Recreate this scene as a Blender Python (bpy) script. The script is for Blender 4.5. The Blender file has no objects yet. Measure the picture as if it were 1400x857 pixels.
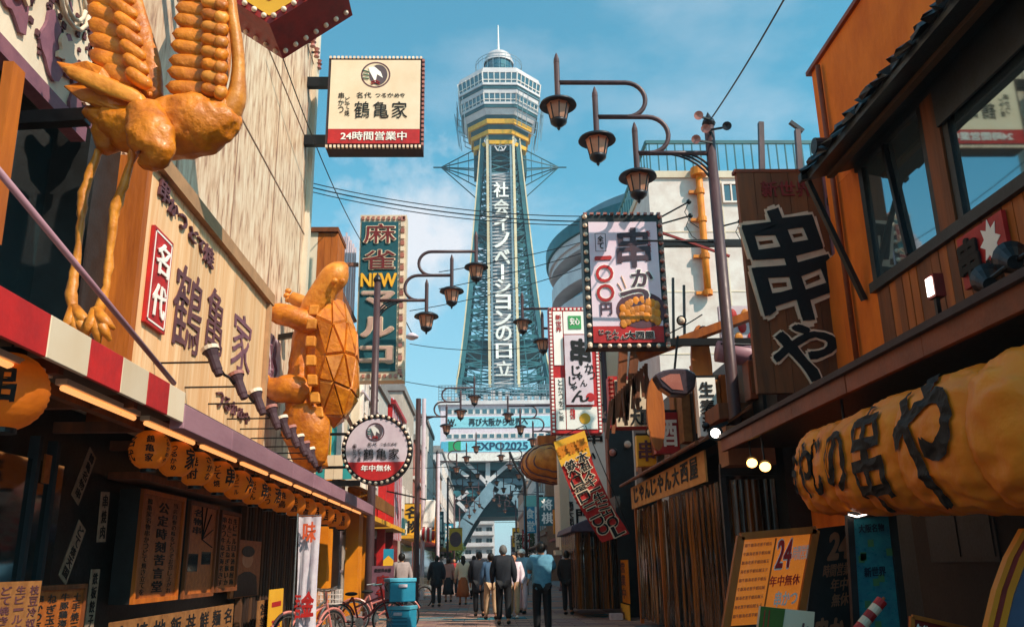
import bpy, bmesh, math, random
from mathutils import Vector, Matrix, noise
random.seed(7)
C = bpy.context.scene.collection
SC = bpy.context.scene
# ---------------------------------------------------------------- camera
F = 1170.0
EYE = Vector((0, 0, 1.35))
Yc = Vector((-40, -343.5, -F)).normalized()
Zc = Vector((-70, (2800 + F * F) / 343.5, -F)).normalized()
Xc = Yc.cross(Zc)
RW = Matrix((Xc, Yc, Zc))            # camera -> world rotation (rows are the world axes seen by the camera)
cam = bpy.data.cameras.new('camera')
camo = bpy.data.objects.new('camera', cam); C.objects.link(camo)
camo.matrix_world = Matrix.Translation(EYE) @ RW.to_4x4()
cam.sensor_width = 36; cam.lens = F / 1400 * 36
cam.clip_start = 0.05; cam.clip_end = 6000
SC.camera = camo
def P(u, v, x=None, y=None, z=None):
    """point of the place seen at photograph pixel u,v on the plane x=, y= or z="""
    r = RW @ Vector((u - 700, 428.5 - v, -F))
    t = x / r.x if x is not None else (y / r.y if y is not None else (z - EYE.z) / r.z)
    return EYE + r * t
# ---------------------------------------------------------------- world and sun
W = bpy.data.worlds.new('World'); SC.world = W; W.use_nodes = True
SUN = Vector((0.60, -0.50, 0.78)).normalized()
nt = W.node_tree; nt.nodes.clear()
def nn(t, kind, **kw):
    n = t.nodes.new(kind)
    for k, val in kw.items(): setattr(n, k, val)
    return n
sky = nn(nt, 'ShaderNodeTexSky', sky_type='NISHITA', sun_disc=False)
sky.sun_elevation = math.asin(SUN.z); sky.sun_rotation = math.atan2(SUN.x, SUN.y)
sky.air_density = 1.0; sky.dust_density = 0.8; sky.ozone_density = 1.5
tint = nn(nt, 'ShaderNodeMix', data_type='RGBA', blend_type='MULTIPLY'); tint.inputs[0].default_value = 1
tint.inputs[7].default_value = (0.50, 1.38, 1.22, 1)
tc = nn(nt, 'ShaderNodeTexCoord'); mp = nn(nt, 'ShaderNodeMapping')
mp.inputs['Scale'].default_value = (1.0, 1.0, 2.1); mp.inputs['Location'].default_value = (0.32, 0.1, 0.05)
n1 = nn(nt, 'ShaderNodeTexNoise'); n1.inputs['Scale'].default_value = 2.6; n1.inputs['Detail'].default_value = 9; n1.inputs['Roughness'].default_value = 0.58
cr = nn(nt, 'ShaderNodeValToRGB'); cr.color_ramp.elements[0].position = 0.54; cr.color_ramp.elements[1].position = 0.76
sep = nn(nt, 'ShaderNodeSeparateXYZ')
low = nn(nt, 'ShaderNodeMapRange'); low.inputs[1].default_value = 0.50; low.inputs[2].default_value = 0.18; low.inputs[3].default_value = 0.30; low.inputs[4].default_value = 1.0
mul = nn(nt, 'ShaderNodeMath', operation='MULTIPLY')
mixc = nn(nt, 'ShaderNodeMix', data_type='RGBA'); mixc.inputs[7].default_value = (6.6, 6.2, 6.3, 1)
bg = nn(nt, 'ShaderNodeBackground'); bg.inputs[1].default_value = 0.12
out = nn(nt, 'ShaderNodeOutputWorld')
L = nt.links.new
L(sky.outputs[0], tint.inputs[6]); L(tc.outputs['Generated'], mp.inputs[0]); L(mp.outputs[0], n1.inputs['Vector'])
L(n1.outputs[0], cr.inputs[0]); L(tc.outputs['Generated'], sep.inputs[0]); L(sep.outputs[2], low.inputs[0])
cdir = (RW @ Vector((575 - 700, 428.5 - 318, -F))).normalized()
vd = nn(nt, 'ShaderNodeVectorMath', operation='DISTANCE'); vd.inputs[1].default_value = cdir
nrmz = nn(nt, 'ShaderNodeVectorMath', operation='NORMALIZE'); L(tc.outputs['Generated'], nrmz.inputs[0]); L(nrmz.outputs[0], vd.inputs[0])
n3 = nn(nt, 'ShaderNodeTexNoise'); n3.inputs['Scale'].default_value = 16; n3.inputs['Detail'].default_value = 8; n3.inputs['Roughness'].default_value = 0.6; L(tc.outputs['Generated'], n3.inputs['Vector'])
ad = nn(nt, 'ShaderNodeMath', operation='MULTIPLY_ADD'); ad.inputs[1].default_value = 0.22; L(n3.outputs[0], ad.inputs[0]); L(vd.outputs['Value'], ad.inputs[2])
cm_ = nn(nt, 'ShaderNodeMapRange'); cm_.inputs[1].default_value = 0.225; cm_.inputs[2].default_value = 0.135; cm_.inputs[3].default_value = 0.0; cm_.inputs[4].default_value = 0.8
L(ad.outputs[0], cm_.inputs[0]); mx_ = nn(nt, 'ShaderNodeMath', operation='MAXIMUM')
L(cr.outputs[0], mul.inputs[0]); L(low.outputs[0], mul.inputs[1]); L(mul.outputs[0], mx_.inputs[0]); L(cm_.outputs[0], mx_.inputs[1]); L(mx_.outputs[0], mixc.inputs[0])
hz = nn(nt, 'ShaderNodeMapRange'); hz.inputs[1].default_value = 0.42; hz.inputs[2].default_value = 0.0; hz.inputs[3].default_value = 0.0; hz.inputs[4].default_value = 0.85
hmix = nn(nt, 'ShaderNodeMix', data_type='RGBA'); hmix.inputs[7].default_value = (3.3, 4.0, 5.0, 1)
L(sep.outputs[2], hz.inputs[0]); L(hz.outputs[0], hmix.inputs[0]); L(tint.outputs[2], hmix.inputs[6])
L(hmix.outputs[2], mixc.inputs[6]); L(mixc.outputs[2], bg.inputs[0]); L(bg.outputs[0], out.inputs[0])
sl = bpy.data.lights.new('sun', 'SUN'); sl.energy = 3.9; sl.angle = math.radians(0.5); sl.color = (1.0, 0.87, 0.72)
so = bpy.data.objects.new('sun', sl); C.objects.link(so); so.rotation_euler = SUN.to_track_quat('Z', 'Y').to_euler(); so.location = (20, -20, 30)
SC.view_settings.view_transform = 'Standard'; SC.view_settings.look = 'None'
SC.view_settings.exposure = 0.5; SC.view_settings.gamma = 1; SC.view_settings.use_curve_mapping = False
HAZE = 0.0006
SC.cycles.max_bounces = 6; SC.cycles.transparent_max_bounces = 8
SC.cycles.sample_clamp_indirect = 4.0
# ---------------------------------------------------------------- materials
def hx(h):
    h = h.lstrip('#'); r = [int(h[i:i+2], 16) / 255 for i in (0, 2, 4)]
    return tuple((c / 12.92 if c <= .04045 else ((c + .055) / 1.055) ** 2.4) for c in r) + (1,)
MATS = {}
def mat(name, c1, c2=None, rough=0.7, metal=0.0, scale=6.0, stretch=(1, 1, 1), bump=0.15, bscale=30.0, contrast=(0.35, 0.7), emit=0.0, emitc=None, trans=0.0, spec=0.4, c3=None, coat=0.0, alpha=1.0):
    if name in MATS: return MATS[name]
    m = bpy.data.materials.new(name); m.use_nodes = True; t = m.node_tree
    b = t.nodes['Principled BSDF']; c1 = hx(c1); c2 = hx(c2) if c2 else tuple(x * .72 for x in c1[:3]) + (1,)
    tc = nn(t, 'ShaderNodeTexCoord'); mp = nn(t, 'ShaderNodeMapping'); mp.inputs['Scale'].default_value = stretch
    n = nn(t, 'ShaderNodeTexNoise'); n.inputs['Scale'].default_value = scale; n.inputs['Detail'].default_value = 6; n.inputs['Roughness'].default_value = .6
    r = nn(t, 'ShaderNodeValToRGB'); r.color_ramp.elements[0].position = contrast[0]; r.color_ramp.elements[1].position = contrast[1]
    r.color_ramp.elements[0].color = c1; r.color_ramp.elements[1].color = c2
    if c3:
        e = r.color_ramp.elements.new(min(.99, contrast[1] + .12)); e.color = hx(c3)
    t.links.new(tc.outputs['Object'], mp.inputs[0]); t.links.new(mp.outputs[0], n.inputs['Vector']); t.links.new(n.outputs[0], r.inputs[0])
    oi = nn(t, 'ShaderNodeObjectInfo'); hs = nn(t, 'ShaderNodeHueSaturation'); mr = nn(t, 'ShaderNodeMapRange')
    mr.inputs[3].default_value = .86; mr.inputs[4].default_value = 1.14
    t.links.new(oi.outputs['Random'], mr.inputs[0]); t.links.new(mr.outputs[0], hs.inputs['Value']); t.links.new(r.outputs[0], hs.inputs['Color'])
    t.links.new(hs.outputs[0], b.inputs['Base Color'])
    n2 = nn(t, 'ShaderNodeTexNoise'); n2.inputs['Scale'].default_value = bscale; n2.inputs['Detail'].default_value = 4
    t.links.new(mp.outputs[0], n2.inputs['Vector'])
    rr = nn(t, 'ShaderNodeMapRange'); rr.inputs[3].default_value = max(0, rough - .12); rr.inputs[4].default_value = min(1, rough + .12)
    t.links.new(n2.outputs[0], rr.inputs[0]); t.links.new(rr.outputs[0], b.inputs['Roughness'])
    if bump:
        bp = nn(t, 'ShaderNodeBump'); bp.inputs['Strength'].default_value = bump; bp.inputs['Distance'].default_value = 0.02
        t.links.new(n2.outputs[0], bp.inputs['Height']); t.links.new(bp.outputs[0], b.inputs['Normal'])
    b.inputs['Metallic'].default_value = metal; b.inputs['Specular IOR Level'].default_value = spec
    b.inputs['Coat Weight'].default_value = coat
    if emit:
        b.inputs['Emission Color'].default_value = hx(emitc) if emitc else c1; b.inputs['Emission Strength'].default_value = emit
    if trans:
        o = t.nodes['Material Output']; tl = nn(t, 'ShaderNodeBsdfTranslucent'); mx = nn(t, 'ShaderNodeMixShader'); mx.inputs[0].default_value = trans
        t.links.new(hs.outputs[0], tl.inputs[0]); t.links.new(b.outputs[0], mx.inputs[1]); t.links.new(tl.outputs[0], mx.inputs[2]); t.links.new(mx.outputs[0], o.inputs[0])
    if alpha < 1: b.inputs['Alpha'].default_value = alpha
    MATS[name] = m; return m
M = dict(
    gold=mat('gold_paint', '#de8014', '#a85208', rough=.46, scale=4.5, bump=.9, bscale=14, coat=.15),
    goldl=mat('gold_paint_light', '#e29030', '#b4600e', rough=.46, scale=4, bump=.7, bscale=12, coat=.15),
    marble=mat('stained_marble', '#f2d8ba', '#dcb491', rough=.5, scale=8, stretch=(1, 1, .22), bump=.1, contrast=(.36, .55), c3='#9c6a52'),
    plaster=mat('cream_plaster', '#e6d6bf', '#cdb69c', rough=.8, scale=1.2, stretch=(1, 1, .4)),
    white=mat('white_paint', '#ece0d8', '#d4c0b6', rough=.6, scale=2.5),
    white2=mat('lilac_white_paint', '#e2cfd6', '#cdb3bd', rough=.5, scale=2.5, bump=.05),
    vinyl=mat('cream_vinyl', '#e6cfb4', '#dcc0a0', rough=.45, scale=1.5, bump=.02),
    red=mat('red_paint', '#c4201f', '#a01a1c', rough=.5, scale=5, bump=.08),
    red2=mat('deep_red_paint', '#8e1c18', '#6c1412', rough=.5, scale=5, bump=.08),
    orange=mat('orange_plaster', '#ee7e20', '#d2620f', rough=.85, scale=2.2, stretch=(1, 1, .5), bump=.3, bscale=22, c3='#b8540c'),
    cop=mat('brown_fascia_metal', '#8f3f18', '#6a2c10', rough=.5, scale=3, bump=.08, c3='#b2591f'),
    wood=mat('brown_wood', '#8a4a22', '#563018', rough=.6, scale=5, stretch=(1, 1, .12), bump=.3, bscale=22),
    woodh=mat('brown_wood_lying', '#7e451b', '#4e280e', rough=.6, scale=5, stretch=(1, .12, 1), bump=.3, bscale=22),
    woodl=mat('pale_board_wood', '#f0c69a', '#dfa36c', rough=.62, scale=3.5, stretch=(1, 3, .18), bump=.15, bscale=16, c3='#c98746'),
    woodo=mat('orange_wood', '#c56a1c', '#8d430f', rough=.55, scale=4, stretch=(1, 1, .15), bump=.2),
    dark=mat('dark_teal_brown_paint', '#25282a', '#1a1816', rough=.45, scale=5, bump=.1),
    black=mat('black_metal', '#121216', '#0b0b0e', rough=.4, scale=8, bump=.06, metal=.2),
    ink=mat('black_ink', '#060608', '#0c0b0e', rough=.7, scale=12, bump=0),
    brush=mat('brown_brush_ink', '#6e4246', '#4e2e38', rough=.6, scale=6, bump=.05),
    violet=mat('faded_purple_paint', '#8a5a66', '#6f4656', rough=.6, scale=5, bump=.05),
    beam=mat('mauve_painted_beam', '#a87a84', '#8f6470', rough=.5, scale=3, stretch=(1, .2, 1), bump=.08),
    post=mat('mauve_post_metal_shaded', '#5a3e40', '#3e2c30', rough=.45, scale=6, stretch=(1, 1, .3), bump=.08, metal=.1),  # mauve darkened: shade from the buildings is put into the colour
    hood=mat('lamp_hood_metal', '#2f2d33', '#201f24', rough=.4, scale=8, bump=.05, metal=.4),
    lglass=mat('frosted_lamp_glass', '#f2b494', '#e09a78', rough=.3, scale=4, bump=0, trans=.45, coat=.3),
    teal=mat('teal_painted_steel', '#2f6a72', '#20525c', rough=.5, scale=.7, bump=.05),
    teald=mat('dark_teal_steel', '#17555e', '#0f434c', rough=.5, scale=.7, bump=.05),
    greyblue=mat('blue_grey_steel', '#7c929e', '#607884', rough=.5, scale=.6, bump=.05),
    stripe=mat('cream_steel', '#dcc8a4', '#c8b08c', rough=.5, scale=.7, bump=.03),
    yellow=mat('yellow_paint', '#eeb02c', '#dd9a1e', rough=.55, scale=1.5, bump=.05),
    pillar=mat('amber_paint', '#e88a10', '#cf7208', rough=.5, scale=1.5, bump=.05),
    tower=mat('pale_tower_cladding', '#d8cfcd', '#bfb2b4', rough=.55, scale=.5, bump=.03),
    letter=mat('white_letter_metal', '#f8f2ea', '#ece2d8', rough=.5, scale=1, bump=0),
    fabric=mat('banner_cloth', '#ece0e4', '#d4c2cc', rough=.85, scale=6, bump=.15, trans=.3),
    redcloth=mat('red_banner_cloth', '#c02a24', '#a01f1e', rough=.8, scale=6, bump=.15, trans=.2),
    asph=mat('grey_asphalt', '#4b4347', '#3b3438', rough=.9, scale=3, bump=.4, bscale=90),
    tile=mat('pink_grey_paving_tile', '#8d6a62', '#745650', rough=.8, scale=8, bump=.3, bscale=60),
    tile2=mat('warm_beige_paving_tile', '#a8846e', '#8a6a5a', rough=.8, scale=8, bump=.3, bscale=60),
    tilet=mat('teal_paving_tile', '#2f6e78', '#255a64', rough=.75, scale=8, bump=.3, bscale=60),
    bulb=mat('cream_bulb_glass', '#f2d9c0', '#e8c4a8', rough=.25, scale=2, bump=0, coat=.5),
    bulbdim=mat('brown_bulb_glass', '#b87464', '#9a5a50', rough=.25, scale=2, bump=0, coat=.5),
    lantern=mat('amber_lantern_paper', '#d87418', '#b85c10', rough=.6, scale=5, bump=.2, bscale=26, trans=.35, emit=.08, emitc='#ff8a20'),
    biglan=mat('orange_lantern_cloth', '#ff9c2c', '#f0801c', rough=.45, scale=2.6, bump=.9, bscale=7, trans=.2, c3='#a85418'),
    tube=mat('warm_fluorescent_tube', '#ffdba8', '#ffd49a', rough=.3, bump=0, emit=.8, emitc='#ffac64'),
    spot=mat('lit_spot_lens', '#ffd9a0', '#ffd9a0', rough=.3, bump=0, emit=5.0, emitc='#ffb860'),
    floodon=mat('lit_floodlight_lens', '#ffffff', '#ffffff', rough=.3, bump=0, emit=3.0, emitc='#fff0e0'),
    paper=mat('menu_paper_shaded', '#a06a38', '#7e4e26', rough=.75, scale=9, bump=.05),  # paper darkened, the shade under the awning is in its colour
    paperd=mat('shaded_strip_paper', '#a8927c', '#86705e', rough=.8, scale=9, bump=.05),  # pale paper with shade mixed into the colour
    poster=mat('orange_poster_print', '#b5652a', '#8e4818', rough=.5, scale=14, bump=0, c3='#7a3b18'),
    teallit=mat('teal_poster_print', '#2f8a92', '#1f5f78', rough=.3, scale=9, bump=0, c3='#7fae70'),
    awncloth=mat('brown_awning_cloth', '#8a5520', '#6b3f16', rough=.8, scale=5, bump=.1),
    asphpipe=mat('amber_pipe_plastic', '#e2861e', '#c46c12', rough=.5, scale=5, bump=.05),
    skin=mat('skin', '#c98f6c', '#b87c5a', rough=.6, scale=10, bump=.03),
    hair=mat('black_hair', '#16120f', '#0e0b0a', rough=.5, scale=40, stretch=(1, 1, .2), bump=.3),
    grey=mat('grey_concrete', '#8d8683', '#746d6b', rough=.85, scale=1.5, bump=.2),
    rubber=mat('black_rubber', '#141414', '#0e0e0e', rough=.7, bump=.05),
    chrome=mat('bright_metal', '#b9b4b0', '#a09a96', rough=.3, metal=.9, bump=.02),
    pinkbike=mat('pink_bicycle_paint', '#d88478', '#c06a60', rough=.35, coat=.5, bump=0),
    crate=mat('blue_plastic', '#2a93b0', '#1f7f9e', rough=.45, bump=.04, scale=3),
    green=mat('leaf_green', '#3f5a20', '#2c4418', rough=.7, scale=8, bump=.2),
)
def mirror_glass(name, tintc, metal=.0, rough=.03, base='#0c1416'):
    m = bpy.data.materials.new(name); m.use_nodes = True; b = m.node_tree.nodes['Principled BSDF']
    b.inputs['Base Color'].default_value = hx(base); b.inputs['Roughness'].default_value = rough
    b.inputs['Metallic'].default_value = metal; b.inputs['IOR'].default_value = 1.9; b.inputs['Specular IOR Level'].default_value = 1.0
    t = m.node_tree; n = nn(t, 'ShaderNodeTexNoise'); n.inputs['Scale'].default_value = 1.4; bp = nn(t, 'ShaderNodeBump'); bp.inputs['Strength'].default_value = .05
    t.links.new(n.outputs[0], bp.inputs['Height']); t.links.new(bp.outputs[0], b.inputs['Normal'])
    return m
M['mirror'] = mirror_glass('reflective_window_glass', None, .85, .03, '#8fa6ac')
M['glass'] = mirror_glass('dark_window_glass', None, 0, .06, '#12262a')
M['glassb'] = mirror_glass('blue_window_glass', None, .2, .1, '#174654')
_cc = {}
def col(h, rough=.75, **k):
    if h not in _cc: _cc[h] = mat('painted_' + h.strip('#'), h, None, rough=rough, scale=4, bump=.08, **k)
    return _cc[h]
# ---------------------------------------------------------------- mesh builder
class MB:
    def __init__(s): s.v = []; s.f = []; s.sm = False; s.m = []; s.cur = 0
    def add(s, vs, fs):
        n = len(s.v); s.v += [Vector(a) for a in vs]; s.f += [tuple(i + n for i in f) for f in fs]; s.m += [s.cur] * len(fs)
        return s
    def box(s, x0, x1, y0, y1, z0, z1):
        if x0 > x1: x0, x1 = x1, x0
        if y0 > y1: y0, y1 = y1, y0
        if z0 > z1: z0, z1 = z1, z0
        return s.add([(x0,y0,z0),(x1,y0,z0),(x1,y1,z0),(x0,y1,z0),(x0,y0,z1),(x1,y0,z1),(x1,y1,z1),(x0,y1,z1)],
                     [(0,3,2,1),(4,5,6,7),(0,1,5,4),(1,2,6,5),(2,3,7,6),(3,0,4,7)])
    def obox(s, o, a, b, c):
        """box centred on o with half axes a,b,c"""
        o, a, b, c = map(Vector, (o, a, b, c))
        vs = [o + a*i + b*j + c*k for k in (-1, 1) for (i, j) in ((-1,-1),(1,-1),(1,1),(-1,1))]
        return s.add(vs, [(0,3,2,1),(4,5,6,7),(0,1,5,4),(1,2,6,5),(2,3,7,6),(3,0,4,7)])
    def bar(s, p, q, w, d=None, up=(0, 0, 1)):
        p, q = Vector(p), Vector(q); a = (q - p); u = Vector(up)
        if abs(a.normalized().dot(u)) > .98: u = Vector((0, 1, 0))
        b = a.cross(u).normalized(); c = b.cross(a).normalized()
        return s.obox((p + q) / 2, a / 2, b * w / 2, c * (d or w) / 2)
    def tube(s, pts, r, n=8, cap=True):
        pts = [Vector(p) for p in pts]; rs = r if isinstance(r, (list, tuple)) else [r] * len(pts)
        rings = []; ref = None
        for i, p in enumerate(pts):
            t = (pts[min(i+1, len(pts)-1)] - pts[max(i-1, 0)]).normalized()
            if ref is None: ref = Vector((0, 0, 1)) if abs(t.z) < .9 else Vector((1, 0, 0))
            b = t.cross(ref).normalized(); ref = b.cross(t).normalized()
            rings.append([p + (b * math.cos(a) + ref * math.sin(a)) * rs[i] for a in [2*math.pi*k/n for k in range(n)]])
        fs = []
        for i in range(len(pts) - 1):
            for k in range(n):
                a = i*n + k; b = i*n + (k+1) % n; fs.append((a, b, b+n, a+n))
        if cap: fs += [tuple(range(n-1, -1, -1)), tuple((len(pts)-1)*n + k for k in range(n))]
        s.add([v for r_ in rings for v in r_], fs); return s
    def lathe(s, prof, c=(0, 0, 0), n=16, axis=(0, 0, 1), flip=False):
        """prof: (radius, height) along axis"""
        c = Vector(c); ax = Vector(axis).normalized(); u = ax.orthogonal().normalized(); w = ax.cross(u)
        vs = [c + ax*h + (u*math.cos(2*math.pi*k/n) + w*math.sin(2*math.pi*k/n))*max(r, 1e-4) for (r, h) in prof for k in range(n)]
        fs = []
        for i in range(len(prof)-1):
            for k in range(n):
                a = i*n+k; b = i*n+(k+1) % n; fs.append((a, b, b+n, a+n))
        return s.add(vs, fs)
    def prism(s, poly, d):
        """poly: 3D points, extruded by vector d"""
        poly = [Vector(p) for p in poly]; d = Vector(d); n = len(poly)
        return s.add(poly + [p + d for p in poly], [tuple(range(n)), tuple(range(2*n-1, n-1, -1))] + [(i, i+n, (i+1) % n + n, (i+1) % n) for i in range(n)])
    def ell(s, c, r, n=12, m=8, rot=None, fn=None):
        c = Vector(c); vs = []; fs = []
        for i in range(m+1):
            th = math.pi*i/m
            for k in range(n):
                ph = 2*math.pi*k/n; p = Vector((math.sin(th)*math.cos(ph)*r[0], math.sin(th)*math.sin(ph)*r[1], math.cos(th)*r[2]))
                if fn: p = fn(p)
                if rot: p = rot @ p
                vs.append(c + p)
        for i in range(m):
            for k in range(n):
                a = i*n+k; b = i*n+(k+1) % n; fs.append((a, a+n, b+n, b))
        return s.add(vs, fs)
    def build(s, name, m=None, parent=None, smooth=False, kind=None, label=None, bevel=0):
        me = bpy.data.meshes.new(name); base = Vector((0, 0, 0))
        if parent is not None:
            base = wloc(parent)
        elif s.v:
            lo = [min(v[i] for v in s.v) for i in range(3)]; hi = [max(v[i] for v in s.v) for i in range(3)]
            base = Vector(((lo[0]+hi[0])/2, (lo[1]+hi[1])/2, lo[2]))
        me.from_pydata([v - base for v in s.v], [], s.f); 
        ms = m if isinstance(m, (list, tuple)) else [m]
        for x in ms:
            if x: me.materials.append(x)
        if len(ms) > 1:
            me.polygons.foreach_set('material_index', s.m)
        b = bmesh.new(); b.from_mesh(me); bmesh.ops.remove_doubles(b, verts=b.verts, dist=1e-6)
        if bevel:
            bmesh.ops.bevel(b, geom=[e for e in b.edges if len(e.link_faces) == 2 and e.calc_face_angle(0) > .6], offset=bevel, segments=1, affect='EDGES')
        bmesh.ops.recalc_face_normals(b, faces=b.faces); b.to_mesh(me); b.free()
        if smooth:
            me.polygons.foreach_set('use_smooth', [True]*len(me.polygons))
        o = bpy.data.objects.new(name, me); C.objects.link(o)
        if parent is not None: o.parent = parent
        else: o.location = base
        if kind: o['kind'] = kind
        if label: o['label'] = label
        return o
def wloc(o):
    v = Vector((0, 0, 0))
    while o is not None:
        v += o.location; o = o.parent
    return v
def thing(name, label, cat, loc, group=None):
    o = bpy.data.objects.new(name, None); C.objects.link(o); o.location = loc; o.empty_display_size = .2
    o['label'] = label; o['category'] = cat
    if group: o['group'] = group
    return o
def tag(o, label, cat, group=None):
    o['label'] = label; o['category'] = cat
    if group: o['group'] = group
    return o
def copy_tree(o, parent=None):
    c = o.copy(); C.objects.link(c)
    if parent is not None: c.parent = parent
    for ch in list(o.children): copy_tree(ch, c)
    return c
def clone(o, loc, label, rz=None, scale=None, group=None):
    c = copy_tree(o); c.location = loc; c['label'] = label
    if rz is not None: c.rotation_euler.z = rz
    if scale: c.scale = (scale,)*3
    if group: c['group'] = group
    return c
# ---------------------------------------------------------------- lettering
X, Y, Z = Vector((1, 0, 0)), Vector((0, 1, 0)), Vector((0, 0, 1))
_tc = {}
def glyphs(s, off, ext, res=3):
    key = (s, off, ext, res)
    if key in _tc: return _tc[key]
    cu = bpy.data.curves.new('t', 'FONT'); cu.body = s; cu.offset = off; cu.extrude = ext; cu.resolution_u = res; cu.fill_mode = 'BOTH'
    o = bpy.data.objects.new('t', cu); C.objects.link(o)
    dg = bpy.context.evaluated_depsgraph_get(); me = bpy.data.meshes.new_from_object(o.evaluated_get(dg))
    vs = [tuple(v.co) for v in me.vertices]; fs = [tuple(p.vertices) for p in me.polygons]
    bpy.data.objects.remove(o); bpy.data.curves.remove(cu); bpy.data.meshes.remove(me)
    _tc[key] = (vs, fs); return vs, fs
def letters(mb, s, c, right, up, w, h, off=0.0, depth=.012, proud=.006, wob=0.0, shear=0.0, wrap=None, ref=None, seed=0):
    """fit string s into a w x h box centred on c; ref: measure with this offset so that an outline keeps its margin"""
    vs, fs = glyphs(s, 0.0, .05)
    if not vs: return mb
    m_ = off if ref is None else ref
    x0, x1 = min(v[0] for v in vs)-m_, max(v[0] for v in vs)+m_; y0, y1 = min(v[1] for v in vs)-m_, max(v[1] for v in vs)+m_
    kx = w / max(x1-x0, 1e-5); ky = h / max(y1-y0, 1e-5)
    if s in ('ー', '一') : ky = min(ky, kx)
    nrm = Vector(right).cross(Vector(up)).normalized()
    if off > .03: sh = [(0, 0)]+[(off*math.cos(k*math.pi/4), off*math.sin(k*math.pi/4)) for k in range(8)]
    elif off > .012: sh = [(off, off*.6), (-off, off*.6), (off, -off*.6), (-off, -off*.6)]
    else: sh = [(0, 0)]
    for si, (ox, oy) in enumerate(sh):
        pts = []
        for v in vs:
            a = (v[0]+ox-(x0+x1)/2)*kx; b = (v[1]+oy-(y0+y1)/2)*ky
            if wob:
                q = Vector((a/w*3.1+seed, b/h*3.1, seed*1.7)); a += noise.noise(q)*wob*w; b += noise.noise(q+Vector((9, 4, 1)))*wob*h
                q = q*4; a += noise.noise(q)*wob*w*.35; b += noise.noise(q+Vector((2, 7, 1)))*wob*h*.35
            a += b*shear; d = proud + (depth*(1+.02*si) if v[2] > 0 else -.0002*si) + .00012*si
            pts.append(wrap(a, b, d) if wrap else Vector(c) + Vector(right)*a + Vector(up)*b + nrm*d)
        mb.add(pts, fs)
    return mb
def vtext(mb, s, top, right, up, cw, ch, gap=1.0, **k):
    """column of characters from top downward; each box cw x ch"""
    for i, chx in enumerate(s):
        if chx == ' ': continue
        hh = ch*.86; ww = cw
        if chx in 'ゃゅょっッャュョ': hh *= .65; ww *= .65
        letters(mb, chx, Vector(top) - Vector(up)*(ch*(i+.5)*gap), right, up, ww, hh, seed=i, **k)
    return mb
def quadP(a, b, c, d, **pl):
    return [P(*a, **pl), P(*b, **pl), P(*c, **pl), P(*d, **pl)]
# ================================================================ SETTING
g = MB(); g.box(-1500, 1500, -200, 3000, -.3, 0); g.build('ground', M['grey'], kind='structure')
g = MB(); g.box(-3.25, 4.25, -10, 400, .004, .012); road = g.build('street', M['asph'], kind='structure')
# paving tiles: near ones singly, the rest joined
tw, th = .62, .31
def tmesh(m):
    b = MB(); b.box(-tw/2+.008, tw/2-.008, -th/2+.008, th/2-.008, 0, .025); o = b.build('paving_tile', m); me = o.data; bpy.data.objects.remove(o); return me
TM = [tmesh(M['tile']), tmesh(M['tile2']), tmesh(M['tilet'])]
def tkind(ix, iy, yy):
    n = noise.noise(Vector((ix*.31, iy*.9, 3)))
    if int(iy/5) % 3 == 0 and n > .0: return 2
    if 22.5 < yy < 24.0: return 1
    return 0 if n > -.12 else 1
far = [MB(), MB(), MB()]; cnt = 0
for iy in range(0, 300):
    yy = 13.5 + iy*th
    for ix in range(12):
        xx = -3.25 + (ix+.5)*tw + (.31 if iy % 2 else 0)
        if xx > 4.2: continue
        k = tkind(ix, iy, yy); zz = .012 + random.uniform(0, .004)
        if 15.2 < yy and cnt < 295 and yy < 23.2:
            o = bpy.data.objects.new('paving_tile', TM[k]); C.objects.link(o); o.parent = road
            o.location = Vector((xx, yy, zz)) - wloc(road); cnt += 1
        elif yy < 13.5 + 300*th:
            far[k].box(xx-tw/2+.008, xx+tw/2-.008, yy-th/2+.008, yy+th/2-.008, zz, zz+.025)
for k, f in enumerate(far): f.build('far_paving', [M['tile'], M['tile2'], M['tilet']][k], road, kind='stuff')
for (x0, x1, nm) in ((-3.6, -3.25, 'left_kerb'), (4.25, 4.5, 'right_kerb')):
    MB().box(x0, x1, -10, 145, 0, .12).build(nm, M['grey'], kind='structure')

def rect_win(parent, face, a0, a1, z0, z1, pos, n=1, frame=M['white'], glass=M['glass'], sill=False):
    """window on a wall; face 'x-' (looks to -x), 'x+' or 'y-'; a along the wall"""
    t = .05
    def bx(mb, a, b, c, d, d0, d1):
        if face == 'y-': mb.box(a, b, pos-d1, pos-d0, c, d)
        elif face == 'x+': mb.box(pos+d0, pos+d1, a, b, c, d)
        else: mb.box(pos-d1, pos-d0, a, b, c, d)
    f = MB(); bx(f, a0, a0+t, z0, z1, 0, .07); bx(f, a1-t, a1, z0, z1, 0, .07); bx(f, a0+t, a1-t, z1-t, z1, 0, .066); bx(f, a0+t, a1-t, z0, z0+t, 0, .066)
    for i in range(1, n):
        m_ = a0+(a1-a0)*i/n; bx(f, m_-.02, m_+.02, z0+t, z1-t, 0, .06)
    fo = f.build('window', frame, parent)
    p = MB(); bx(p, a0+t, a1-t, z0+t, z1-t, .003, .02); p.build('pane', glass, fo)
    return fo
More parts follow.
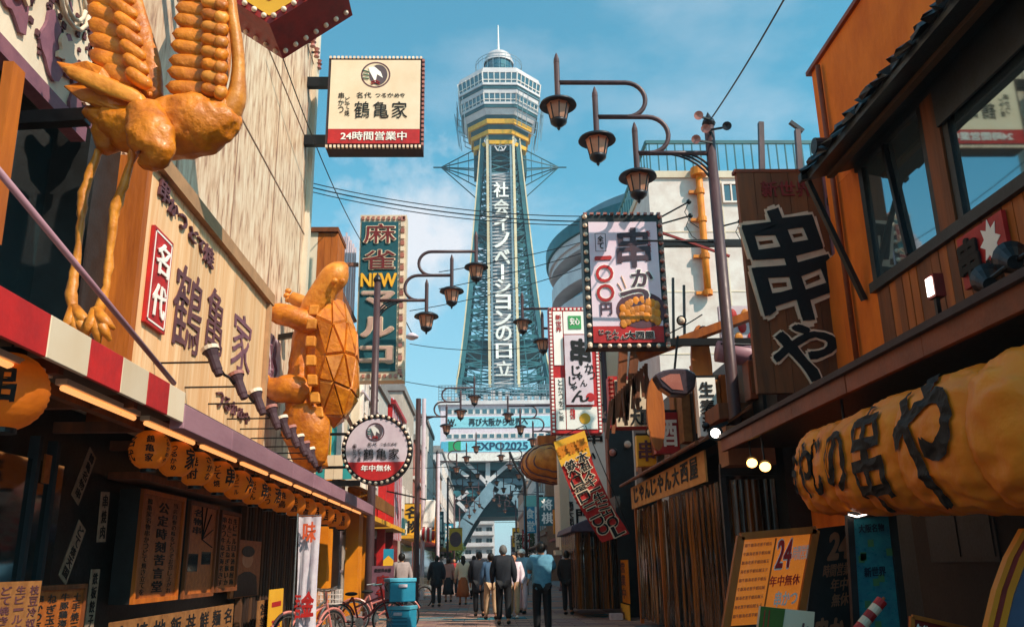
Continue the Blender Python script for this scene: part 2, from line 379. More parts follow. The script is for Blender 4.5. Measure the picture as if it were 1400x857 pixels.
def house(name, label, x0, x1, y0, y1, h, wallm, roofm=M['grey'], street='x-', floors=3, nw=3, front=True, glass=M['glass'], ww=.9, wh=1.2, z0=0, fw=2, cat='building', trim=None, base=3.4):
    t = thing(name, label, cat, ((x0+x1)/2, (y0+y1)/2, z0))
    MB().box(x0, x1, y0, y1, z0, h).build('wall', wallm, t)
    MB().box(x0-.12, x1+.12, y0-.12, y1+.12, h+.003, h+.35).build('parapet', roofm, t)
    pos = x0 if street == 'x-' else x1
    for fl in range(floors):
        zb = base+.9+fl*(h-base)/floors
        if zb+wh > h-.2: continue
        for k in range(nw):
            yc = y0+(y1-y0)*(k+.5)/nw; rect_win(t, street, yc-ww/2, yc+ww/2, zb, zb+wh, pos, 2, glass=glass)
        if front:
            for k in range(fw):
                xc = x0+(x1-x0)*(k+.5)/fw; rect_win(t, 'y-', xc-ww/2, xc+ww/2, zb, zb+wh, y0, 2, glass=glass)
        if trim:
            if street == 'x-': MB().box(x0-.12, x0+.02, y0-.14, y1+.14, zb-.55, zb-.35).build('string_course', trim, t)
            else: MB().box(x1-.02, x1+.12, y0-.14, y1+.14, zb-.55, zb-.35).build('string_course', trim, t)
    # shop front
    sf = MB()
    a, b = (x0-.02, x0+.1) if street == 'x-' else (x1-.1, x1+.02)
    s = -1 if street == 'x-' else 1
    MB().box(pos+s*.003, pos+s*.06, y0+.4, y1-.4, .12, 2.5).build('shopfront_glass', M['glass'], t)
    MB().box(pos+s*.003, pos+s*.9, y0+.2, y1-.2, 2.75, 2.9).build('shop_canopy', random.choice([M['cop'], M['red2'], M['awncloth'], M['yellow']]), t)
    return t

# ---------------------------------------------------------------- far buildings on both sides
random.seed(11)
lb = [(26.5, 33, 7.5, '#d9cdbd', 'pale two storey shop building after the amber pillars'),
      (33.3, 39, 8.5, '#cfc4bb', 'grey white shop building before the red columned one'),
      (46, 54, 10.5, '#c8b3a4', 'tan shop building beyond the red columned one'),
      (54.3, 64, 9, '#b5675a', 'brick red shop building along the left of the street'),
      (64.3, 76, 12, '#d6ccc6', 'off white building halfway to the tower'),
      (76.3, 92, 10, '#b8907c', 'tan brown building on the left past halfway'),
      (92.3, 110, 13, '#d8d0d0', 'pale grey building on the left near the tower'),
      (110.4, 130, 12, '#b9a49c', 'last tan building on the left before the tower')]
for i, (y0, y1, h, c, lab) in enumerate(lb):
    house('shop_building', lab, -13, -4.3, y0, y1, h, col(c), street='x+', floors=max(1, int((h-3)/3)), nw=max(2, int((y1-y0)/2.6)), trim=M['white'] if i % 2 else None)
rb = [(37, 44, 5.2, '#d9b58c', 'low tan shop building beyond the white specialist shop'),
      (44.4, 52, 6.0, '#cf9a5c', 'ochre shop building on the right mid street'),
      (52.3, 60, 6.5, '#d8cbc2', 'cream shop building on the right mid street'),
      (74, 86, 9, '#bd7f5e', 'brown shop building on the right beyond the curved tower block'),
      (86.4, 104, 10, '#cfc3bd', 'pale shop building on the right near the tower'),
      (104.4, 132, 11, '#b98d76', 'last brown building on the right before the tower')]
for i, (y0, y1, h, c, lab) in enumerate(rb):
    house('shop_building', lab, 5.4, 15, y0, y1, h, col(c), street='x-', floors=max(1, int((h-3)/3)), nw=max(2, int((y1-y0)/2.6)), trim=M['cop'] if i % 2 else None)
# beyond the tower
bk = [(-16, -6, 190, 26, '#d9d3d4', 'white apartment block beyond the tower, left of the street', 7),
      (-5.2, 3.2, 235, 26, '#e0dadb', 'white balconied apartment block seen through the tower arch', 8),
      (8, 20, 200, 12, '#a97a5c', 'brown building seen beyond the tower arch', 3),
      (22, 40, 210, 20, '#c5bcbc', 'grey apartment block behind the tower on the right', 5),
      (-40, -18, 200, 20, '#b8b0ae', 'grey apartment block behind the tower on the far left', 5)]
for (x0, x1, y0, h, c, lab, fl) in bk:
    t = thing('apartment_block', lab, 'building', ((x0+x1)/2, y0+6, 0))
    MB().box(x0, x1, y0, y0+12, 0, h).build('wall', col(c), t)
    MB().box(x0-.2, x1+.2, y0-.2, y0+12.2, h+.01, h+.8).build('roof', M['grey'], t)
    for f in range(fl):
        z = 3+f*(h-3)/fl; n = max(2, int((x1-x0)/2.6))
        for k in range(n):
            xc = x0+(x1-x0)*(k+.5)/n; rect_win(t, 'y-', xc-.85, xc+.85, z+.9, z+2.3, y0, 2)
        MB().box(x0+.2, x1-.2, y0-1.1, y0-.01, z+.1, z+.25).build('balcony_floor', M['white'], t)
        MB().box(x0+.2, x1-.2, y0-1.15, y0-1.05, z+.26, z+1.15).build('balcony_rail', M['tower'], t)
# trees by the tower
def tree(x, y, h, r, lab, seed):
    t = thing('street_tree', lab, 'tree', (x, y, 0)); random.seed(seed)
    tr = MB(); tr.tube([(x, y, 0), (x+.05, y, h*.3), (x, y+.1, h*.6)], [.16, .12, .08], 8)
    for k in range(5):
        a = k*1.3; tr.tube([(x, y, h*(.35+.05*k)), (x+math.cos(a)*r*.6, y+math.sin(a)*r*.6, h*.75)], [.06, .02], 6)
    tr.build('trunk', M['wood'], t)
    cr_ = MB()
    cl = [(Vector((random.gauss(0, 1), random.gauss(0, 1), random.gauss(0, .8))).normalized()*r*random.uniform(.3, .85)) for _ in range(26)]
    for c in cl:
        cc = Vector((x, y, h*.72))+Vector((c.x, c.y, c.z*.8)); rr = r*random.uniform(.2, .36)
        for _ in range(70):
            d = Vector((random.gauss(0, 1), random.gauss(0, 1), random.gauss(0, 1))).normalized()*rr*random.uniform(.5, 1.05)
            q = cc+d; a = Vector((random.gauss(0, 1), random.gauss(0, 1), random.gauss(0, 1))).normalized(); b = a.orthogonal().normalized(); s = .13
            cr_.add([q-a*s, q+b*s*.6, q+a*s, q-b*s*.6], [(0, 1, 2, 3)])
    cr_.build('crown', M['green'], t, kind='stuff')
tree(6.0, 92, 5.5, 2.6, 'round green street tree on the right before the tower', 3)
tree(7.6, 112, 7.0, 3.0, 'taller green street tree nearest the tower on the right', 5)
tree(-3.6, 100, 4.0, 1.6, 'small green tree beneath the yellow square sign', 8)

# ================================================================ THE TOWER
TY = 150.0
tx = 4.6
tow = thing('observation_tower', 'tall steel observation tower with octagonal deck and vertical white lettering', 'tower', (tx, TY, 0))
def lean(v):   # axis of the tower stays plumb
    return P(684, v, y=TY).z
z525, z200 = lean(525), lean(200)
hw0, hw1 = 7.4, 3.2
def hw(z): 
    k = (z-z525)/(z200-z525); return hw0+(hw1-hw0)*(k**.8 if k > 0 else k)
axx = [P(684, 525, y=TY).x, P(684, 200, y=TY).x]
AX = (axx[0]+axx[1])/2+.2
levels = [z525-3+(z200-z525+3)*i/20 for i in range(21)]
for (sx, sy) in ((-1, -1), (1, -1), (1, 1), (-1, 1)):
    lg = MB()
    for a, b in zip(levels[:-1], levels[1:]):
        lg.bar((AX+sx*hw(a), TY+sy*hw(a), a), (AX+sx*hw(b), TY+sy*hw(b), b+.1), .75, .75)
    lg.build('leg', M['teal'], tow)
    st = MB()
    for a, b in zip(levels[:-1], levels[1:]):
        st.bar((AX+sx*(hw(a)+.5), TY+sy*(hw(a)+.35), a), (AX+sx*(hw(b)+.5), TY+sy*(hw(b)+.35), b), .22, .22)
    if sy < 0: st.build('leg_edge_strip', M['stripe'], tow)
faces = []
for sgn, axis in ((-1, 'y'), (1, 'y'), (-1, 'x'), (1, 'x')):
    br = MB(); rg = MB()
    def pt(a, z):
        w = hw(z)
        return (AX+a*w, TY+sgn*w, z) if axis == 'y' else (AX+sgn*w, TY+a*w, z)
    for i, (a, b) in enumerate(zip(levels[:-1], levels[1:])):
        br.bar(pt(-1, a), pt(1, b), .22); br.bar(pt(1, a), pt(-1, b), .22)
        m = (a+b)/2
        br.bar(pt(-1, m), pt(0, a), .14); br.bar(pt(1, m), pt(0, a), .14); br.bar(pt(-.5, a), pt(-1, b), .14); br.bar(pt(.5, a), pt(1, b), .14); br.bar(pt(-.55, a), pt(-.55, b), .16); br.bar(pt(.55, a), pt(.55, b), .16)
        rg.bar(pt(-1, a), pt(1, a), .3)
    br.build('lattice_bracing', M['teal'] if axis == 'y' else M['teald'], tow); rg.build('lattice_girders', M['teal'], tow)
for v in (318, 480):   # solid platforms inside
    z = lean(v); w = hw(z)
    MB().box(AX-w+.4, AX+w-.4, TY-w+.4, TY+w-.4, z-1.4, z+.4).build('platform', M['teald'], tow)
# the lettering spine
fw = 2.45
lf = lambda v: P(684, v, y=TY-9+3.5*max(0, (526-v)/294)).z
yf = TY-hw0-1.0
sp = MB()
yq = lambda z: TY-hw(z)-.9
sp_pts = [(lf(v), yq(lf(v))) for v in (528, 232)]
(zb0, yb0), (zt0, yt0) = sp_pts
MB().prism([(AX-fw*.82, yb0+.5, zb0), (AX+fw*.82, yb0+.5, zb0), (AX+fw*.82, yt0+.5, zt0), (AX-fw*.82, yt0+.5, zt0)], (0, .3, 0)).build('lettering_backboard', M['greyblue'], tow)
for s in (-1, 1):
    m_ = MB(); m_.bar((AX+s*(fw+.0), yb0+.2, zb0), (AX+s*(fw+.0), yt0+.2, lean(196)), .45, .45); m_.build('cream_mast', M['stripe'], tow)
    m_ = MB(); m_.bar((AX+s*(fw-.55), yb0+.25, zb0), (AX+s*(fw-.55), yt0+.25, lean(200)), .35, .4); m_.build('grey_mast', M['greyblue'], tow)
rn = MB()
for i in range(60):
    k = i/60; z = zb0+(zt0-zb0)*k; y = yb0+(yt0-yb0)*k
    rn.bar((AX-fw, y+.3, z), (AX+fw, y+.3, z), .14)
    z2 = zb0+(zt0-zb0)*(k+1/60); y2 = yb0+(yt0-yb0)*(k+1/60)
    rn.bar((AX-fw*.8, y+.35, z), (AX+fw*.8, y2+.35, z2), .1)
rn.build('mast_rungs', M['tower'], tow)
txt = '社会イノベーションの日立'
vv = [258, 281.5, 304, 327, 350, 371, 391, 412, 434, 455, 479, 503]
for s, v in zip(txt, vv):
    z = lf(v); k = (z-zb0)/(zt0-zb0); y = yb0+(yt0-yb0)*k
    m_ = MB(); hh = (lf(v-11)-lf(v+11))*.93
    if s == 'ー': letters(m_, '｜', (AX, y, z), X, Z, .5, hh, off=.015, depth=.35)
    else: letters(m_, s, (AX, y, z), X, Z, 2.75, hh, off=.022, depth=.3)
    m_.build('character', M['letter'], tow)
# octagonal decks
def octo(mb, r, z0, z1, r2=None, rot=math.pi/8):
    r2 = r2 or r; vs = []
    for (rr, z) in ((r, z0), (r2, z1)):
        for k in range(8):
            a = rot+k*math.pi/4; vs.append((AX+math.cos(a)*rr, TY+math.sin(a)*rr, z))
    return mb.add(vs, [tuple(range(7, -1, -1)), tuple(range(8, 16))]+[(k, (k+1) % 8, 8+(k+1) % 8, 8+k) for k in range(8)])
zz = lambda v: P(684, v, y=TY-6).z
o_ = MB(); octo(o_, 3.6, zz(205), zz(196)); octo(o_, 4.6, zz(199), zz(194)); o_.build('deck_neck', M['teald'], tow)
rings = [(193, 188.5, 5.35, 'yellow'), (180.5, 175.5, 5.85, 'yellow'), (168.5, 163, 6.5, 'yellow')]
o_ = MB()
octo(o_, 4.7, zz(194), zz(186), 5.0); octo(o_, 5.2, zz(187), zz(172), 5.7); octo(o_, 5.7, zz(173), zz(156), 6.9); o_.build('deck_underside', M['teald'], tow)
for (v0, v1, r, c) in rings:
    o_ = MB(); octo(o_, r, zz(v0), zz(v1), r+.15); o_.build('yellow_band', M['yellow'], tow)
for (v0, v1, r0, r1, m_) in ((158, 150, 6.9, 7.6, 'tower'), (151, 146, 7.75, 7.8, 'teald'), (147, 144, 7.9, 7.9, 'tower'), (144, 132, 7.75, 7.95, None), (133, 127, 8.1, 8.15, 'tower'), (127.5, 123, 8.3, 8.3, 'teald'), (123, 120, 8.5, 8.5, 'tower'), (120, 106, 8.3, 8.6, None), (107, 99, 8.7, 8.2, 'tower'), (99.5, 98.5, 8.0, 7.9, 'grey')):
    o_ = MB(); octo(o_, r0, zz(v0), zz(v1), r1)
    if m_: o_.build('deck_band', M[m_], tow)
    else:
        g_ = o_.build('window_band', M['glassb'], tow); mu = MB()
        for k in range(8):
            a0 = math.pi/8+k*math.pi/4; a1 = a0+math.pi/4
            for q in range(7):
                f = q/6; 
                p0 = Vector((AX+r0*(math.cos(a0)*(1-f)+math.cos(a1)*f), TY+r0*(math.sin(a0)*(1-f)+math.sin(a1)*f), zz(v0)))
                p1 = Vector((AX+r1*(math.cos(a0)*(1-f)+math.cos(a1)*f), TY+r1*(math.sin(a0)*(1-f)+math.sin(a1)*f), zz(v1)))
                d = (p0-Vector((AX, TY, p0.z))).normalized()*.08
                mu.bar(p0+d, p1+d, .24 if q in (0, 6) else .16)
            zm = (zz(v0)*.72+zz(v1)*.28)
            mu.bar((AX+(r0+.15)*math.cos(a0), TY+(r0+.15)*math.sin(a0), zm), (AX+(r0+.15)*math.cos(a1), TY+(r0+.15)*math.sin(a1), zm), .14)
        mu.build('mullions', M['white'], g_)
# side maintenance cages, head house, dome, mast
for s, zr in ((-1, .9), (1, 1.0)):
    cg = MB()
    for i in range(6):
        z = zz(130+i*9*zr); r = 8.9-(i*.32 if i > 2 else 0)
        for k in (3, 4) if s < 0 else (7, 8):
            a0 = math.pi/8+k*math.pi/4-math.pi/4; a1 = a0+math.pi/4
            cg.bar((AX+r*math.cos(a0), TY+r*math.sin(a0), z), (AX+r*math.cos(a1), TY+r*math.sin(a1), z), .12)
    for k in (2, 3, 4) if s < 0 else (6, 7, 0):
        a0 = math.pi/8+k*math.pi/4
        for da in (0, .12, .25):
            cg.bar((AX+8.9*math.cos(a0+da), TY+8.9*math.sin(a0+da), zz(130)), (AX+8*math.cos(a0+da), TY+8*math.sin(a0+da), zz(176)), .12)
    cg.build('service_cage', M['greyblue'], tow)
pass
MB().lathe([(0, zz(99)), (2.7, zz(99)), (2.7, lean(88)), (0, lean(88))], (AX, TY, 0), 20).build('head_house', M['glassb'], tow)
d_ = MB(); z0 = lean(88); rr = 2.75
d_.lathe([(3.0, z0-.3), (3.0, z0+.1), (rr, z0+.11), (rr, z0+.7)]+[(rr*math.cos(a), z0+.7+rr*.72*math.sin(a)) for a in [math.pi/2*i/8 for i in range(1, 9)]], (AX, TY, 0), 20); d_.build('dome', M['tower'], tow, smooth=True)
MB().tube([(AX, TY, z0+2), (AX, TY, z0+4), (AX, TY, P(682, 35, y=TY).z)], [.3, .2, .1], 8).build('spire', M['letter'], tow)
rl = MB()
for k in range(24):
    a = k*math.pi/12; rl.bar((AX+4.6*math.cos(a), TY+4.6*math.sin(a), zz(99)), (AX+4.6*math.cos(a), TY+4.6*math.sin(a), lean(90)), .08)
    b = a+math.pi/12
    for v in (90, 94): rl.bar((AX+4.6*math.cos(a), TY+4.6*math.sin(a), lean(v)), (AX+4.6*math.cos(b), TY+4.6*math.sin(b), lean(v)), .08)
rl.build('roof_railing', M['greyblue'], tow)
# neon outrigger arms
for s, u in ((-1, 598), (1, 765)):
    a_ = MB(); tip = Vector((AX+s*11.3, TY, lean(231)+.3)); nz = lean(231)
    for (zo, yo) in ((5.0, 0), (1.2, -2.5), (1.2, 2.5), (-1.5, -2), (-1.5, 2), (-7.5, 0), (-4.5, 0)):
        a_.bar((AX+s*3.2, TY+yo, nz+zo), tip, .17)
    for f in (.35, .6, .8):
        a_.bar(Vector((AX+s*3.2, TY, nz+5)).lerp(tip, f), Vector((AX+s*3.2, TY, nz-4.5)).lerp(tip, f), .12)
    a_.tube([tip-Vector((s*1.0, 0, 0)), tip+Vector((s*1.5, 0, 0))], .14, 6)
    a_.build('outrigger_arm', M['teald'], tow)
    MB().box(AX+s*3.0, AX+s*5.0, TY-2, TY+2, nz-1.8, nz+1.8).build('outrigger_box', M['teald'], tow)
# small hexagon neon cluster under the decks
h_ = MB()
for (dx, v) in ((0, 215), (-1.9, 208), (1.9, 208)):
    z = lean(v)
    for k in range(6):
        a = k*math.pi/3; b = a+math.pi/3; h_.bar((AX+dx+1.1*math.cos(a), TY-4.6, z+1.1*math.sin(a)), (AX+dx+1.1*math.cos(b), TY-4.6, z+1.1*math.sin(b)), .22); h_.bar((AX+dx, TY-4.6, z), (AX+dx+1.1*math.cos(a), TY-4.6, z+1.1*math.sin(a)), .16)
h_.build('hexagon_neon', M['tower'], tow)
# base building over the street
BY = 140.0
pb = lambda u, v: P(u, v, y=BY)
x0, x1 = pb(602, 600).x, pb(772, 600).x
bb = thing('tower_base_building', 'white base building of the tower with lettered window bands over the street', 'building', ((x0+x1)/2, BY+8, 0))
zb = lambda v: P(684, v, y=BY).z
MB().box(x0, x1, BY, BY+20, zb(628), zb(552)).build('wall', M['white2'], bb)
MB().box(x0-.4, x1+.4, BY-.5, BY+20, zb(630), zb(619)).build('lip', M['white'], bb)
MB().box(x0-.5, x1+.5, BY-.6, BY+20.4, zb(553), zb(548)).build('roof', M['tower'], bb)
rl = MB(); n = 40
for i in range(n+1):
    x = x0-.3+(x1-x0+.6)*i/n; rl.box(x-.05, x+.05, BY-.5, BY-.4, zb(548), zb(527))
for v in (546, 542, 538, 534, 530, 527): rl.box(x0-.35, x1+.35, BY-.52, BY-.4, zb(v)-.06, zb(v)+.06)
rl.build('roof_fence', M['greyblue'], bb)
sc_ = MB(); random.seed(4)
for i in range(16):
    x = x0+1+(x1-x0-2)*i/15; sc_.box(x, x+.7, BY+1.5, BY+2.3, zb(548), zb(548)+random.uniform(.8, 2.2))
sc_.build('roof_equipment', M['tower'], bb)
for (v0, v1) in ((566, 558), (599, 592)):
    for i in range(16):
        xa = x0+.9+(x1-x0-1.8)*i/16; xb = x0+.9+(x1-x0-1.8)*(i+1)/16
        f = MB(); f.box(xa+.05, xb-.05, BY-.06, BY+.0, zb(v0), zb(v1)); w_ = f.build('window', M['white'], bb)
        MB().box(xa+.2, xb-.2, BY-.1, BY-.05, zb(v0)+.12, zb(v1)-.12).build('pane', M['glassb'], w_)
for (v0, v1, txt_, ua, ub, c) in ((584, 569, '再び大阪から世界へ', 641, 722, '#8fd0dc'), (617, 602, 'EXPO2025', 650, 722, '#7cc8da')):
    pn = MB(); pn.box(x0+1, x1-.8, BY-.14, BY-.02, zb(v0), zb(v1)); po = pn.build('billboard_panel', col(c), bb)
    l_ = MB(); letters(l_, txt_, ((pb(ua, v0).x+pb(ub, v0).x)/2, BY-.16, (zb(v0)+zb(v1))/2), X, Z, pb(ub, v0).x-pb(ua, v0).x, (zb(v1)-zb(v0))*.72, off=.02, depth=.06); l_.build('lettering', M['ink'] if v0 < 600 else col('#123c5c'), po)
    if v0 > 600:
        MB().box(pb(613, v0).x, pb(630, v0).x, BY-.2, BY-.145, zb(v0)+.1, zb(v1)-.1).build('green_emblem', col('#1f9a60'), po)
        MB().box(pb(603, v0).x, pb(612, v0).x, BY-.2, BY-.145, zb(v0)+.1, zb(v1)-.1).build('blue_emblem', col('#58b4d0'), po)
    else:
        l_ = MB(); letters(l_, 'W.', (pb(618, v0).x, BY-.16, (zb(v0)+zb(v1))/2), X, Z, pb(624, v0).x-pb(613, v0).x, (zb(v1)-zb(v0))*.6, off=.03, depth=.06); l_.build('lettering', M['ink'], po)
# understructure: girders, K braces, the great raking legs
MB().box(x0+1, x1-1, BY+1.5, BY+19, zb(640)-.1, zb(629)).build('girder_box', M['teal'], bb)
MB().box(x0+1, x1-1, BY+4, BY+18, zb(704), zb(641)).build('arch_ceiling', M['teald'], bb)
MB().box(x0+.5, x1-.5, BY+2.5, BY+3.5, zb(661), zb(652)).build('cross_girder', M['greyblue'], bb)
MB().box(x0+.5, x1-.5, BY+2.0, BY+3.0, zb(676), zb(668)).build('cross_girder', M['teal'], bb)
k_ = MB()
for (ua, va, ub, vb_) in ((635, 630, 665, 660), (665, 660, 700, 630), (667, 630, 667, 672), (604, 665, 640, 700), (604, 700, 640, 672), (610, 630, 640, 652), (700, 632, 722, 655), (730, 655, 745, 630)):
    k_.bar(P(ua, va, y=BY+1.2), P(ub, vb_, y=BY+1.2), .75, .6)
k_.build('bracing', M['tower'], bb)
for s, pts_ in ((-1, [(676, 664), (655, 690), (640, 712), (618, 752), (600, 800)]), (1, [(676, 664), (700, 672), (722, 700), (742, 740), (756, 800)])):
    for a, b in zip(pts_[:-1], pts_[1:]):
        pass
    lg = MB(); pp = [P(u, v, y=BY+1.0) for u, v in pts_]; pp[-1].z = 0
    for a, b in zip(pp[:-1], pp[1:]): lg.bar(a, b+(b-a).normalized()*.2, 2.0, 1.6, up=(0, 1, 0))
    lg.build('raking_leg', M['greyblue'], bb)
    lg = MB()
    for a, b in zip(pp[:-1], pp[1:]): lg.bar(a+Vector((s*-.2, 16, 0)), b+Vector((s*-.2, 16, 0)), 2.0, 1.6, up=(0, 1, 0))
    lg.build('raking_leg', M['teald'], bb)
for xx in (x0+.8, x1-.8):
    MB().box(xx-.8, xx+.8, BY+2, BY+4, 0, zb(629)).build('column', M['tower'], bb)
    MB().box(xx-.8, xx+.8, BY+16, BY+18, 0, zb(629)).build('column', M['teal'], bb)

# curved tower block on the right
cb = thing('curved_block', 'tall block with stacked curved white and blue balconies behind the yen sign', 'building', (17, 66, 0))
nseg = 40
def arc(mb, r, z0, z1, r_in=0):
    vs = []; 
    for z in (z0, z1):
        for k in range(nseg+1):
            a = math.pi*.5+math.pi*1.0*k/nseg; vs.append((17+r*math.cos(a)*1.0, 66+r*math.sin(a)*1.1, z))
    n = nseg+1
    mb.add(vs, [tuple(range(n-1, -1, -1)), tuple(range(n, 2*n))]+[(k, k+1, n+k+1, n+k) for k in range(n-1)]+[(n-1, 0, n, 2*n-1)])
    return mb
H0 = P(790, 292, y=60).z
arc(MB(), 9.6, 0, H0-2).build('wall', col('#6e5a60'), cb)
nfl = 10
for i in range(nfl):
    z = 3+(H0-6)*i/(nfl-1)
    arc(MB(), 11.2, z, z+1.15).build('balcony_band', M['tower'], cb)
    arc(MB(), 10.4, z+1.16, z+1.75).build('balcony_window', M['glassb'], cb)
arc(MB(), 11.6, H0-1.9, H0-.9).build('cornice', M['teal'], cb)
arc(MB(), 9.9, H0-.89, H0+.6).build('roof', M['greyblue'], cb)
arc(MB(), 11.4, H0-2.6, H0-1.95).build('fascia', M['tower'], cb)
# ================================================================ LEFT SIDE
LX = -4.0; AXL = -2.6
RY = Y   # 'right' along the left wall as seen from the street
def onx(u, v, x): return P(u, v, x=x)
shop = thing('crane_turtle_restaurant', 'dark wooden restaurant front with stained tall pale wall above, at left', 'building', (-4.6, 12, 0))
endy = P(420, 300, x=LX).y            # far edge of the tall pale wall
MB().box(-9, LX, 8.2, endy, 2.9, 17).build('upper_wall', M['marble'], shop)
MB().box(-9, LX-.45, -3, 8.19, 2.9, 9).build('near_wall', M['dark'], shop)
MB().box(-9, LX+.012, 8.05, 8.195, 2.9, 6.5).build('added_dark_sheet', M['dark'], shop)  # dark sheet added over the pale wall end, stands in for the opening's darkness
MB().box(LX+.002, LX+.03, 8.196, P(183, 400, x=-3.72).y-.15, 2.9, 6.0).build('added_dark_sheet', M['dark'], shop)  # second dark sheet, added where the pale wall showed behind the crane's legs
MB().box(-9, LX-.05, -3, endy-.01, 0, 2.89).build('ground_floor_wall', M['dark'], shop)
# seams of the tall cladding
sm = MB()
for y in [10.4+i*2.5 for i in range(4)]: sm.box(LX-.01, LX+.012, y, y+.03, 6.4, 17)
for z in (8.6, 10.8, 13, 15.2): sm.box(LX-.01, LX+.014, 8.2, endy, z, z+.025)
sm.build('cladding_seams', col('#9a7a66'), shop)
ed = MB(); ed.box(LX-.05, LX+.1, endy-.25, endy, 2.9, 17); ed.build('corner_trim', M['plaster'], shop)
# dark upper window + frames near the crane
yA, yB = 4.2, P(170, 300, x=LX).y
MB().box(LX-.4, LX-.36, 3.0, 8.15, 2.95, 5.6).build('window_pane', M['glass'], shop)
f_ = MB()
for y in (5.3, 6.6): f_.box(LX-.36, LX-.3, y, y+.12, 2.95, 5.6)
f_.build('window_frame', M['black'], shop)
fr = MB(); fr.bar(onx(-14, 330, -3.3), onx(20, 92, -3.3), .07, .16); fr.build('orange_post', M['woodo'], shop)
MB().box(-4.5, -3.95, 3, 7.6, 5.5, 5.62).build('header_beam', M['dark'], shop)
# carved and painted relief panel at the top left
rp = thing('relief_panel', 'painted relief panel of purple clouds on cream behind the golden bird', 'panel', (-3.9, 6, 5.6))
Yr0, Yr1 = 3.0, 7.7
zr0 = P(61, 127, x=-3.86).z
MB().box(-4.05, -3.9, Yr0, Yr1, zr0, 9.2).build('panel_board', M['plaster'], rp)
MB().box(-4.0, -3.86, Yr0, Yr1, zr0-.05, zr0+.1).build('panel_edge', M['violet'], rp)
random.seed(21)
def blob(cy, cz, r, x, m_, nm, sq=1.0, seed=0, n=26):
    pts = []
    for k in range(n):
        a = 2*math.pi*k/n; rr = r*(.75+.45*noise.noise(Vector((math.cos(a)*1.6+seed, math.sin(a)*1.6, seed)))+.12*math.sin(5*a+seed))
        pts.append((x, cy+math.cos(a)*rr*sq, cz+math.sin(a)*rr))
    MB().prism(pts, (.03, 0, 0)).build(nm, m_, rp)
for i in range(20):
    cy = 5.1+(i % 5)*.62+random.uniform(-.15, .15); cz = 5.95+(i//5)*.85+random.uniform(-.2, .2)
    blob(cy, cz, .36, -3.895, M['violet'], 'cloud_patch', seed=i*3.1)
    blob(cy+.05, cz+.03, .2, -3.862, M['vinyl'], 'cloud_highlight', seed=i*2.3+1)
sw = MB()
for i in range(5):
    cy = 5.3+i*.6; cz = 6.6+(i % 3)*.5
    for rr in (.3, .22): sw.tube([(-3.84, cy+math.cos(a)*rr, cz+math.sin(a)*rr) for a in [j*.45 for j in range(15)]], .022, 6)
sw.build('carved_scrolls', M['plaster'], rp, smooth=True)
dt = MB()
for i in range(420):
    cy = random.uniform(5.0, 7.65); cz = random.uniform(5.75, 8.2); r = random.uniform(.012, .03)
    dt.box(-3.895, -3.875, cy-r, cy+r, cz-r, cz+r)
dt.build('painted_dots', M['brush'], rp, kind='stuff')

# ---------------------------------------------------------------- the big wooden board
BX = -3.72
yb0, yb1 = P(183, 400, x=BX).y, P(362, 450, x=BX).y
zb0_, zb1_ = P(250, 500, x=BX).z-.35, P(207, 224, x=BX).z
zb0_ = P(160, 480, x=BX).z-.75
bd = thing('wooden_signboard', 'large pale plank signboard with brushed shop name and red plaque', 'signboard', (BX-.1, (yb0+yb1)/2, zb0_))
n = 14
for i in range(n):
    a = yb0+(yb1-yb0)*i/n; b = yb0+(yb1-yb0)*(i+1)/n
    MB().box(BX-.05, BX+random.uniform(0, .006), a+.006, b-.006, zb0_, zb1_).build('plank', M['woodl'], bd)
MB().box(BX-.2, BX+.09, yb0-.12, yb1+.2, zb1_+.002, zb1_+.2).build('top_rail', col('#b98a62'), bd)
MB().box(LX+.002, BX+.06, yb0-.14, yb0-.005, zb0_, zb1_).build('side_board', M['woodo'], bd)
MB().box(BX-.2, BX+.07, yb1+.005, yb1+.14, zb0_, zb1_).build('side_board', col('#b98a62'), bd)
def wp(u, v): return P(u, v, x=BX)
# red plaque
c = [wp(207, 312), wp(232, 330), wp(219, 458), wp(191, 438)]
ya = (c[0].y+c[3].y)/2; yb_ = (c[1].y+c[2].y)/2; za = (c[0].z+c[1].z)/2; zc = (c[2].z+c[3].z)/2
pl = MB().box(BX+.008, BX+.05, ya, yb_, zc, za).build('red_plaque', M['red'], bd)
l_ = MB(); b2 = .035
for (q0, q1, q2, q3) in ((ya+b2, yb_-b2, za-b2-.02, za-b2), (ya+b2, yb_-b2, zc+b2, zc+b2+.02), (ya+b2, ya+b2+.02, zc+b2, za-b2), (yb_-b2-.02, yb_-b2, zc+b2, za-b2)): l_.box(BX+.051, BX+.056, q0, q1, q2, q3)
for i, s in enumerate('名代'):
    letters(l_, s, (BX+.052, (ya+yb_)/2, za-(za-zc)*(.28+.44*i)), Y, Z, (yb_-ya)*.68, (za-zc)*.34, off=.02, wob=.03, shear=.05)
l_.build('lettering', M['letter'], pl)
def boardchars(s, cells, m_, off, wob=.05, depth=.03, nm='brushed_lettering'):
    b = MB()
    for i, (chx, (u, v, w, h)) in enumerate(zip(s, cells)):
        ctr = wp(u, v); wy = abs(wp(u+w/2, v).y-wp(u-w/2, v).y); hz = abs(wp(u, v-h/2).z-wp(u, v+h/2).z)
        letters(b, chx, ctr, Y, Z, wy, hz, off=off, depth=depth, wob=wob, seed=i, shear=.04, proud=.01)
    return b.build(nm, m_, bd)
boardchars('鶴', [(256, 424, 42, 118)], M['brush'], .006, depth=.012)
boardchars('亀', [(293, 440, 26, 92)], M['brush'], .008, depth=.012)
boardchars('家', [(330, 470, 27, 84)], M['violet'], .01, depth=.012)
boardchars('串かつ', [(222, 262, 15, 32), (234, 285, 14, 24), (247, 303, 12, 22)], M['brush'], .02)
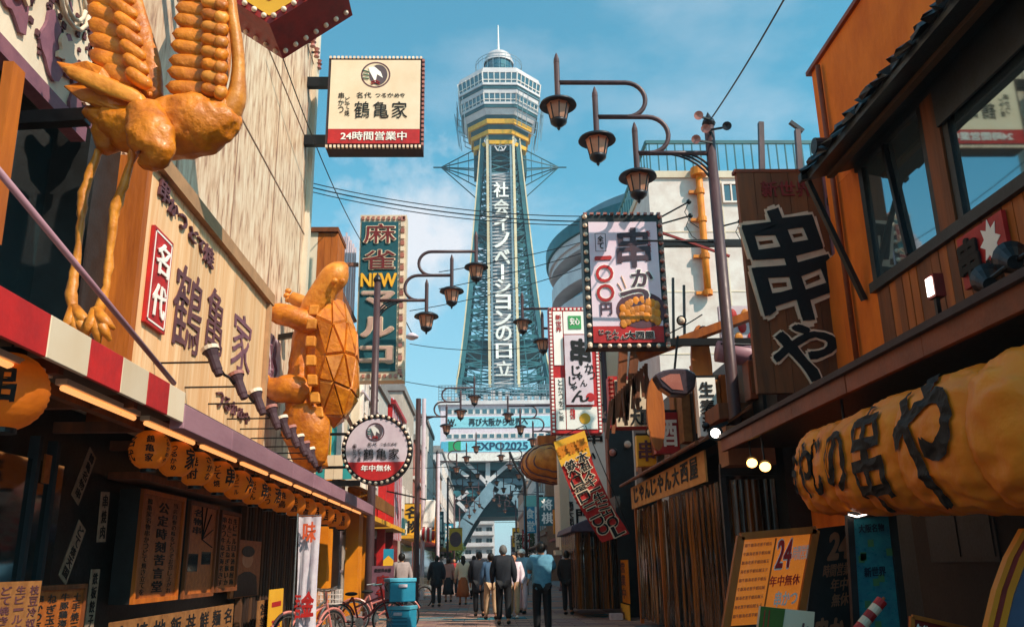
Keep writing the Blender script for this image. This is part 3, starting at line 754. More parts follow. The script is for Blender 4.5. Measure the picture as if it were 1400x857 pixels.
boardchars('どて焼', [(262, 322, 12, 20), (272, 335, 10, 18), (283, 350, 14, 28)], M['brush'], .02)
boardchars('つるかめや', [(298, 545, 10, 22), (308, 552, 9, 20), (318, 559, 9, 19), (327, 566, 8, 18), (335, 572, 8, 17)], M['brush'], .012)

# ---------------------------------------------------------------- awning: fascia, sheets, tubes
aw = thing('street_awning', 'long shop awning with red and white striped fascia running into a mauve beam', 'awning', (-3.3, 13, 2.45))
us = [-60, 66, 121, 166, 201, 229, 251]; cl_ = ['red', 'vinyl', 'red', 'vinyl', 'red', 'vinyl']
yv = lambda u, v: P(u, v, x=AXL).y
ys = [P(us[i], 393+.592*us[i]+30, x=AXL).y for i in range(len(us))]
ztop = P(100, 452, x=AXL).z; zbot = P(100, 513, x=AXL).z; zte = P(505, 697, x=AXL).z; zbe = P(505, 711, x=AXL).z
for i in range(6):
    MB().box(AXL-.03, AXL+random.uniform(-.002, .004), ys[i]+.002, ys[i+1]-.002, zbot+.03, ztop+.02).build('fascia_board', M[cl_[i]], aw, label=('red' if cl_[i] == 'red' else 'cream white')+' fascia board', bevel=.004)
ye = 21.0; segs = 9; yst = ys[-1]
for i in range(segs):
    a = yst+(ye-yst)*i/segs; b = yst+(ye-yst)*(i+1)/segs
    MB().box(AXL-.12, AXL+random.uniform(.0, .006), a+.004, b-.004, zbot-.02, ztop-.08).build('beam_plate', M['beam'], aw, bevel=.006)
MB().box(AXL-.16, AXL-.04, yst, ye, ztop-.079, ztop-.05).build('beam_cap', col('#5a4450'), aw)
sh = MB(); sh.prism([(AXL-.05, 1, ztop-.12), (AXL-.05, ye, ztop-.12), (LX+.02, ye, ztop+.15), (LX+.02, 1, ztop+.15)], (0, 0, .04)); sh.build('roof_sheet', col('#8b6a54'), aw)
for i in range(15):
    y = 3+i*1.25; MB().box(LX+.05, AXL-.13, y, y+.07, zbot+.03, zbot+.13).build('rafter', M['wood'], aw)
MB().box(AXL-.55, AXL-.47, 2, ye-.2, zbot+.02, zbot+.1).build('lantern_rail', M['wood'], aw)
# lit tubes
tgrp = 'warm tubes under the awning'
for i in range(11):
    y = 4.3+i*1.5; nth = ['first', 'second', 'third', 'fourth', 'fifth', 'sixth', 'seventh', 'eighth', 'ninth', 'tenth', 'last'][i]
    t = thing('tube_light', 'warm tube light above the paper lanterns, %s in the row from the camera' % nth, 'tube light', (AXL-.25, y+.65, zbot+.05), tgrp)
    MB().box(AXL-.29, AXL-.21, y, y+1.3, zbot+.02, zbot+.06).build('tube_housing', M['vinyl'], t)
    MB().tube([(AXL-.25, y+.03, zbot), (AXL-.25, y+1.27, zbot)], .022, 8).build('tube', M['tube'], t, smooth=True)
# support rod (diagonal)
rd = MB(); rd.tube([onx(-20, 212, -2.75), onx(238, 524, AXL-.05)], .022, 10); rd = rd.build('awning_stay_rod', M['beam'], None, smooth=True)
tag(rd, 'long pinkish diagonal stay rod holding the striped awning', 'rod')

# spotlights on arms
for i in range(10):
    k = i/9; u = [291, 326, 352, 373, 388, 400, 411, 419, 426, 432][i]; v = [488, 522, 545, 566, 580, 593, 605, 614, 622, 629][i]
    xx = -3.05; p = P(u, v, x=xx)
    places = ['nearest the camera, under the turtle character', 'second from the camera, under the last big character', 'third from the camera, by the board corner', 'fourth, past the board edge', 'fifth, below the hind flipper', 'sixth, in the cluster under the turtle', 'seventh in the receding row', 'eighth in the receding row', 'ninth in the receding row', 'last and smallest before the round sign']
    t = thing('spotlight', 'mauve awning spotlight, '+places[i], 'spotlight', p, 'spotlights over the left awning')
    d = Vector((-.35, .1, .8)).normalized()
    MB().tube([(LX+.28 if p.y < yb1 else LX, p.y+.02, p.z-.06), (p.x, p.y, p.z-.06)], .012, 6).build('arm', M['black'], t)
    MB().lathe([(0, -.24), (.045, -.24), (.05, -.19), (.06, -.17), (.06, 0), (.09, .08), (0, .08)], p, 12, d).build('lamp_body', col('#4a2e36'), t, smooth=False)
    MB().lathe([(.10, .075), (.106, .12), (.085, .12), (0, .1)], p, 14, d).build('lamp_lens', M['bulbdim'] if i % 2 else M['bulb'], t)
cbm = MB(); cbm.tube([P(300+i*6.6, 503+i*6.3+(3 if i % 2 else 0), x=-3.1) for i in range(21)], .018, 6); cbm = cbm.build('lighting_cable', M['black'])
tag(cbm, 'dark cable sagging between the spotlights on the left', 'cable')

# ---------------------------------------------------------------- paper lanterns
def lantern(u, v, dia, texts, label, x=-2.95, sq=1.0):
    p = P(u, v, x=x); r = dia/2
    t = thing('paper_lantern', label, 'lantern', p, 'amber paper lanterns under the left awning')
    prof = []; hh = r*.92
    for i in range(25):
        a = -1+2*i/24; rr = r*math.sqrt(max(0, 1-(a*.93)**2))*(.985+.015*math.cos(i*math.pi)); prof.append((max(rr, r*.3), a*hh))
    MB().lathe(prof, p, 28).build('paper_body', M['lantern'], t, smooth=True)
    MB().lathe([(0, hh-.002), (r*.36, hh-.002), (r*.36, hh+.035), (0, hh+.035)], p, 20).build('top_ring', M['black'], t)
    MB().lathe([(0, -hh-.03), (r*.36, -hh-.03), (r*.36, -hh+.002), (0, -hh+.002)], p, 20).build('bottom_ring', M['black'], t)
    MB().tube([p+Vector((0, 0, hh+.03)), p+Vector((0, 0, hh+.13))], .008, 6).build('hook', M['black'], t)
    def wrap(a0):
        def w(a, b, d):
            k = max(-.9, min(.9, b/hh)); rr = r*math.sqrt(1-(k*.93)**2)+.004
            ang = a0+a/r; return p+Vector((math.sin(ang)*rr, -math.cos(ang)*rr, b))
        return w
    for a0, s in texts:
        b = MB(); n = len(s); ch = r*1.35/n
        for i, c in enumerate(s):
            w = wrap(a0); z = (n/2-.5-i)*ch
            letters(b, c, (0, 0, 0), X, Z, min(ch*.95, r*.75), ch*.85, off=.03, wob=.03, seed=i, wrap=lambda a, bb, d, z=z: w(a, bb+z, d))
        b.build('lettering', M['ink'], t)
    return t
LT = [(205, 615, .36, [(.35, '鶴亀家'), (-.75, '名代'), (1.3, 'つるかめや')], 'nearest round amber lantern with the three character shop name'),
      (241, 628, .36, [(.2, 'つるかめ'), (1.2, '家')], 'second amber lantern, half hidden behind the nearest one'),
      (268, 641, .37, [(.1, '焼酎'), (1.1, 'さかな')], 'amber lantern reading shochu in two bold characters'),
      (299, 652, .37, [(.2, 'どて焼'), (1.1, '串')], 'fourth amber lantern, with small characters beside the shochu one'),
      (325, 663, .37, [(.2, '生ビール'), (1.2, '冷')], 'fifth amber lantern, with a column of four characters'),
      (347, 671, .37, [(.2, 'おでん'), (1.2, '串')], 'sixth amber lantern in the left row'),
      (367, 678, .37, [(.2, '串かつ'), (1.1, '酒')], 'seventh amber lantern in the left row'),
      (386, 684, .37, [(.2, '焼鳥')], 'eighth amber lantern in the left row, above the white banner'),
      (402, 690, .37, [(.2, '地酒')], 'ninth amber lantern in the left row, above the white banner'),
      (418, 695, .37, [(.2, '定食')], 'tenth amber lantern in the left row, right of the white banner top'),
      (431, 700, .37, [(.2, '串')], 'eleventh amber lantern, fourth from the beam end'),
      (444, 704, .37, [(.2, '酒')], 'twelfth amber lantern, third from the beam end'),
      (455, 708, .37, [(.2, '串')], 'thirteenth amber lantern, second from the beam end'),
      (467, 712, .37, [(.2, '酒')], 'last amber lantern, at the far end of the mauve beam')]
for a in LT: lantern(*a)
# large lantern cut by the left frame edge
bl = P(8, 535, x=-2.95); lt = lantern(8, 535, .50, [(.35, '串')], 'big amber lantern cut off by the left edge of the picture')
del lt['group']

# ---------------------------------------------------------------- shop front below the awning
FX = -3.95
def strip(cu, cv, w, h, s, ang, lab):
    p = P(cu, cv, x=FX+.05); up = (Z*math.cos(ang)+Y*math.sin(ang)); rt = (Y*math.cos(ang)-Z*math.sin(ang))
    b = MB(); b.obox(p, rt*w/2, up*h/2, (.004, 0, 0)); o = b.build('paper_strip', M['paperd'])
    tag(o, lab, 'paper strip')
    b = MB(); vtext(b, s, p+Vector((.006, 0, 0))+up*h*.46, rt, up, w*.6, h*.92/len(s), off=.02, depth=.002, proud=.002, wob=.03); b.build('lettering', M['ink'], o)
strip(115, 650, .19, .55, '鶴亀名物串', .5, 'upper slanting white paper strip on the dark wall')
strip(141, 706, .2, .5, '串焼肉', -.06, 'upright paper strip beside the glazed menu cases')
strip(99, 754, .19, .58, 'どて焼天国', .5, 'lower slanting white paper strip on the dark wall')
strip(126, 819, .2, .58, '鉄板餃子', 0, 'lowest upright paper strip reading down in four characters')
# glazed poster cases
for (u0, u1, v0, v1, lab, kind) in ((180, 250, 662, 826, 'tall amber menu poster case nearest the camera, dense vertical writing', 0), (247, 297, 676, 820, 'middle glazed case with photo clippings', 1), (291, 328, 688, 812, 'third glazed case with densely scribbled menu', 2)):
    uc = (u0+u1)/2; ya = P(u0+8, 740, x=-3.7).y; yb_ = P(u1, 740, x=-3.7).y-.06
    z1 = P(uc, (v0+10), x=-3.7).z; z0 = P(uc, v1-4, x=-3.7).z
    t = thing('poster_case', lab, 'poster case', (-3.8, (ya+yb_)/2, z0))
    MB().box(-3.94, -3.72, ya, yb_, z0, z1).build('case', M['dark'], t)
    f = MB(); q = .05
    f.box(-3.72, -3.68, ya, ya+q, z0, z1); f.box(-3.72, -3.68, yb_-q, yb_, z0, z1); f.box(-3.72, -3.682, ya+q, yb_-q, z1-q, z1); f.box(-3.72, -3.682, ya+q, yb_-q, z0, z0+q); f.build('frame', M['woodo'] if kind == 0 else M['wood'], t)
    po = MB().box(-3.719, -3.71, ya+q, yb_-q, z0+q, z1-q).build('poster', M['poster'], t)
    b = MB(); wy = yb_-ya-2*q; hz = z1-z0-2*q
    if kind == 0:
        vtext(b, '公定時刻苦言堂', (-3.708, ya+q+wy*.52, z1-q-hz*.04), Y, Z, wy*.26, hz*.92/7, off=.03, depth=.003, proud=.001)
        for c_, s in ((.17, '鶴亀家名物串かつどて焼き立てを'), (.82, '当店自慢の味をどうぞお召し上がれ')): vtext(b, s, (-3.708, ya+q+wy*c_, z1-q-hz*.03), Y, Z, wy*.11, hz*.94/len(s), depth=.003, proud=.001)
    elif kind == 1:
        vtext(b, '名物串', (-3.708, ya+q+wy*.3, z1-q-hz*.03), Y, Z, wy*.3, hz*.1, off=.03, depth=.003, proud=.001)
        MB().box(-3.709, -3.705, ya+q+wy*.08, ya+q+wy*.42, z0+q+hz*.25, z0+q+hz*.45).build('clipping', M['glass'], t)
        MB().box(-3.709, -3.705, ya+q+wy*.55, ya+q+wy*.9, z0+q+hz*.33, z0+q+hz*.48).build('clipping', M['glass'], t)
        for k in range(5):
            a = -.2+k*.5; b.bar((-3.707, ya+q+wy*.5, z0+q+hz*.62), (-3.707, ya+q+wy*.5+math.cos(a)*wy*.42, z0+q+hz*.62+math.sin(a)*wy*.42), .03, .004)
    else:
        for k, s in enumerate(('串かつ牛ねぎ海老きす', 'れんこん玉ねぎ豚いか', '生ビール日本酒焼酎梅')): vtext(b, s, (-3.708, ya+q+wy*(.2+.3*k), z1-q-hz*.03), Y, Z, wy*.22, hz*.94/10, off=.02, depth=.003, proud=.001, wob=.05)
    b.build('lettering', M['ink'], po)
ct = MB(); ct.box(-3.94, -3.6, P(178, 660, x=-3.7).y, P(330, 700, x=-3.7).y, P(200, 662, x=-3.7).z+.02, P(200, 655, x=-3.7).z+.04); ct.build('case_hood', M['wood'], shop)
# dark sliding door and frames left of the strips
for (u, nm) in ((36, 'door_stile'), (62, 'door_stile')):
    p = P(u, 720, x=FX+.06); MB().box(FX, FX+.09, p.y-.03, p.y+.03, .1, 2.5).build(nm, col('#26323a'), shop)
MB().box(FX, FX+.05, 3.5, P(70, 720, x=FX).y, .6, 2.3).build('door_glass', M['glass'], shop)
il = MB(); pq = P(68, 640, x=FX+.1); il.box(FX+.06, FX+.08, pq.y-.05, pq.y+.06, pq.z-.13, pq.z+.12); o = il.build('door_lamp', M['poster'], shop)
# posters at bottom left
def wallposter(u0, v0, u1, v1, x, m_, lab, lines, mi=None, cat='poster', frame=None):
    a = P(u0, v0, x=x); b = P(u1, v1, x=x); 
    z1 = P((u0+u1)/2, v0, x=x).z; z0 = P((u0+u1)/2, v1, x=x).z
    t = thing('poster', lab, cat, (x, (a.y+b.y)/2, z0))
    p_ = MB().box(x, x+.02, a.y, b.y, z0, z1).build('sheet', m_, t)
    if frame:
        f = MB(); q = .04; f.box(x, x+.04, a.y-q, a.y, z0-q, z1+q); f.box(x, x+.04, b.y, b.y+q, z0-q, z1+q); f.box(x, x+.038, a.y, b.y, z1, z1+q); f.box(x, x+.038, a.y, b.y, z0-q, z0); f.build('frame', frame, t)
    l = MB(); wy = (b.y-a.y); hz = z1-z0
    for k, s in enumerate(lines): vtext(l, s, (x+.021, a.y+wy*(k+.5)/len(lines), z1-hz*.05), Y, Z, wy*.7/len(lines), hz*.9/len(s), off=.02, depth=.002, proud=.001, wob=.03)
    l.build('lettering', mi or M['brush'], t); return t
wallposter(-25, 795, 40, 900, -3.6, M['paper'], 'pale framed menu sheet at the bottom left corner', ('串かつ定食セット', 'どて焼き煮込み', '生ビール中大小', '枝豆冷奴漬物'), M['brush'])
wallposter(42, 806, 100, 900, -3.75, M['poster'], 'framed amber price list beside the corner menu sheet', ('串かつ百円均一', 'ねぎ玉葱椎茸', '牛豚鶏海老烏賊', '土手焼三百円'), M['dark'], frame=M['wood'])
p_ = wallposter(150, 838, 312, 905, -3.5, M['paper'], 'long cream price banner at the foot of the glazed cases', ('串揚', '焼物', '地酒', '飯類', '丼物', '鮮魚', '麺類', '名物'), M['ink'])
# poster of a man, plain
a = P(318, 770, x=-3.8)
pm = thing('portrait_poster', 'dim poster of a dark haired man in a vest beside the cases', 'poster', (-3.88, a.y, a.z-.4))
u0, u1 = 318, 356
ya, yb_ = P(u0, 770, x=-3.85).y, P(u1, 770, x=-3.85).y; z1, z0 = P(337, 738, x=-3.85).z, P(337, 815, x=-3.85).z
MB().box(-3.9, -3.85, ya, yb_, z0, z1).build('sheet', M['poster'], pm)
b = MB(); w = yb_-ya; hz = z1-z0; cy = (ya+yb_)/2
b.prism([(-3.849, cy+math.cos(k*.35)*w*.2, z0+hz*.66+math.sin(k*.35)*hz*.15) for k in range(18)], (.003, 0, 0)); b.build('printed_face', M['skin'], pm)
b = MB(); b.prism([(-3.845, cy+math.cos(k*.35)*w*.23, z0+hz*.8+math.sin(k*.35)*hz*.1) for k in range(18)], (.004, 0, 0)); b.prism([(-3.845, cy-w*.42, z0+.01), (-3.845, cy+w*.42, z0+.01), (-3.845, cy+w*.36, z0+hz*.36), (-3.845, cy+w*.1, z0+hz*.44), (-3.845, cy-w*.1, z0+hz*.44), (-3.845, cy-w*.36, z0+hz*.36)], (.003, 0, 0)); b.build('printed_vest', M['hair'], pm)
# slatted dark front further along
ds = MB()
y = P(330, 760, x=-3.9).y; k = 0
sl_me = None
while y < 20.5:
    o = MB().box(-3.95, -3.86, y, y+.11, .1, 2.5).build('slat', col('#3a2418') if k % 3 else col('#5c3a22'), shop); y += .2; k += 1
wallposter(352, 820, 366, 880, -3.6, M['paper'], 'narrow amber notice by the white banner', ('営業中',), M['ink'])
wallposter(368, 805, 382, 880, -3.5, M['yellow'], 'narrow yellow notice just left of the white banner', ('一番',), M['red'])

# white banner flag (nobori)
nb = P(424, 706, y=13.5); 
t = thing('banner_flag', 'tall white banner flag with red characters hanging by the bicycles', 'banner', (nb.x, 13.5, 0))
zz1 = nb.z; zz0 = .15; wv = .34
fl = MB(); nn_ = 14; 
for j in range(2):
    pass
rows = 16; cols = 8; vs = []; fs = []
for r in range(rows+1):
    for c_ in range(cols+1):
        a = c_/cols-.5; z = zz1+(zz0-zz1)*r/rows; k_ = r/rows
        vs.append((nb.x+a*wv*(1-.15*math.sin(k_*3)), 13.5+.05*math.sin(a*14+k_*2)*(.3+k_), z))
for r in range(rows):
    for c_ in range(cols):
        i = r*(cols+1)+c_; fs.append((i, i+1, i+cols+2, i+cols+1))
fl.add(vs, fs); fo = fl.build('cloth', M['fabric'], t, smooth=True)
l_ = MB(); vtext(l_, '味', (nb.x+.02, 13.42, zz1-.05), X, Z, .2, .36, off=.03, wob=.06, depth=.004); l_.build('lettering', col('#e2592c'), fo)
l_ = MB(); vtext(l_, '金', (nb.x+.04, 13.42, zz1-1.05), X, Z, .2, .42, off=.04, wob=.06, depth=.004); vtext(l_, '吾', (nb.x-.1, 13.42, zz1-1.1), X, Z, .1, .4, off=.02, wob=.06, depth=.004); l_.build('lettering', col('#c8221c'), fo)
MB().tube([(nb.x-wv/2-.02, 13.5, 0), (nb.x-wv/2-.02, 13.5, zz1+.05)], .014, 8).build('flag_pole', M['chrome'], t)
MB().tube([(nb.x-wv/2-.02, 13.5, zz1+.02), (nb.x+wv/2, 13.5, zz1+.02)], .008, 6).build('cross_rod', M['chrome'], t)

# ---------------------------------------------------------------- golden crane statue
GY = 6.7
def g(u, v, dy=0.0): 
    return P(u, v, y=GY+dy)
cr_t = thing('crane_statue', 'giant golden crane statue with raised wings standing over the striped awning', 'statue', (g(140, 450).x, GY, g(150, 470).z))
px_ = .0054  # metres per photo pixel at the statue
# body: swept ellipses along a spine
def swept(path, name, m_, parent, n=18, fn=None, smooth=True):
    """path: (point, ry (up), rz(depth)) -- ellipse cross sections"""
    mb = MB(); rings = []; pts = [Vector(p[0]) for p in path]
    for i, (p, ru, rd) in enumerate(path):
        t = (pts[min(i+1, len(pts)-1)]-pts[max(i-1, 0)]).normalized(); dd = Y; up = t.cross(dd).normalized()
        dp = up.cross(t).normalized()
        ring = []
        for k in range(n):
            a = 2*math.pi*k/n; q = Vector(p)+up*math.cos(a)*ru+dp*math.sin(a)*rd
            if fn: q = fn(q, i, a)
            ring.append(q)
        rings += ring
    fs = []
    m = len(path)
    for i in range(m-1):
        for k in range(n): 
            a = i*n+k; b = i*n+(k+1) % n; fs.append((a, b, b+n, a+n))
    fs += [tuple(range(n-1, -1, -1)), tuple((m-1)*n+k for k in range(n))]
    mb.add(rings, fs); return mb.build(name, m_, parent, smooth=smooth)
def rough(q, i, a): return q+Vector((noise.noise(q*9), noise.noise(q*9+Vector((5, 1, 2))), noise.noise(q*9+Vector((1, 7, 3)))))*.02+Vector((noise.noise(q*24), noise.noise(q*24+Vector((5, 1, 2))), noise.noise(q*24+Vector((1, 7, 3)))))*.011
def spine(lst, sub=4):
    """interpolate (u,v,ru,rd,dy) lists with catmull rom"""
    res = []
    for i in range(len(lst)-1):
        p0 = lst[max(i-1, 0)]; p1 = lst[i]; p2 = lst[i+1]; p3 = lst[min(i+2, len(lst)-1)]
        for s in range(sub):
            t = s/sub
            v = [.5*((2*b)+(-a+c)*t+(2*a-5*b+4*c-d)*t*t+(-a+3*b-3*c+d)*t**3) for a, b, c, d in zip(p0, p1, p2, p3)]
            res.append(v)
    res.append(list(lst[-1])); return [(g(v[0], v[1], v[4]), max(v[2], .5)*px_, max(v[3], .5)*px_) for v in res]
body = swept(spine([(118, 150, 8, 10, 0), (150, 165, 26, 26, 0), (190, 178, 42, 40, 0), (235, 176, 50, 48, 0), (272, 170, 52, 48, 0), (298, 160, 42, 38, 0), (310, 145, 22, 24, 0)], 10), 'body', M['gold'], cr_t, n=64, fn=rough)
nk = swept(spine([(300, 165, 26, 26, .0), (321, 140, 17, 20, -.02), (326, 100, 11, 13, -.05), (324, 60, 10, 11, -.08), (318, 20, 9, 10, -.1), (314, -30, 9, 9, -.12), (322, -60, 9, 9, -.15), (335, -70, 13, 12, -.2), (350, -66, 10, 10, -.22), (375, -60, 3, 3, -.24)]), 'neck', M['goldl'], cr_t, n=20)
th_ = swept(spine([(196, 150, 26, 22, -.22), (205, 185, 36, 24, -.3), (212, 212, 26, 20, -.28), (196, 225, 10, 12, -.22)], 9), 'thigh', M['gold'], cr_t, n=44, fn=rough)
th_ = swept(spine([(150, 150, 20, 20, .0), (148, 185, 26, 22, .05), (142, 208, 12, 14, .05)]), 'thigh', M['gold'], cr_t, n=24, fn=rough)
def gnarl(q, i, a): return q+Vector((noise.noise(q*16), 0, noise.noise(q*16+Vector((5, 1, 2)))))*.018
for L_ in ([(184, 205, 8, 8, -.2), (172, 245, 8, 8, -.18), (160, 278, 10, 10, -.15), (155, 300, 8, 8, -.15), (150, 345, 7.5, 7.5, -.12), (146, 385, 7, 7, -.12), (140, 410, 9, 9, -.12), (131, 432, 8, 8, -.12)],
           [(136, 205, 8, 8, .05), (122, 240, 8, 8, .05), (113, 272, 10, 10, .05), (111, 300, 8, 8, .05), (106, 345, 7, 7, .05), (101, 380, 8, 8, .05), (97, 405, 10, 10, .03), (101, 428, 8, 8, .03)]):
    L_ = [(a_, b_, c_*.82, d_*.82, e_) for a_, b_, c_, d_, e_ in L_]
    lg = swept(spine(L_), 'leg', M['goldl'], cr_t, n=14, fn=gnarl)
    u, v = L_[-1][0], L_[-1][1]; dy = L_[-1][4]
    b = MB()
    for (du, dv) in ((20, 34), (4, 40), (-16, 30), (26, 18)):
        q0 = g(u, v-6, dy-.02); q1 = g(u+du*.5, v+dv*.55-2, dy-.14); q2 = g(u+du, v+dv, dy-.1)
        b.tube([q0, q1, q2], [.05, .045, .015], 8)
    b.build('foot', M['goldl'], lg, smooth=True)
# tail plumes toward the wall
def feather(a, b_, w, dy0, dy1, parent, name='feather', thick=.035, m_=None, droop=0.0):
    """long lens shaped feather from pixel a to pixel b"""
    p, q = g(*a, dy0), g(*b_, dy1); ax = q-p; L_ = ax.length; axn = ax.normalized(); up = axn.cross(Y).normalized(); dn = Y
    mb = MB(); n = 10; m = 12; vs = []; fs = []
    for i in range(n+1):
        s = i/n; ww = w/2*px_*1.55*(max(0, 1-abs(2*s-1)**3.2)**.5*.98+.02); c = p+ax*s+up*math.sin(s*math.pi)*droop*px_
        for k in range(m):
            an = 2*math.pi*k/m; vs.append(c+up*math.cos(an)*ww+dn*math.sin(an)*thick*1.25*(max(0, 1-abs(2*s-1)**3)**.5))
    for i in range(n):
        for k in range(m): 
            e = i*m+k; f = i*m+(k+1) % m; fs.append((e, f, f+m, e+m))
    fs += [tuple(range(m-1, -1, -1)), tuple(n*m+k for k in range(m))]
    mb.add(vs, fs); return mb.build(name, m_ or M['gold'], parent, smooth=True)
def slab(poly, dy0, dy1, nm, wave=.0):
    mb = MB(); n = len(poly); a = [g(u, v, dy0+wave*math.sin(i*1.7)) for i, (u, v) in enumerate(poly)]; b = [g(u, v, dy1+wave*math.sin(i*1.7)) for i, (u, v) in enumerate(poly)]
    ca = sum(a, Vector())/n; cb_ = sum(b, Vector())/n; ca.y -= .05; cb_.y += .05
    mb.add(a+b+[ca, cb_], [(i, (i+1) % n, 2*n) for i in range(n)]+[((i+1) % n+n, i+n, 2*n+1) for i in range(n)]+[(i, i+n, (i+1) % n+n, (i+1) % n) for i in range(n)])
    return mb.build(nm, M['gold'], cr_t, bevel=.01)
for poly in ([(76, 84), (100, 88), (118, 83), (140, 92), (156, 108), (190, 122), (204, 140), (180, 140), (150, 122), (120, 118), (96, 108)],
             [(86, 118), (120, 110), (150, 112), (178, 128), (202, 140), (190, 152), (150, 150), (110, 138)],
             [(92, 122), (130, 134), (168, 144), (196, 160), (170, 170), (136, 152)]):
    slab(poly, -.12, .0, 'tail_plume', .03)
for k in range(5):
    feather((200-k*3, 140-k*3), (84+k*14, 92+k*9), 17, -.18+.02*k, -.26+.03*k, cr_t, 'tail_feather', .02, M['goldl'])
# wings: stacked long feathers
def wing(root_us, tips, rows, dy, right):
    w_ = thing_child('wing', cr_t, g(rows[0][0], rows[0][1], dy))
    for i, (u0, v0, u1, v1, w) in enumerate(rows): feather((u0, v0), (u1, v1), w, dy-.03*i*.3, dy-.1, w_, 'feather', .07, droop=3)
    return w_
def thing_child(name, parent, loc):
    o = MB().ell(loc, (.03, .03, .03), 8, 6).build(name, M['gold'], parent); return o
wl = thing_child('wing', cr_t, g(205, 130, .05))
core = swept(spine([(212, 140, 14, 12, .12), (196, 95, 30, 14, .12), (172, 40, 40, 14, .14), (150, -20, 44, 13, .15), (140, -60, 30, 10, .15)]), 'wing_core', M['gold'], cr_t)
for i in range(9):
    v = 108-i*21; u0 = 196-i*5.5; feather((u0+12, v+4), (121-i*.5+(6 if i == 0 else 0)+(12 if i == 0 else 0), v-16), 22, -.06+.02*(i % 2), -.10, wl, 'feather', .038, droop=6)
for i in range(7):
    v = 120-i*19; u0 = 208-i*4; feather((u0, v), (u0-36, v-26), 15, -.12, -.16, wl, 'covert_feather', .04, M['gold'], droop=2)
wr = thing_child('wing', cr_t, g(300, 120, .0))
core = swept(spine([(286, 140, 22, 12, .1), (282, 95, 40, 14, .1), (280, 40, 42, 14, .12), (278, -20, 42, 13, .15), (276, -60, 30, 10, .15)]), 'wing_core', M['gold'], cr_t)
for i in range(9):
    v = 124-i*18; feather((300, v-3), (226+i*2.2, v-6-(i % 2)*3), 19, -.06+.02*(i % 2), -.10, wr, 'feather', .038, droop=4)
for i in range(9):
    v = 130-i*17
    for j in range(2): feather((312-j*2+i*.4, v-4+j*4), (274+j*20, v-10+j*3), 15, -.12-.02*j, -.15-.02*j, wr, 'covert_feather', .04, M['goldl'] if (i+j) % 2 else M['gold'], droop=2)
MB().bar(g(120, 160, .05), (LX-.3, GY+.1, g(120, 160).z), .12, .12).build('mounting_bar', M['black'], cr_t)

# ---------------------------------------------------------------- golden turtle statue
TYY = 16.0; GY = TYY
px_ = .0147
tt = thing('turtle_statue', 'giant golden turtle statue climbing upright on the wall, faceted shell outward', 'statue', (g(425, 640).x, GY, g(425, 645).z))
swept(spine([(432, 432, 15, 20, .0), (424, 455, 20, 28, .0), (418, 490, 19, 34, .1), (415, 530, 21, 36, .1), (416, 570, 23, 34, .1), (421, 610, 24, 30, .1), (428, 642, 18, 22, .1)]), 'body', M['gold'], tt, n=24, fn=rough)
swept(spine([(424, 446, 17, 18, -.05), (431, 420, 18, 19, -.2), (446, 393, 17, 18, -.3), (458, 378, 18, 18, -.34), (467, 368, 13, 13, -.34), (474, 362, 4, 4, -.34)]), 'head', M['goldl'], tt, n=20, fn=lambda q, i, a: q+Vector((0, 0, 1))*.012*math.sin(a*9))
for (u, v) in ((468, 384), (458, 384)):
    MB().ell(g(u, v, -.62 if u > 460 else -.6), (.06, .05, .06), 12, 8).build('eye', M['goldl'], tt, smooth=True)
fl_a = swept(spine([(440, 446, 12, 14, -.3), (420, 440, 15, 15, -.42), (398, 433, 14, 14, -.5), (378, 427, 13, 12, -.5), (367, 419, 7, 7, -.5)]), 'flipper', M['gold'], tt, n=18, fn=rough)
fl_b = swept(spine([(418, 540, 16, 16, -.3), (402, 531, 18, 17, -.4), (380, 532, 16, 15, -.42), (363, 526, 9, 9, -.42)]), 'flipper', M['gold'], tt, n=18, fn=rough)
fl_c = swept(spine([(430, 420, 8, 10, .45), (412, 413, 10, 12, .45), (398, 406, 8, 8, .45)]), 'flipper', M['goldl'], tt, n=14)
for f_o, cs in ((fl_a, ((370, 410), (368, 419), (371, 428))), (fl_b, ((364, 516), (361, 526), (364, 536))), (fl_c, ((394, 398), (392, 404), (394, 410)))):
    for (u, v) in cs:
        d_ = -.5 if f_o != fl_c else .45
        MB().ell(g(u, v, d_), (.07, .06, .06), 8, 6).build('claw', M['goldl'], f_o, smooth=True)
# tail drape at the bottom
swept(spine([(415, 560, 26, 24, -.15), (420, 590, 30, 22, -.2), (430, 615, 20, 14, -.2), (438, 635, 7, 6, -.2)]), 'tail', M['gold'], tt, n=20, fn=lambda q, i, a: q+Vector((noise.noise(Vector((q.x*20, 0, q.z*2))), noise.noise(Vector((q.x*18, 3, q.z*2))), 0))*.04)
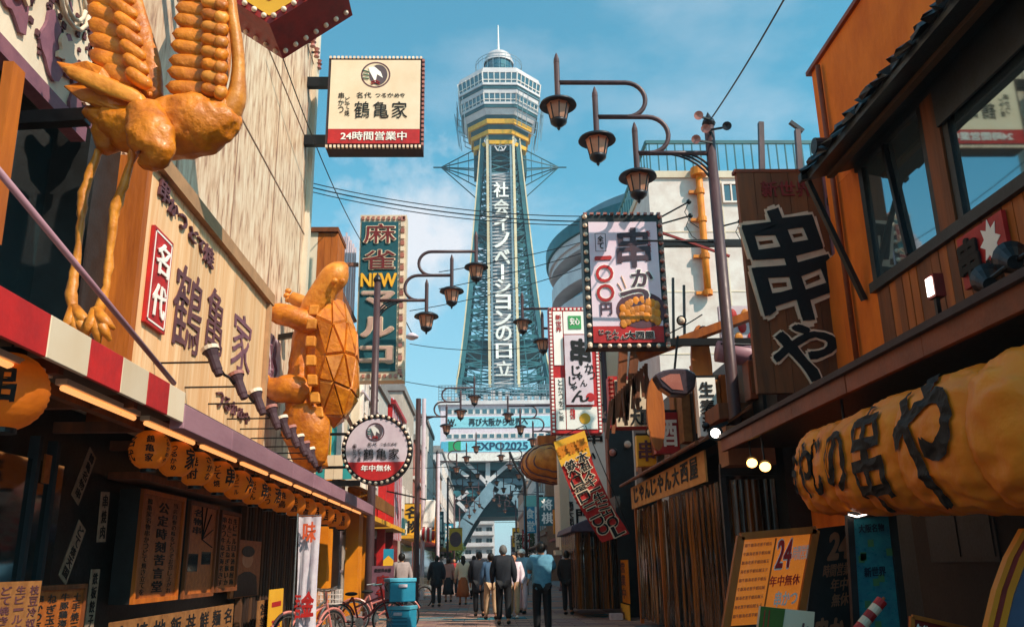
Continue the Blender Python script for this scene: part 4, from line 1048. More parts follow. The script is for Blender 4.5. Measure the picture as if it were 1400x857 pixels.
# shell: faceted half dome bulging to the street side
c0 = g(452, 493, .05); ru = 84*px_; rx = 36*px_; ry = .75
tilt = -.06
rim = []
random.seed(5)
ib = bmesh.new(); bmesh.ops.create_icosphere(ib, subdivisions=2, radius=1.0)
jit = {v.index: Vector((random.uniform(-.07, .07), random.uniform(-.07, .07), random.uniform(-.07, .07)))+v.co*random.uniform(-.04, .07) for v in ib.verts}
rt_ = Matrix.Rotation(tilt, 3, 'Y')
def shp(c): return c0+rt_ @ Vector((c.x*rx, c.y*ry, c.z*ru))
for f in ib.faces:
    if f.calc_center_median().x < -.12: continue
    q = [shp(v.co+jit[v.index]) for v in f.verts]; m_ = (q[0]+q[1]+q[2])/3; nr = (m_-c0).normalized()
    o3 = [v*.975+m_*.025 for v in q]; i3 = [v*.86+m_*.14+nr*.045 for v in q]; b3 = [c0+(v-c0)*.85 for v in o3]
    MB().add(o3+i3+b3, [(3, 4, 5), (0, 1, 4, 3), (1, 2, 5, 4), (2, 0, 3, 5), (0, 6, 7, 1), (1, 7, 8, 2), (2, 8, 6, 0), (6, 8, 7)]).build('shell_plate', M['goldl'] if random.random() < .3 else M['gold'], tt)
ib.free()
sc_ = MB().ell(c0, (rx*.9, ry*.9, ru*.93), 16, 12, rot=Matrix.Rotation(tilt, 3, 'Y')); sc_.build('shell_core', M['gold'], tt)
for i in range(1, 11):   # rim scutes along the camera side edge
    th = math.pi*(i)/11; q = Vector((-.10-.12*math.sin(th), -math.sin(th)*ry*1.02-.04, math.cos(th)*ru*1.02)); q = c0+Matrix.Rotation(tilt, 3, 'Y') @ q
    u_ = Vector((math.cos(th)*.0, -math.cos(th), -math.sin(th))); 
    MB().obox(q, (.09, 0, .0), (0, -.05*math.sin(th)-.02, .0), (.02*math.cos(th), 0, .10)).build('rim_scute', M['goldl'], tt, bevel=.02)
for (v, ) in ((452,), (540,)):
    MB().bar((LX, GY+.5, g(400, v).z), (g(400, v).x, GY+.3, g(400, v).z), .1, .1).build('mounting_bar', M['black'], tt)
# colourful painted panel behind the turtle
pp = MB(); ya, yb_ = 15.3, 16.4; z0, z1 = P(375, 560, x=-3.8).z, P(375, 450, x=-3.8).z
pp.box(LX+.005, LX+.08, ya, yb_, z0, z1); po = tag(pp.build('painted_panel', M['fabric']), 'small mural panel with purple strokes between board and turtle', 'panel')
b = MB(); random.seed(9)
for i in range(16):
    y = random.uniform(ya+.1, yb_-.1); z = random.uniform(z0+.2, z1-.2); b.tube([(LX+.085, y, z), (LX+.085, y+random.uniform(-.1, .1), z+.15), (LX+.085, y+random.uniform(-.15, .15), z+.4)], [.02, .04, .01], 6)
b.build('painted_strokes', M['violet'], po)

# ---------------------------------------------------------------- square hanging sign
SYY = 17.5
def frame_on(y, u0, v0, u1, v1):
    a = P(u0, (v0+v1)/2, y=y); b = P(u1, (v0+v1)/2, y=y); t = P((u0+u1)/2, v0, y=y); d = P((u0+u1)/2, v1, y=y); return a.x, b.x, d.z, t.z
def crane_mark(parent, cx, y, cz, r):
    t = MB().lathe([(r, -.012), (r, 0), (r*.9, 0), (r*.9, -.012)], (cx, y, cz), 36, (0, -1, 0)).build('round_emblem', M['brush'], parent)
    MB().prism([(cx+math.cos(a*.3)*r*.62+r*.18, y-.006, cz+math.sin(a*.3)*r*.78) for a in range(21)], (0, .004, 0)).build('emblem_shade', col('#584a50'), t)
    b = MB(); b.prism([(cx-r*.5, y-.013, cz+r*.55), (cx-r*.1, y-.013, cz+r*.62), (cx+r*.35, y-.013, cz+r*.2), (cx+r*.5, y-.013, cz-r*.25), (cx+r*.1, y-.013, cz+r*.02), (cx, y-.013, cz-r*.6), (cx-r*.25, y-.013, cz-r*.1), (cx-r*.4, y-.013, cz+r*.2)], (0, .005, 0)); b.build('emblem_bird', M['letter'], t)
    b = MB()
    for k in range(3): b.bar((cx-r*.85, y-.01, cz+r*(.35-.3*k)), (cx-r*.45, y-.01, cz+r*(.2-.25*k)), r*.09, .01)
    b.build('emblem_lines', col('#2e8a78'), t)
    b = MB()
    for k in range(2): b.bar((cx-r*.3, y-.01, cz-r*(.6+.15*k)), (cx, y-.01, cz-r*(.45+.15*k)), r*.08, .01); b.bar((cx+r*.3, y-.01, cz-r*(.6+.15*k)), (cx, y-.01, cz-r*(.45+.15*k)), r*.08, .01)
    b.build('emblem_lines', M['red'], t)
x0, x1, z0, z1 = frame_on(SYY, 447, 80, 578, 200)
w, h = x1-x0, z1-z0
t = thing('square_shop_sign', 'square cream hanging sign with round emblem and red band reading 24 hours open', 'sign', ((x0+x1)/2, SYY, z0))
MB().box(x0, x1, SYY, SYY+.55, z0, z1).build('box', col('#3a2a2c'), t)
MB().box(x0+.06, x1-.06, SYY-.02, SYY-.001, z0+.42+.0, z1-.06).build('face', M['vinyl'], t)
rb_ = MB().box(x0+.06, x1-.06, SYY-.022, SYY-.001, z0+.06, z0+.415).build('red_band', M['red'], t)
l_ = MB(); letters(l_, '24時間営業中', ((x0+x1)/2, SYY-.024, z0+.24), X, Z, w*.68, .22, off=.02, depth=.01, proud=.002); l_.build('lettering', M['letter'], rb_)
l_ = MB()
for i, s in enumerate('鶴亀家'): letters(l_, s, (x0+w*(.37+.195*i), SYY-.021, z0+h*.40), X, Z, w*.165, h*.19, off=.008, wob=.04, seed=i, depth=.008)
letters(l_, '名代', (x0+w*.385, SYY-.021, z0+h*.565), X, Z, w*.16, h*.065, wob=.05, depth=.006)
letters(l_, 'つるかめや', (x0+w*.66, SYY-.021, z0+h*.565), X, Z, w*.32, h*.05, wob=.05, depth=.006)
vtext(l_, '串かつ', (x0+w*.15, SYY-.021, z0+h*.6), X, Z, w*.06, h*.08, wob=.05, depth=.006)
vtext(l_, 'どて焼', (x0+w*.215, SYY-.021, z0+h*.55), X, Z, w*.05, h*.075, wob=.05, depth=.006)
l_.build('lettering', M['ink'], t)
crane_mark(t, x0+w*.5, SYY-.024, z0+h*.80, w*.155)
nb_ = 24
for i in range(nb_):
    for zz_ in (z1+.01, z0-.01):
        xa = x0+w*(i+.15)/nb_; MB().box(xa, xa+w/nb_*.55, SYY-.03, SYY+.04, zz_-.03, zz_+.03).build('edge_light', M['bulb'], t)
for i in range(20):
    za = z0+h*(i+.15)/20; MB().box(x1-.02, x1+.035, SYY-.03, SYY+.04, za, za+h/20*.55).build('edge_light', M['bulbdim'], t)
for v in (105, 185):
    zc_ = P(440, v, y=SYY).z; MB().box(LX-.02, x0, SYY+.2, SYY+.36, zc_-.12, zc_+.12).build('bracket', M['black'], t)
# small insulators on the wall edge above it
ins = thing('cable_insulators', 'insulators and cable fittings on the pale wall edge left of the square sign', 'fittings', (-3.95, endy-.1, 10))
for (u, v) in ((424, 42), (428, 58), (433, 72), (436, 88)):
    p = P(u, v, x=LX+.12); MB().lathe([(0, -.12), (.07, -.12), (.04, -.04), (.08, 0), (.04, .04), (.07, .1), (0, .12)], p, 10).build('insulator', M['bulbdim'], ins)
    MB().bar((LX, p.y, p.z), p, .04).build('pin', M['black'], ins)

# ---------------------------------------------------------------- red neon pointed sign at the top
NY = 9.0
npn = [P(u, v, y=NY) for (u, v) in ((270, -30), (368, 33), (470, -30), (440, -90), (300, -90))]
t = thing('red_pointed_sign', 'red pointed bulb sign with amber face hanging into the top of the picture', 'sign', (npn[1].x, NY, npn[1].z))
MB().prism(npn, (0, .75, 0)).build('box', M['red2'], t)
c_ = sum(npn, Vector())/5
MB().prism([c_+(p-c_)*.86+Vector((0, -.012, 0)) for p in npn], (0, .01, 0)).build('amber_face', M['yellow'], t)
mo = MB().prism([c_+(p-c_)*.6+Vector((0, -.02, 0)) for p in npn], (0, .006, 0)).build('inner_face', M['red'], t)
for a, b in ((0, 1), (1, 2)):
    for k in range(7):
        f = (k+.5)/7
        for dy, sc, inn in ((-.03, .93, 0), (.6, 1.0, 1)):
            p = c_+(npn[a].lerp(npn[b], f)-c_)*sc+Vector((0, dy, -.02 if inn else 0))
            MB().ell(p, (.035,)*3, 10, 6).build('bulb', M['bulb'], t, smooth=True)
MB().box(LX, npn[1].x, NY+.4, NY+.5, npn[3].z-.1, npn[3].z).build('bracket', M['black'], t)
MB().box(LX, npn[2].x-.2, NY+.3, NY+.42, npn[2].z+.1, npn[2].z+.22).build('bracket', M['black'], t)

# ---------------------------------------------------------------- buildings between: brown chimney, white hoarding, mahjong sign
hb = thing('white_shop_building', 'white panelled shop building carrying the mahjong sign', 'building', (-7, 22, 0))
y0 = endy+.4
MB().box(-9, -4.15, 19.6, 26.2, 2.5, P(430, 385, x=-4.15).z*.0+7.2).build('wall', M['plaster'], hb)
MB().box(-9, -4.2, 19.6, 26.2, 0, 2.49).build('lower_wall', M['dark'], hb)
for i in range(10):
    MB().box(-4.15, -4.09, 19.9+i*.63, 20.48+i*.63, 2.9, 6.9).build('wall_panel', M['white'] if i % 3 else M['plaster'], hb)
MB().box(-9, -4.0, 19.5, 26.3, 7.203, 7.4).build('roof_edge', M['grey'], hb)
for (yy, c) in ((21.4, '#2f9a9a'), (22.6, '#e8a820'), (23.4, '#2f9a9a')): MB().box(-4.085, -4.0, yy, yy+.35, 3.2, 6.6).build('coloured_stripe', col(c), hb)
wb = thing('wooden_chimney_box', 'brown boxed wooden shaft rising above the turtle beside the pale wall', 'shaft', (-4.2, 21, 7.4))
x0, x1, z0, z1 = frame_on(20.5, 417, 318, 460, 420)
MB().box(x0-.4, x0+.28, 20.5, 21.6, 7.41, z1).build('plain_panel', M['plaster'], wb)
for i in range(3): MB().box(x0+.285+i*.17, x0+.45+i*.17, 20.5, 21.6, 7.41, z1-.02).build('board', M['woodo'], wb)
MB().box(x0-.45, x1+.02, 20.42, 21.7, z1+.002, z1+.12).build('cap', M['wood'], wb)
cg = MB(); a = P(462, 350, y=24); 
xx0, xx1 = P(458, 350, y=24).x, P(487, 350, y=24).x; zt = P(470, 335, y=24).z
t = thing('corrugated_screen', 'pale corrugated screen with slanting top between shaft and mahjong sign', 'screen', (xx0, 24, 7.4))
for i in range(9):
    xa = xx0+(xx1-xx0)*i/9; MB().box(xa+.01, xa+(xx1-xx0)/9-.01, 24, 24.08+(.03 if i % 2 else 0), 7.41, zt+.4-.12*abs(i-4)).build('sheet_rib', M['white2'], t)
# mahjong sign
MY = 23.0
x0, x1, z0, z1 = frame_on(MY, 489, 294, 554, 520)
w, h = x1-x0, z1-z0
t = thing('mahjong_sign', 'tall teal mahjong sign with red and cream neon style characters', 'sign', ((x0+x1)/2, MY, z0))
MB().box(x0, x1, MY, MY+.5, z0, z1).build('box', M['vinyl'], t)
fx0, fx1 = x0+.05, x1-w*.17
MB().box(fx0, fx1, MY-.03, MY-.001, z0+.25, z1-.22).build('face', col('#0f5560'), t)
fw_ = fx1-fx0; fh = (z1-.22)-(z0+.25); ctrx = (fx0+fx1)/2
def neon(s, cz, hh, outc, inc, off=.03, ww=.86, nm='lettering'):
    l_ = MB(); letters(l_, s, (ctrx, MY-.032, cz), X, Z, fw_*ww, hh, off=off+.028, ref=off, depth=.02); a = l_.build(nm, outc, t)
    l_ = MB(); letters(l_, s, (ctrx, MY-.055, cz), X, Z, fw_*ww, hh, off=off, depth=.02)
    l_.build('inner_stroke', inc, a)
zt_ = z1-.22
neon('麻', zt_-fh*.085, fh*.135, M['vinyl'], col('#7a1c20'), .01)
neon('雀', zt_-fh*.265, fh*.135, M['vinyl'], col('#7a1c20'), .01)
neon('NEW', zt_-fh*.405, fh*.09, M['yellow'], M['yellow'], .02, .95)
neon('マ', zt_-fh*.54, fh*.12, M['vinyl'], col('#c9a090'), .03)
neon('ル', zt_-fh*.715, fh*.13, M['vinyl'], col('#c9a090'), .03)
neon('コ', zt_-fh*.895, fh*.11, M['vinyl'], col('#c9a090'), .03)
for i in range(26):
    z = z0+h*(i+.5)/26; MB().box(fx1+w*.05, x1-w*.04, MY-.05, MY-.001, z-.09, z+.04).build('edge_bulb', M['bulbdim'] if i % 2 else M['bulb'], t)
for i in range(9):
    xa = x0+w*(i+.3)/9
    for zz_ in (z1-.11, z0+.12): MB().box(xa, xa+w/9*.5, MY-.05, MY-.001, zz_-.05, zz_+.05).build('edge_bulb', M['bulbdim'], t)
for (u, v, u2, v2) in ((455, 362, 490, 362), (460, 385, 486, 440), (440, 500, 490, 600)):
    MB().bar(P(u, v, y=MY+.2), P(u2, v2, y=MY+.2), .1, .1).build('strut', col('#8a5a4a'), t)
MB().box(-4.2, x0, MY+.2, MY+.3, z0+.5, z0+.6).build('strut', M['black'], t)
# round sign
RYY = 17.0
ctr = P(515, 614, y=RYY); a = P(563, 614, y=RYY); R_ = (a-ctr).length
t = thing('round_shop_sign', 'round lilac sign with black and cream bulb rim and red lower band', 'sign', (ctr.x, RYY, ctr.z-R_))
MB().lathe([(0, -.35), (R_*.97, -.35), (R_, -.33), (R_, 0), (R_*.9, 0), (R_*.9, -.02), (0, -.02)], ctr, 48, (0, -1, 0)).build('drum', M['black'], t)
MB().lathe([(0, 0), (R_*.88, 0), (R_*.88, .01), (0, .01)], ctr+Vector((0, .01, 0)), 48, (0, -1, 0)).build('face', M['white2'], t)
rb_ = MB(); r9 = R_*.878; zc_ = -R_*.36; a0 = math.asin(zc_/r9)
rb_.prism([(ctr.x+math.cos(a)*r9, RYY-.012, ctr.z+math.sin(a)*r9) for a in [math.pi-a0+(math.pi+2*a0)*k/20 for k in range(21)]], (0, .01, 0)); rbo = rb_.build('red_band', M['red'], t)
l_ = MB(); letters(l_, '年中無休', (ctr.x, RYY-.014, ctr.z-R_*.53), X, Z, R_*.85, R_*.18, off=.018, depth=.006, proud=.002); l_.build('lettering', M['letter'], rbo)
l_ = MB()
for i, s in enumerate('鶴亀家'): letters(l_, s, (ctr.x+R_*(-.22+.36*i), RYY-.008, ctr.z-R_*.13), X, Z, R_*.3, R_*.32, off=.008, wob=.04, seed=i, depth=.006)
letters(l_, '名代', (ctr.x-R_*.12, RYY-.008, ctr.z+R_*.15), X, Z, R_*.28, R_*.1, wob=.05, depth=.006); letters(l_, 'つるかめや', (ctr.x+R_*.35, RYY-.008, ctr.z+R_*.15), X, Z, R_*.5, R_*.08, wob=.05, depth=.006)
vtext(l_, '串かつ', (ctr.x-R_*.62, RYY-.008, ctr.z+R_*.17), X, Z, R_*.1, R_*.14, wob=.05, depth=.006); vtext(l_, 'どて焼', (ctr.x-R_*.48, RYY-.008, ctr.z+R_*.05), X, Z, R_*.09, R_*.13, wob=.05, depth=.006)
l_.build('lettering', M['ink'], t)
crane_mark(t, ctr.x-R_*.05, RYY-.014, ctr.z+R_*.5, R_*.26)
for i in range(36):
    a = i*math.pi/18; MB().ell(ctr+Vector((math.cos(a)*R_*.955, -.015, math.sin(a)*R_*.955)), (.034,)*3, 8, 6).build('bulb', M['bulb'], t, smooth=True)
MB().box(LX, ctr.x-R_*.9, RYY+.15, RYY+.22, ctr.z+R_*.45, ctr.z+R_*.52).build('bracket', M['black'], t)
MB().box(LX, ctr.x-R_*.9, RYY+.15, RYY+.22, ctr.z-R_*.5, ctr.z-R_*.43).build('bracket', M['black'], t)

# cream-teal striped balcony below the turtle
t = thing('striped_balcony', 'small balcony with cream and teal striped cloth below the turtle', 'balcony', (-3.4, 19.9, 3.3))
for i in range(7):
    xa = -4.1+i*.2; MB().box(xa, xa+.195, 19.4, 19.44, P(450, 655, y=19.4).z, P(450, 622, y=19.4).z).build('cloth_strip', col('#2f9a9a') if i % 3 == 2 else M['vinyl'], t)
MB().box(-4.1, -2.7, 19.3, 19.38, P(450, 660, y=19.4).z-.08, P(450, 657, y=19.4).z).build('rail', M['black'], t)
# amber pillared shop
ps = thing('amber_pillar_shop', 'shop with amber square pillars and brown awning behind the left lamp post', 'building', (-4.5, 24, 0))
PXX = -3.7
for (u0, u1) in ((515, 524), (536, 555), (560, 568)):
    ya, yb_ = P(u0, 750, x=PXX).y, P(u1, 750, x=PXX).y
for y0_, y1_, x_ in ((21.6, 22.3, -3.75), (24.4, 25.2, -3.4), (26.6, 27.5, -3.4)):
    MB().box(x_-.35, x_, y0_, y1_, 0, 3.5).build('pillar', M['pillar'], ps)
MB().box(-4.2, -3.9, 21.5, 28, 2.6, 3.2).build('lintel', M['pillar'], ps)
MB().box(-4.3, -4.21, 21.5, 28, .1, 2.6).build('shop_glass', M['glass'], ps)
for i in range(6):
    y0_ = 21.8+i*.9; MB().prism([(-4.15, y0_, 3.75), (-2.75, y0_, 3.1), (-2.75, y0_+.87, 3.1), (-4.15, y0_+.87, 3.75)], (0, 0, .04)).build('awning_panel', M['awncloth'], ps)
for i in range(6):
    y0_ = 21.8+i*.9; MB().box(-2.75, -2.71, y0_, y0_+.87, 2.8, 3.12).build('awning_valance', M['awncloth'], ps)
MB().bar((-4.1, 21.8, 2.8), (-2.8, 21.8, 3.08), .04).build('awning_arm', M['pillar'], ps)
wc = thing('cream_column_building', 'narrow cream building edge with white downpipes after the amber pillars', 'building', (-5, 30, 0))
MB().box(-8, -4.05, 28.2, 33, 0, 9).build('wall', M['plaster'], wc)
for i in range(4): MB().box(-4.05, -3.95, 28.4+i*1.2, 28.6+i*1.2, 0, 9).build('pilaster', M['white'], wc)
for i in range(7): MB().box(-4.0, -3.93, 28.3, 32.9, 1.2+i*1.15, 1.28+i*1.15).build('string_course', M['white2'], wc)
for k in range(4):
    for z in (4.2, 6.4): rect_win(wc, 'x+', 28.75+k*1.2, 29.5+k*1.2, z, z+1.2, -4.05, 1)
# red ribbed building
rr_ = thing('red_ribbed_building', 'red and white ribbed building on the left in front of the tower base', 'building', (-5, 42.5, 0))
MB().box(-9, -4.35, 39.5, 45.6, 0, 8.6).build('wall', M['red2'], rr_)
for i in range(14):
    y = 39.6+i*.42; MB().box(-4.35, -4.15, y, y+.2, 2.6, 8.9+.1*(i % 2)).build('rib', M['white2'] if i % 2 else M['red'], rr_)
MB().box(-4.4, -4.0, 39.5, 45.6, 8.61, 8.8).build('roof_edge', M['red'], rr_)
for x in (-4.7, -5.1, -5.5): MB().box(x-.1, x+.1, 39.3, 39.48, 2.6, 8.9).build('rib', M['white2'], rr_)
for y in (34.5, 37.5): MB().box(-4.1, -3.8, y, y+.3, 0, 6.5).build('red_column', M['red'], rr_)
# ================================================================ RIGHT SIDE
RX = 4.6
def signbox(x0, x1, y, z0, z1, m_, txt_, lab, tm=M['letter'], cat='sign', depth=.2, vert=False, name='shop_sign'):
    t = thing(name, lab, cat, ((x0+x1)/2, y, z0)); MB().box(x0, x1, y, y+depth, z0, z1).build('box', m_, t)
    b = MB()
    if vert: vtext(b, txt_, ((x0+x1)/2, y-.002, z1-.05), X, Z, (x1-x0)*.75, (z1-z0-.1)/len(txt_), off=.03, depth=.01)
    else: letters(b, txt_, ((x0+x1)/2, y-.002, (z0+z1)/2), X, Z, (x1-x0)*.85, (z1-z0)*.7, off=.03, depth=.01)
    b.build('lettering', tm, t)
    bp = MB(); bp.box(x1 if x0 < 0 and False else x0, x1, y+depth*.4, y+depth*.5, z1, z1+.06); bp.build('top_rail', M['black'], t); return t
ks = thing('kushikatsu_restaurant', 'orange plastered restaurant with dark tiled eave and plank wall, at right', 'building', (5.5, 7, 0))
MB().box(RX, 9, 2.0, 10.3, 5.96, 7.8).build('upper_wall', M['orange'], ks)
MB().box(RX+.06, 9, 2.0, 10.29, 0, 5.95).build('core_wall', M['dark'], ks)
MB().box(RX-.0, RX+.4, 9.32, 10.3, 3.0, 5.955).build('corner_pier', M['orange'], ks)
MB().box(RX-.05, 9.05, 1.9, 10.38, 7.801, 7.86).build('coping', M['cop'], ks)
WR = -Y
# plank wall under the windows
zs = 4.42
n = 38
for i in range(n):
    a = 9.31-(i+1)*.155; 
    MB().box(RX-.01-random.uniform(0, .012), RX+.055, a+.006, a+.149, 3.2, zs-.12).build('plank', M['wood'] if random.random() < .6 else M['woodo'], ks)
MB().box(RX-.07, RX+.05, 3.2, 9.36, zs-.115, zs).build('window_sill', M['dark'], ks)
MB().box(RX-.05, RX+.05, 3.2, 9.36, 5.84, 5.95).build('window_head', M['dark'], ks)
for (ya, yb_) in ((7.75, 9.3), (5.6, 7.45), (3.4, 5.5)):
    fm = MB(); fm.box(RX-.04, RX+.05, ya-.0, ya+.1, zs+.002, 5.838); fm.box(RX-.04, RX+.05, yb_-.1, yb_, zs+.002, 5.838); fo = fm.build('window_frame', M['dark'], ks)
    MB().box(RX, RX+.03, ya+.1, yb_-.1, zs+.002, 5.838).build('pane', M['mirror'], fo)
MB().box(RX-.06, RX+.05, 7.46, 7.74, zs+.003, 5.837).build('window_post', M['wood'], ks)
MB().bar((RX-.03, 8.45, zs+.03), (RX-.03, 8.62, 5.83), .05).build('window_brace', M['black'], ks)
MB().box(RX-.085, RX-.055, 3.2, 7.46, 5.42, 5.838).build('head_board', M['dark'], ks)
# eave
MB().prism([(4.0, 1.5, 5.79), (RX+.02, 1.5, 5.955), (RX+.02, 1.5, 6.02), (4.0, 1.5, 5.85)], (0, 7.95, 0)).build('soffit', M['dark'], ks)
MB().box(4.22, 4.3, 1.5, 9.4, 5.79, 5.84).build('soffit_batten', col('#6b4a2c'), ks)
rs_ = MB(); rs_.prism([(4.0, 1.5, 5.89), (RX+.02, 1.5, 6.31), (RX+.02, 1.5, 6.26), (4.0, 1.5, 5.853)], (0, 7.98, 0)); rs_.build('eave_boarding', M['dark'], ks)
for i in range(30):
    y = 9.42-i*.26; dz = random.uniform(-.01, .015)
    tl = MB(); pr = []
    for k in range(7):
        a = math.pi*k/6; pr.append((math.cos(a)*.115, math.sin(a)*.075))
    p0 = [Vector((3.95+random.uniform(-.06, .04), y-.115+.115+c_, 5.86+s_+dz)) for c_, s_ in pr]; 
    tl.prism(p0, (RX-3.97, 0, .42)); tl.build('roof_tile', M['black'], ks)
MB().prism([(3.93, 9.46, 5.8), (RX, 9.46, 5.98), (RX, 9.46, 6.2), (3.93, 9.46, 5.9)], (0, .1, 0)).build('verge_board', M['dark'], ks)
MB().lathe([(0, -.08), (.1, -.08), (.1, .08), (0, .08)], (4.1, 9.2, 6.12), 14, (1, 0, 0)).build('ridge_end', M['black'], ks)
MB().bar((4.02, 9.5, 5.8), (RX-.03, 9.6, 4.3), .06, .06).build('eave_brace', M['dark'], ks)
# lower canopy with brown fascia
cp = thing('brown_canopy', 'long canopy with brown metal fascia over the right shop front', 'canopy', (4.0, 8, 3.0))
FXX = 3.4
zt_ = P(1190, 489, x=FXX).z; zb_ = P(1190, 522, x=FXX).z
for i in range(6):
    a = 3.4+i*1.45; b = min(12.15, a+1.445)
    MB().box(FXX-random.uniform(0, .008), FXX+.05, a, b, zb_, zt_-.03).build('fascia_panel', M['cop'], cp, bevel=.004)
MB().box(FXX-.05, FXX+.1, 3.4, 12.2, zt_-.028, zt_+.03).build('drip_edge', col('#4a3c3c'), cp)
MB().prism([(FXX+.02, 3.4, zt_-.03), (RX+.06, 3.4, zt_+.1), (RX+.06, 3.4, zt_+.06), (FXX+.02, 3.4, zt_-.07)], (0, 8.7, 0)).build('canopy_sheet', M['dark'], cp)
MB().box(FXX+.051, RX+.3, 3.4, 12.15, zb_+.06, zb_+.09).build('canopy_ceiling', M['dark'], cp)
# end block and shop front below
MB().box(RX+.061, 9, 10.31, 12.3, 0, 5.2).build('rear_wall', M['orange'], ks)
MB().box(3.52, 4.2, 12.2, 12.7, 2.66, 3.22).build('end_block', col('#a8704c'), cp)
# shop sign 串 shinsekai
p0, p1 = P(1312, 345, x=RX-.05), P(1378, 330, x=RX-.05)
ya, yb_ = p0.y, p1.y; zc_ = P(1345, 345, x=RX-.05).z
t = thing('small_red_shop_sign', 'small red sign with black skewer character and white starburst on the plank wall', 'sign', (RX-.05, (ya+yb_)/2, zc_-.25))
MB().box(RX-.06, RX-.02, yb_, ya, zc_-.24, zc_+.26).build('panel', M['red'], t)
wv = ya-yb_
st = []; 
for k in range(16):
    a = k*math.pi/8; r = (.21 if k % 2 == 0 else .12); st.append((RX-.066, yb_+wv*.3-math.cos(a)*r*.75, zc_+.05+math.sin(a)*r))
MB().prism(st, (.005, 0, 0)).build('starburst', M['letter'], t)
l_ = MB(); letters(l_, '串', (RX-.062, ya-wv*.24, zc_+.02), WR, Z, wv*.46, .38, off=.05, depth=.02); letters(l_, 'SHINSEKAI', (RX-.068, yb_+wv*.28, zc_-.13), WR, Z, wv*.5, .06, off=.02, depth=.006); l_.build('lettering', M['ink'], t)
# lit floodlight on the canopy
p = P(1275, 392, x=4.2); t = thing('floodlight', 'small lit square floodlight standing on the brown canopy by the planks', 'floodlight', p)
MB().box(p.x-.02, p.x+.08, p.y-.07, p.y+.07, p.z-.11, p.z+.11).build('housing', M['red2'], t)
MB().box(p.x-.035, p.x-.021, p.y-.05, p.y+.05, p.z-.085, p.z+.085).build('lens', M['floodon'], t)
MB().box(p.x, p.x+.04, p.y-.02, p.y+.02, zt_+.02, p.z-.1).build('foot', M['black'], t)
# dark spotlight silhouettes
for (u, v, lab) in ((1352, 385, 'dark spotlight in front of the red sign on the right canopy'), (1385, 355, 'dark lamp at the right frame edge above the canopy')):
    p = P(u, v, x=3.75); t = thing('dark_spotlight', lab, 'spotlight', p)
    d = Vector((.4, .7, .35)).normalized()
    MB().lathe([(0, -.16), (.05, -.16), (.07, -.05), (.09, .08), (.12, .17), (.1, .17), (0, .1)], p, 16, d).build('lamp_body', M['black'], t)
    MB().tube([p, p+Vector((.1, 0, -.1)), (p.x+.1, p.y, zt_)], .02, 8).build('arm', M['black'], t)
pr_ = MB().tube([P(1352, 384, x=3.7), P(1372, 368, x=3.7), P(1430, 330, x=3.7)], .02, 8); tag(pr_.build('lamp_rail', M['black']), 'dark pipe rail joining the lamps above the right canopy', 'rail')
# round floodlight at the canopy end
p = P(978, 592, x=3.32); t = thing('round_floodlight', 'round black floodlight with pink lens on the canopy corner', 'floodlight', p)
MB().lathe([(0, -.14), (.07, -.12), (.105, 0), (.105, .03), (.085, .03), (.085, .01), (0, .01)], p, 20, (-.15, -1, -.05)).build('housing', M['black'], t)
MB().lathe([(0, .018), (.07, .018), (.05, .035), (0, .045)], p, 20, (-.15, -1, -.05)).build('lens', M['floodon'], t)
MB().bar(p+Vector((0, .05, .08)), p+Vector((.2, .05, .16)), .05).build('bracket', M['black'], t)
MB().ell(p+Vector((-.1, .1, .12)), (.06, .06, .05), 8, 6).build('hinge', M['black'], t)
# the huge lantern
bgx = 3.62
pa, pb_ = P(1098, 620, x=3.2), Vector((3.2, 4.2, 0))
yfar = 8.9; ynear = 4.95
cz = 2.13; RR = .52
bgl = thing('giant_lantern', 'giant crumpled orange cloth lantern lettered in black along the right shop', 'lantern', (bgx, 6.7, cz-RR))
mb = MB(); rings = 180; sg = 96; vs = []
Lh = yfar-ynear
def lr(s):     # radius factor along the axis, pinched between five lobes
    e = min(1, (min(s, 1-s)/.07)); e = math.sqrt(max(0, 1-(1-e)**2)) if e < 1 else 1
    bd_ = [-.01, .085, .165, .25, .39, .59, .85, 1.01]; k_ = max(i for i in range(7) if s >= bd_[i]); tt_ = (s-bd_[k_])/(bd_[k_+1]-bd_[k_]); lobes = max(0, 1-abs(2*tt_-1)**4)**.5
    return (.55+.45*e)*(.83+.17*lobes)
def bpt(ang, s, d=0.0):
    y = yfar-s*Lh; base_r = .41+.09*min(1, s*1.25); r = base_r*lr(s)
    sgn = lambda q: math.copysign(abs(q)**.85, q)
    dx, dz = math.cos(ang), math.sin(ang)
    q = Vector((dx*1.2, y*1.1, dz*1.2))
    w = noise.noise(q*2.1)*.05+(.5-abs(noise.noise(q*3.1)))*.11+(.5-abs(noise.noise(q*6.3)))*.04+noise.noise(q*11)*.012
    r = r*(1+w)+d
    return Vector((3.18+.82*base_r+sgn(dx)*r*.82, y, 2.2-.08*s+sgn(dz)*r))
for i in range(rings+1):
    for k in range(sg): vs.append(bpt(2*math.pi*k/sg, i/rings))
fs = []
for i in range(rings):
    for k in range(sg): a = i*sg+k; b = i*sg+(k+1) % sg; fs.append((a, b, b+sg, a+sg))
fs += [tuple(range(sg-1, -1, -1)), tuple(rings*sg+k for k in range(sg))]
mb.add(vs, fs); mb.build('cloth_body', M['biglan'], bgl, smooth=True)
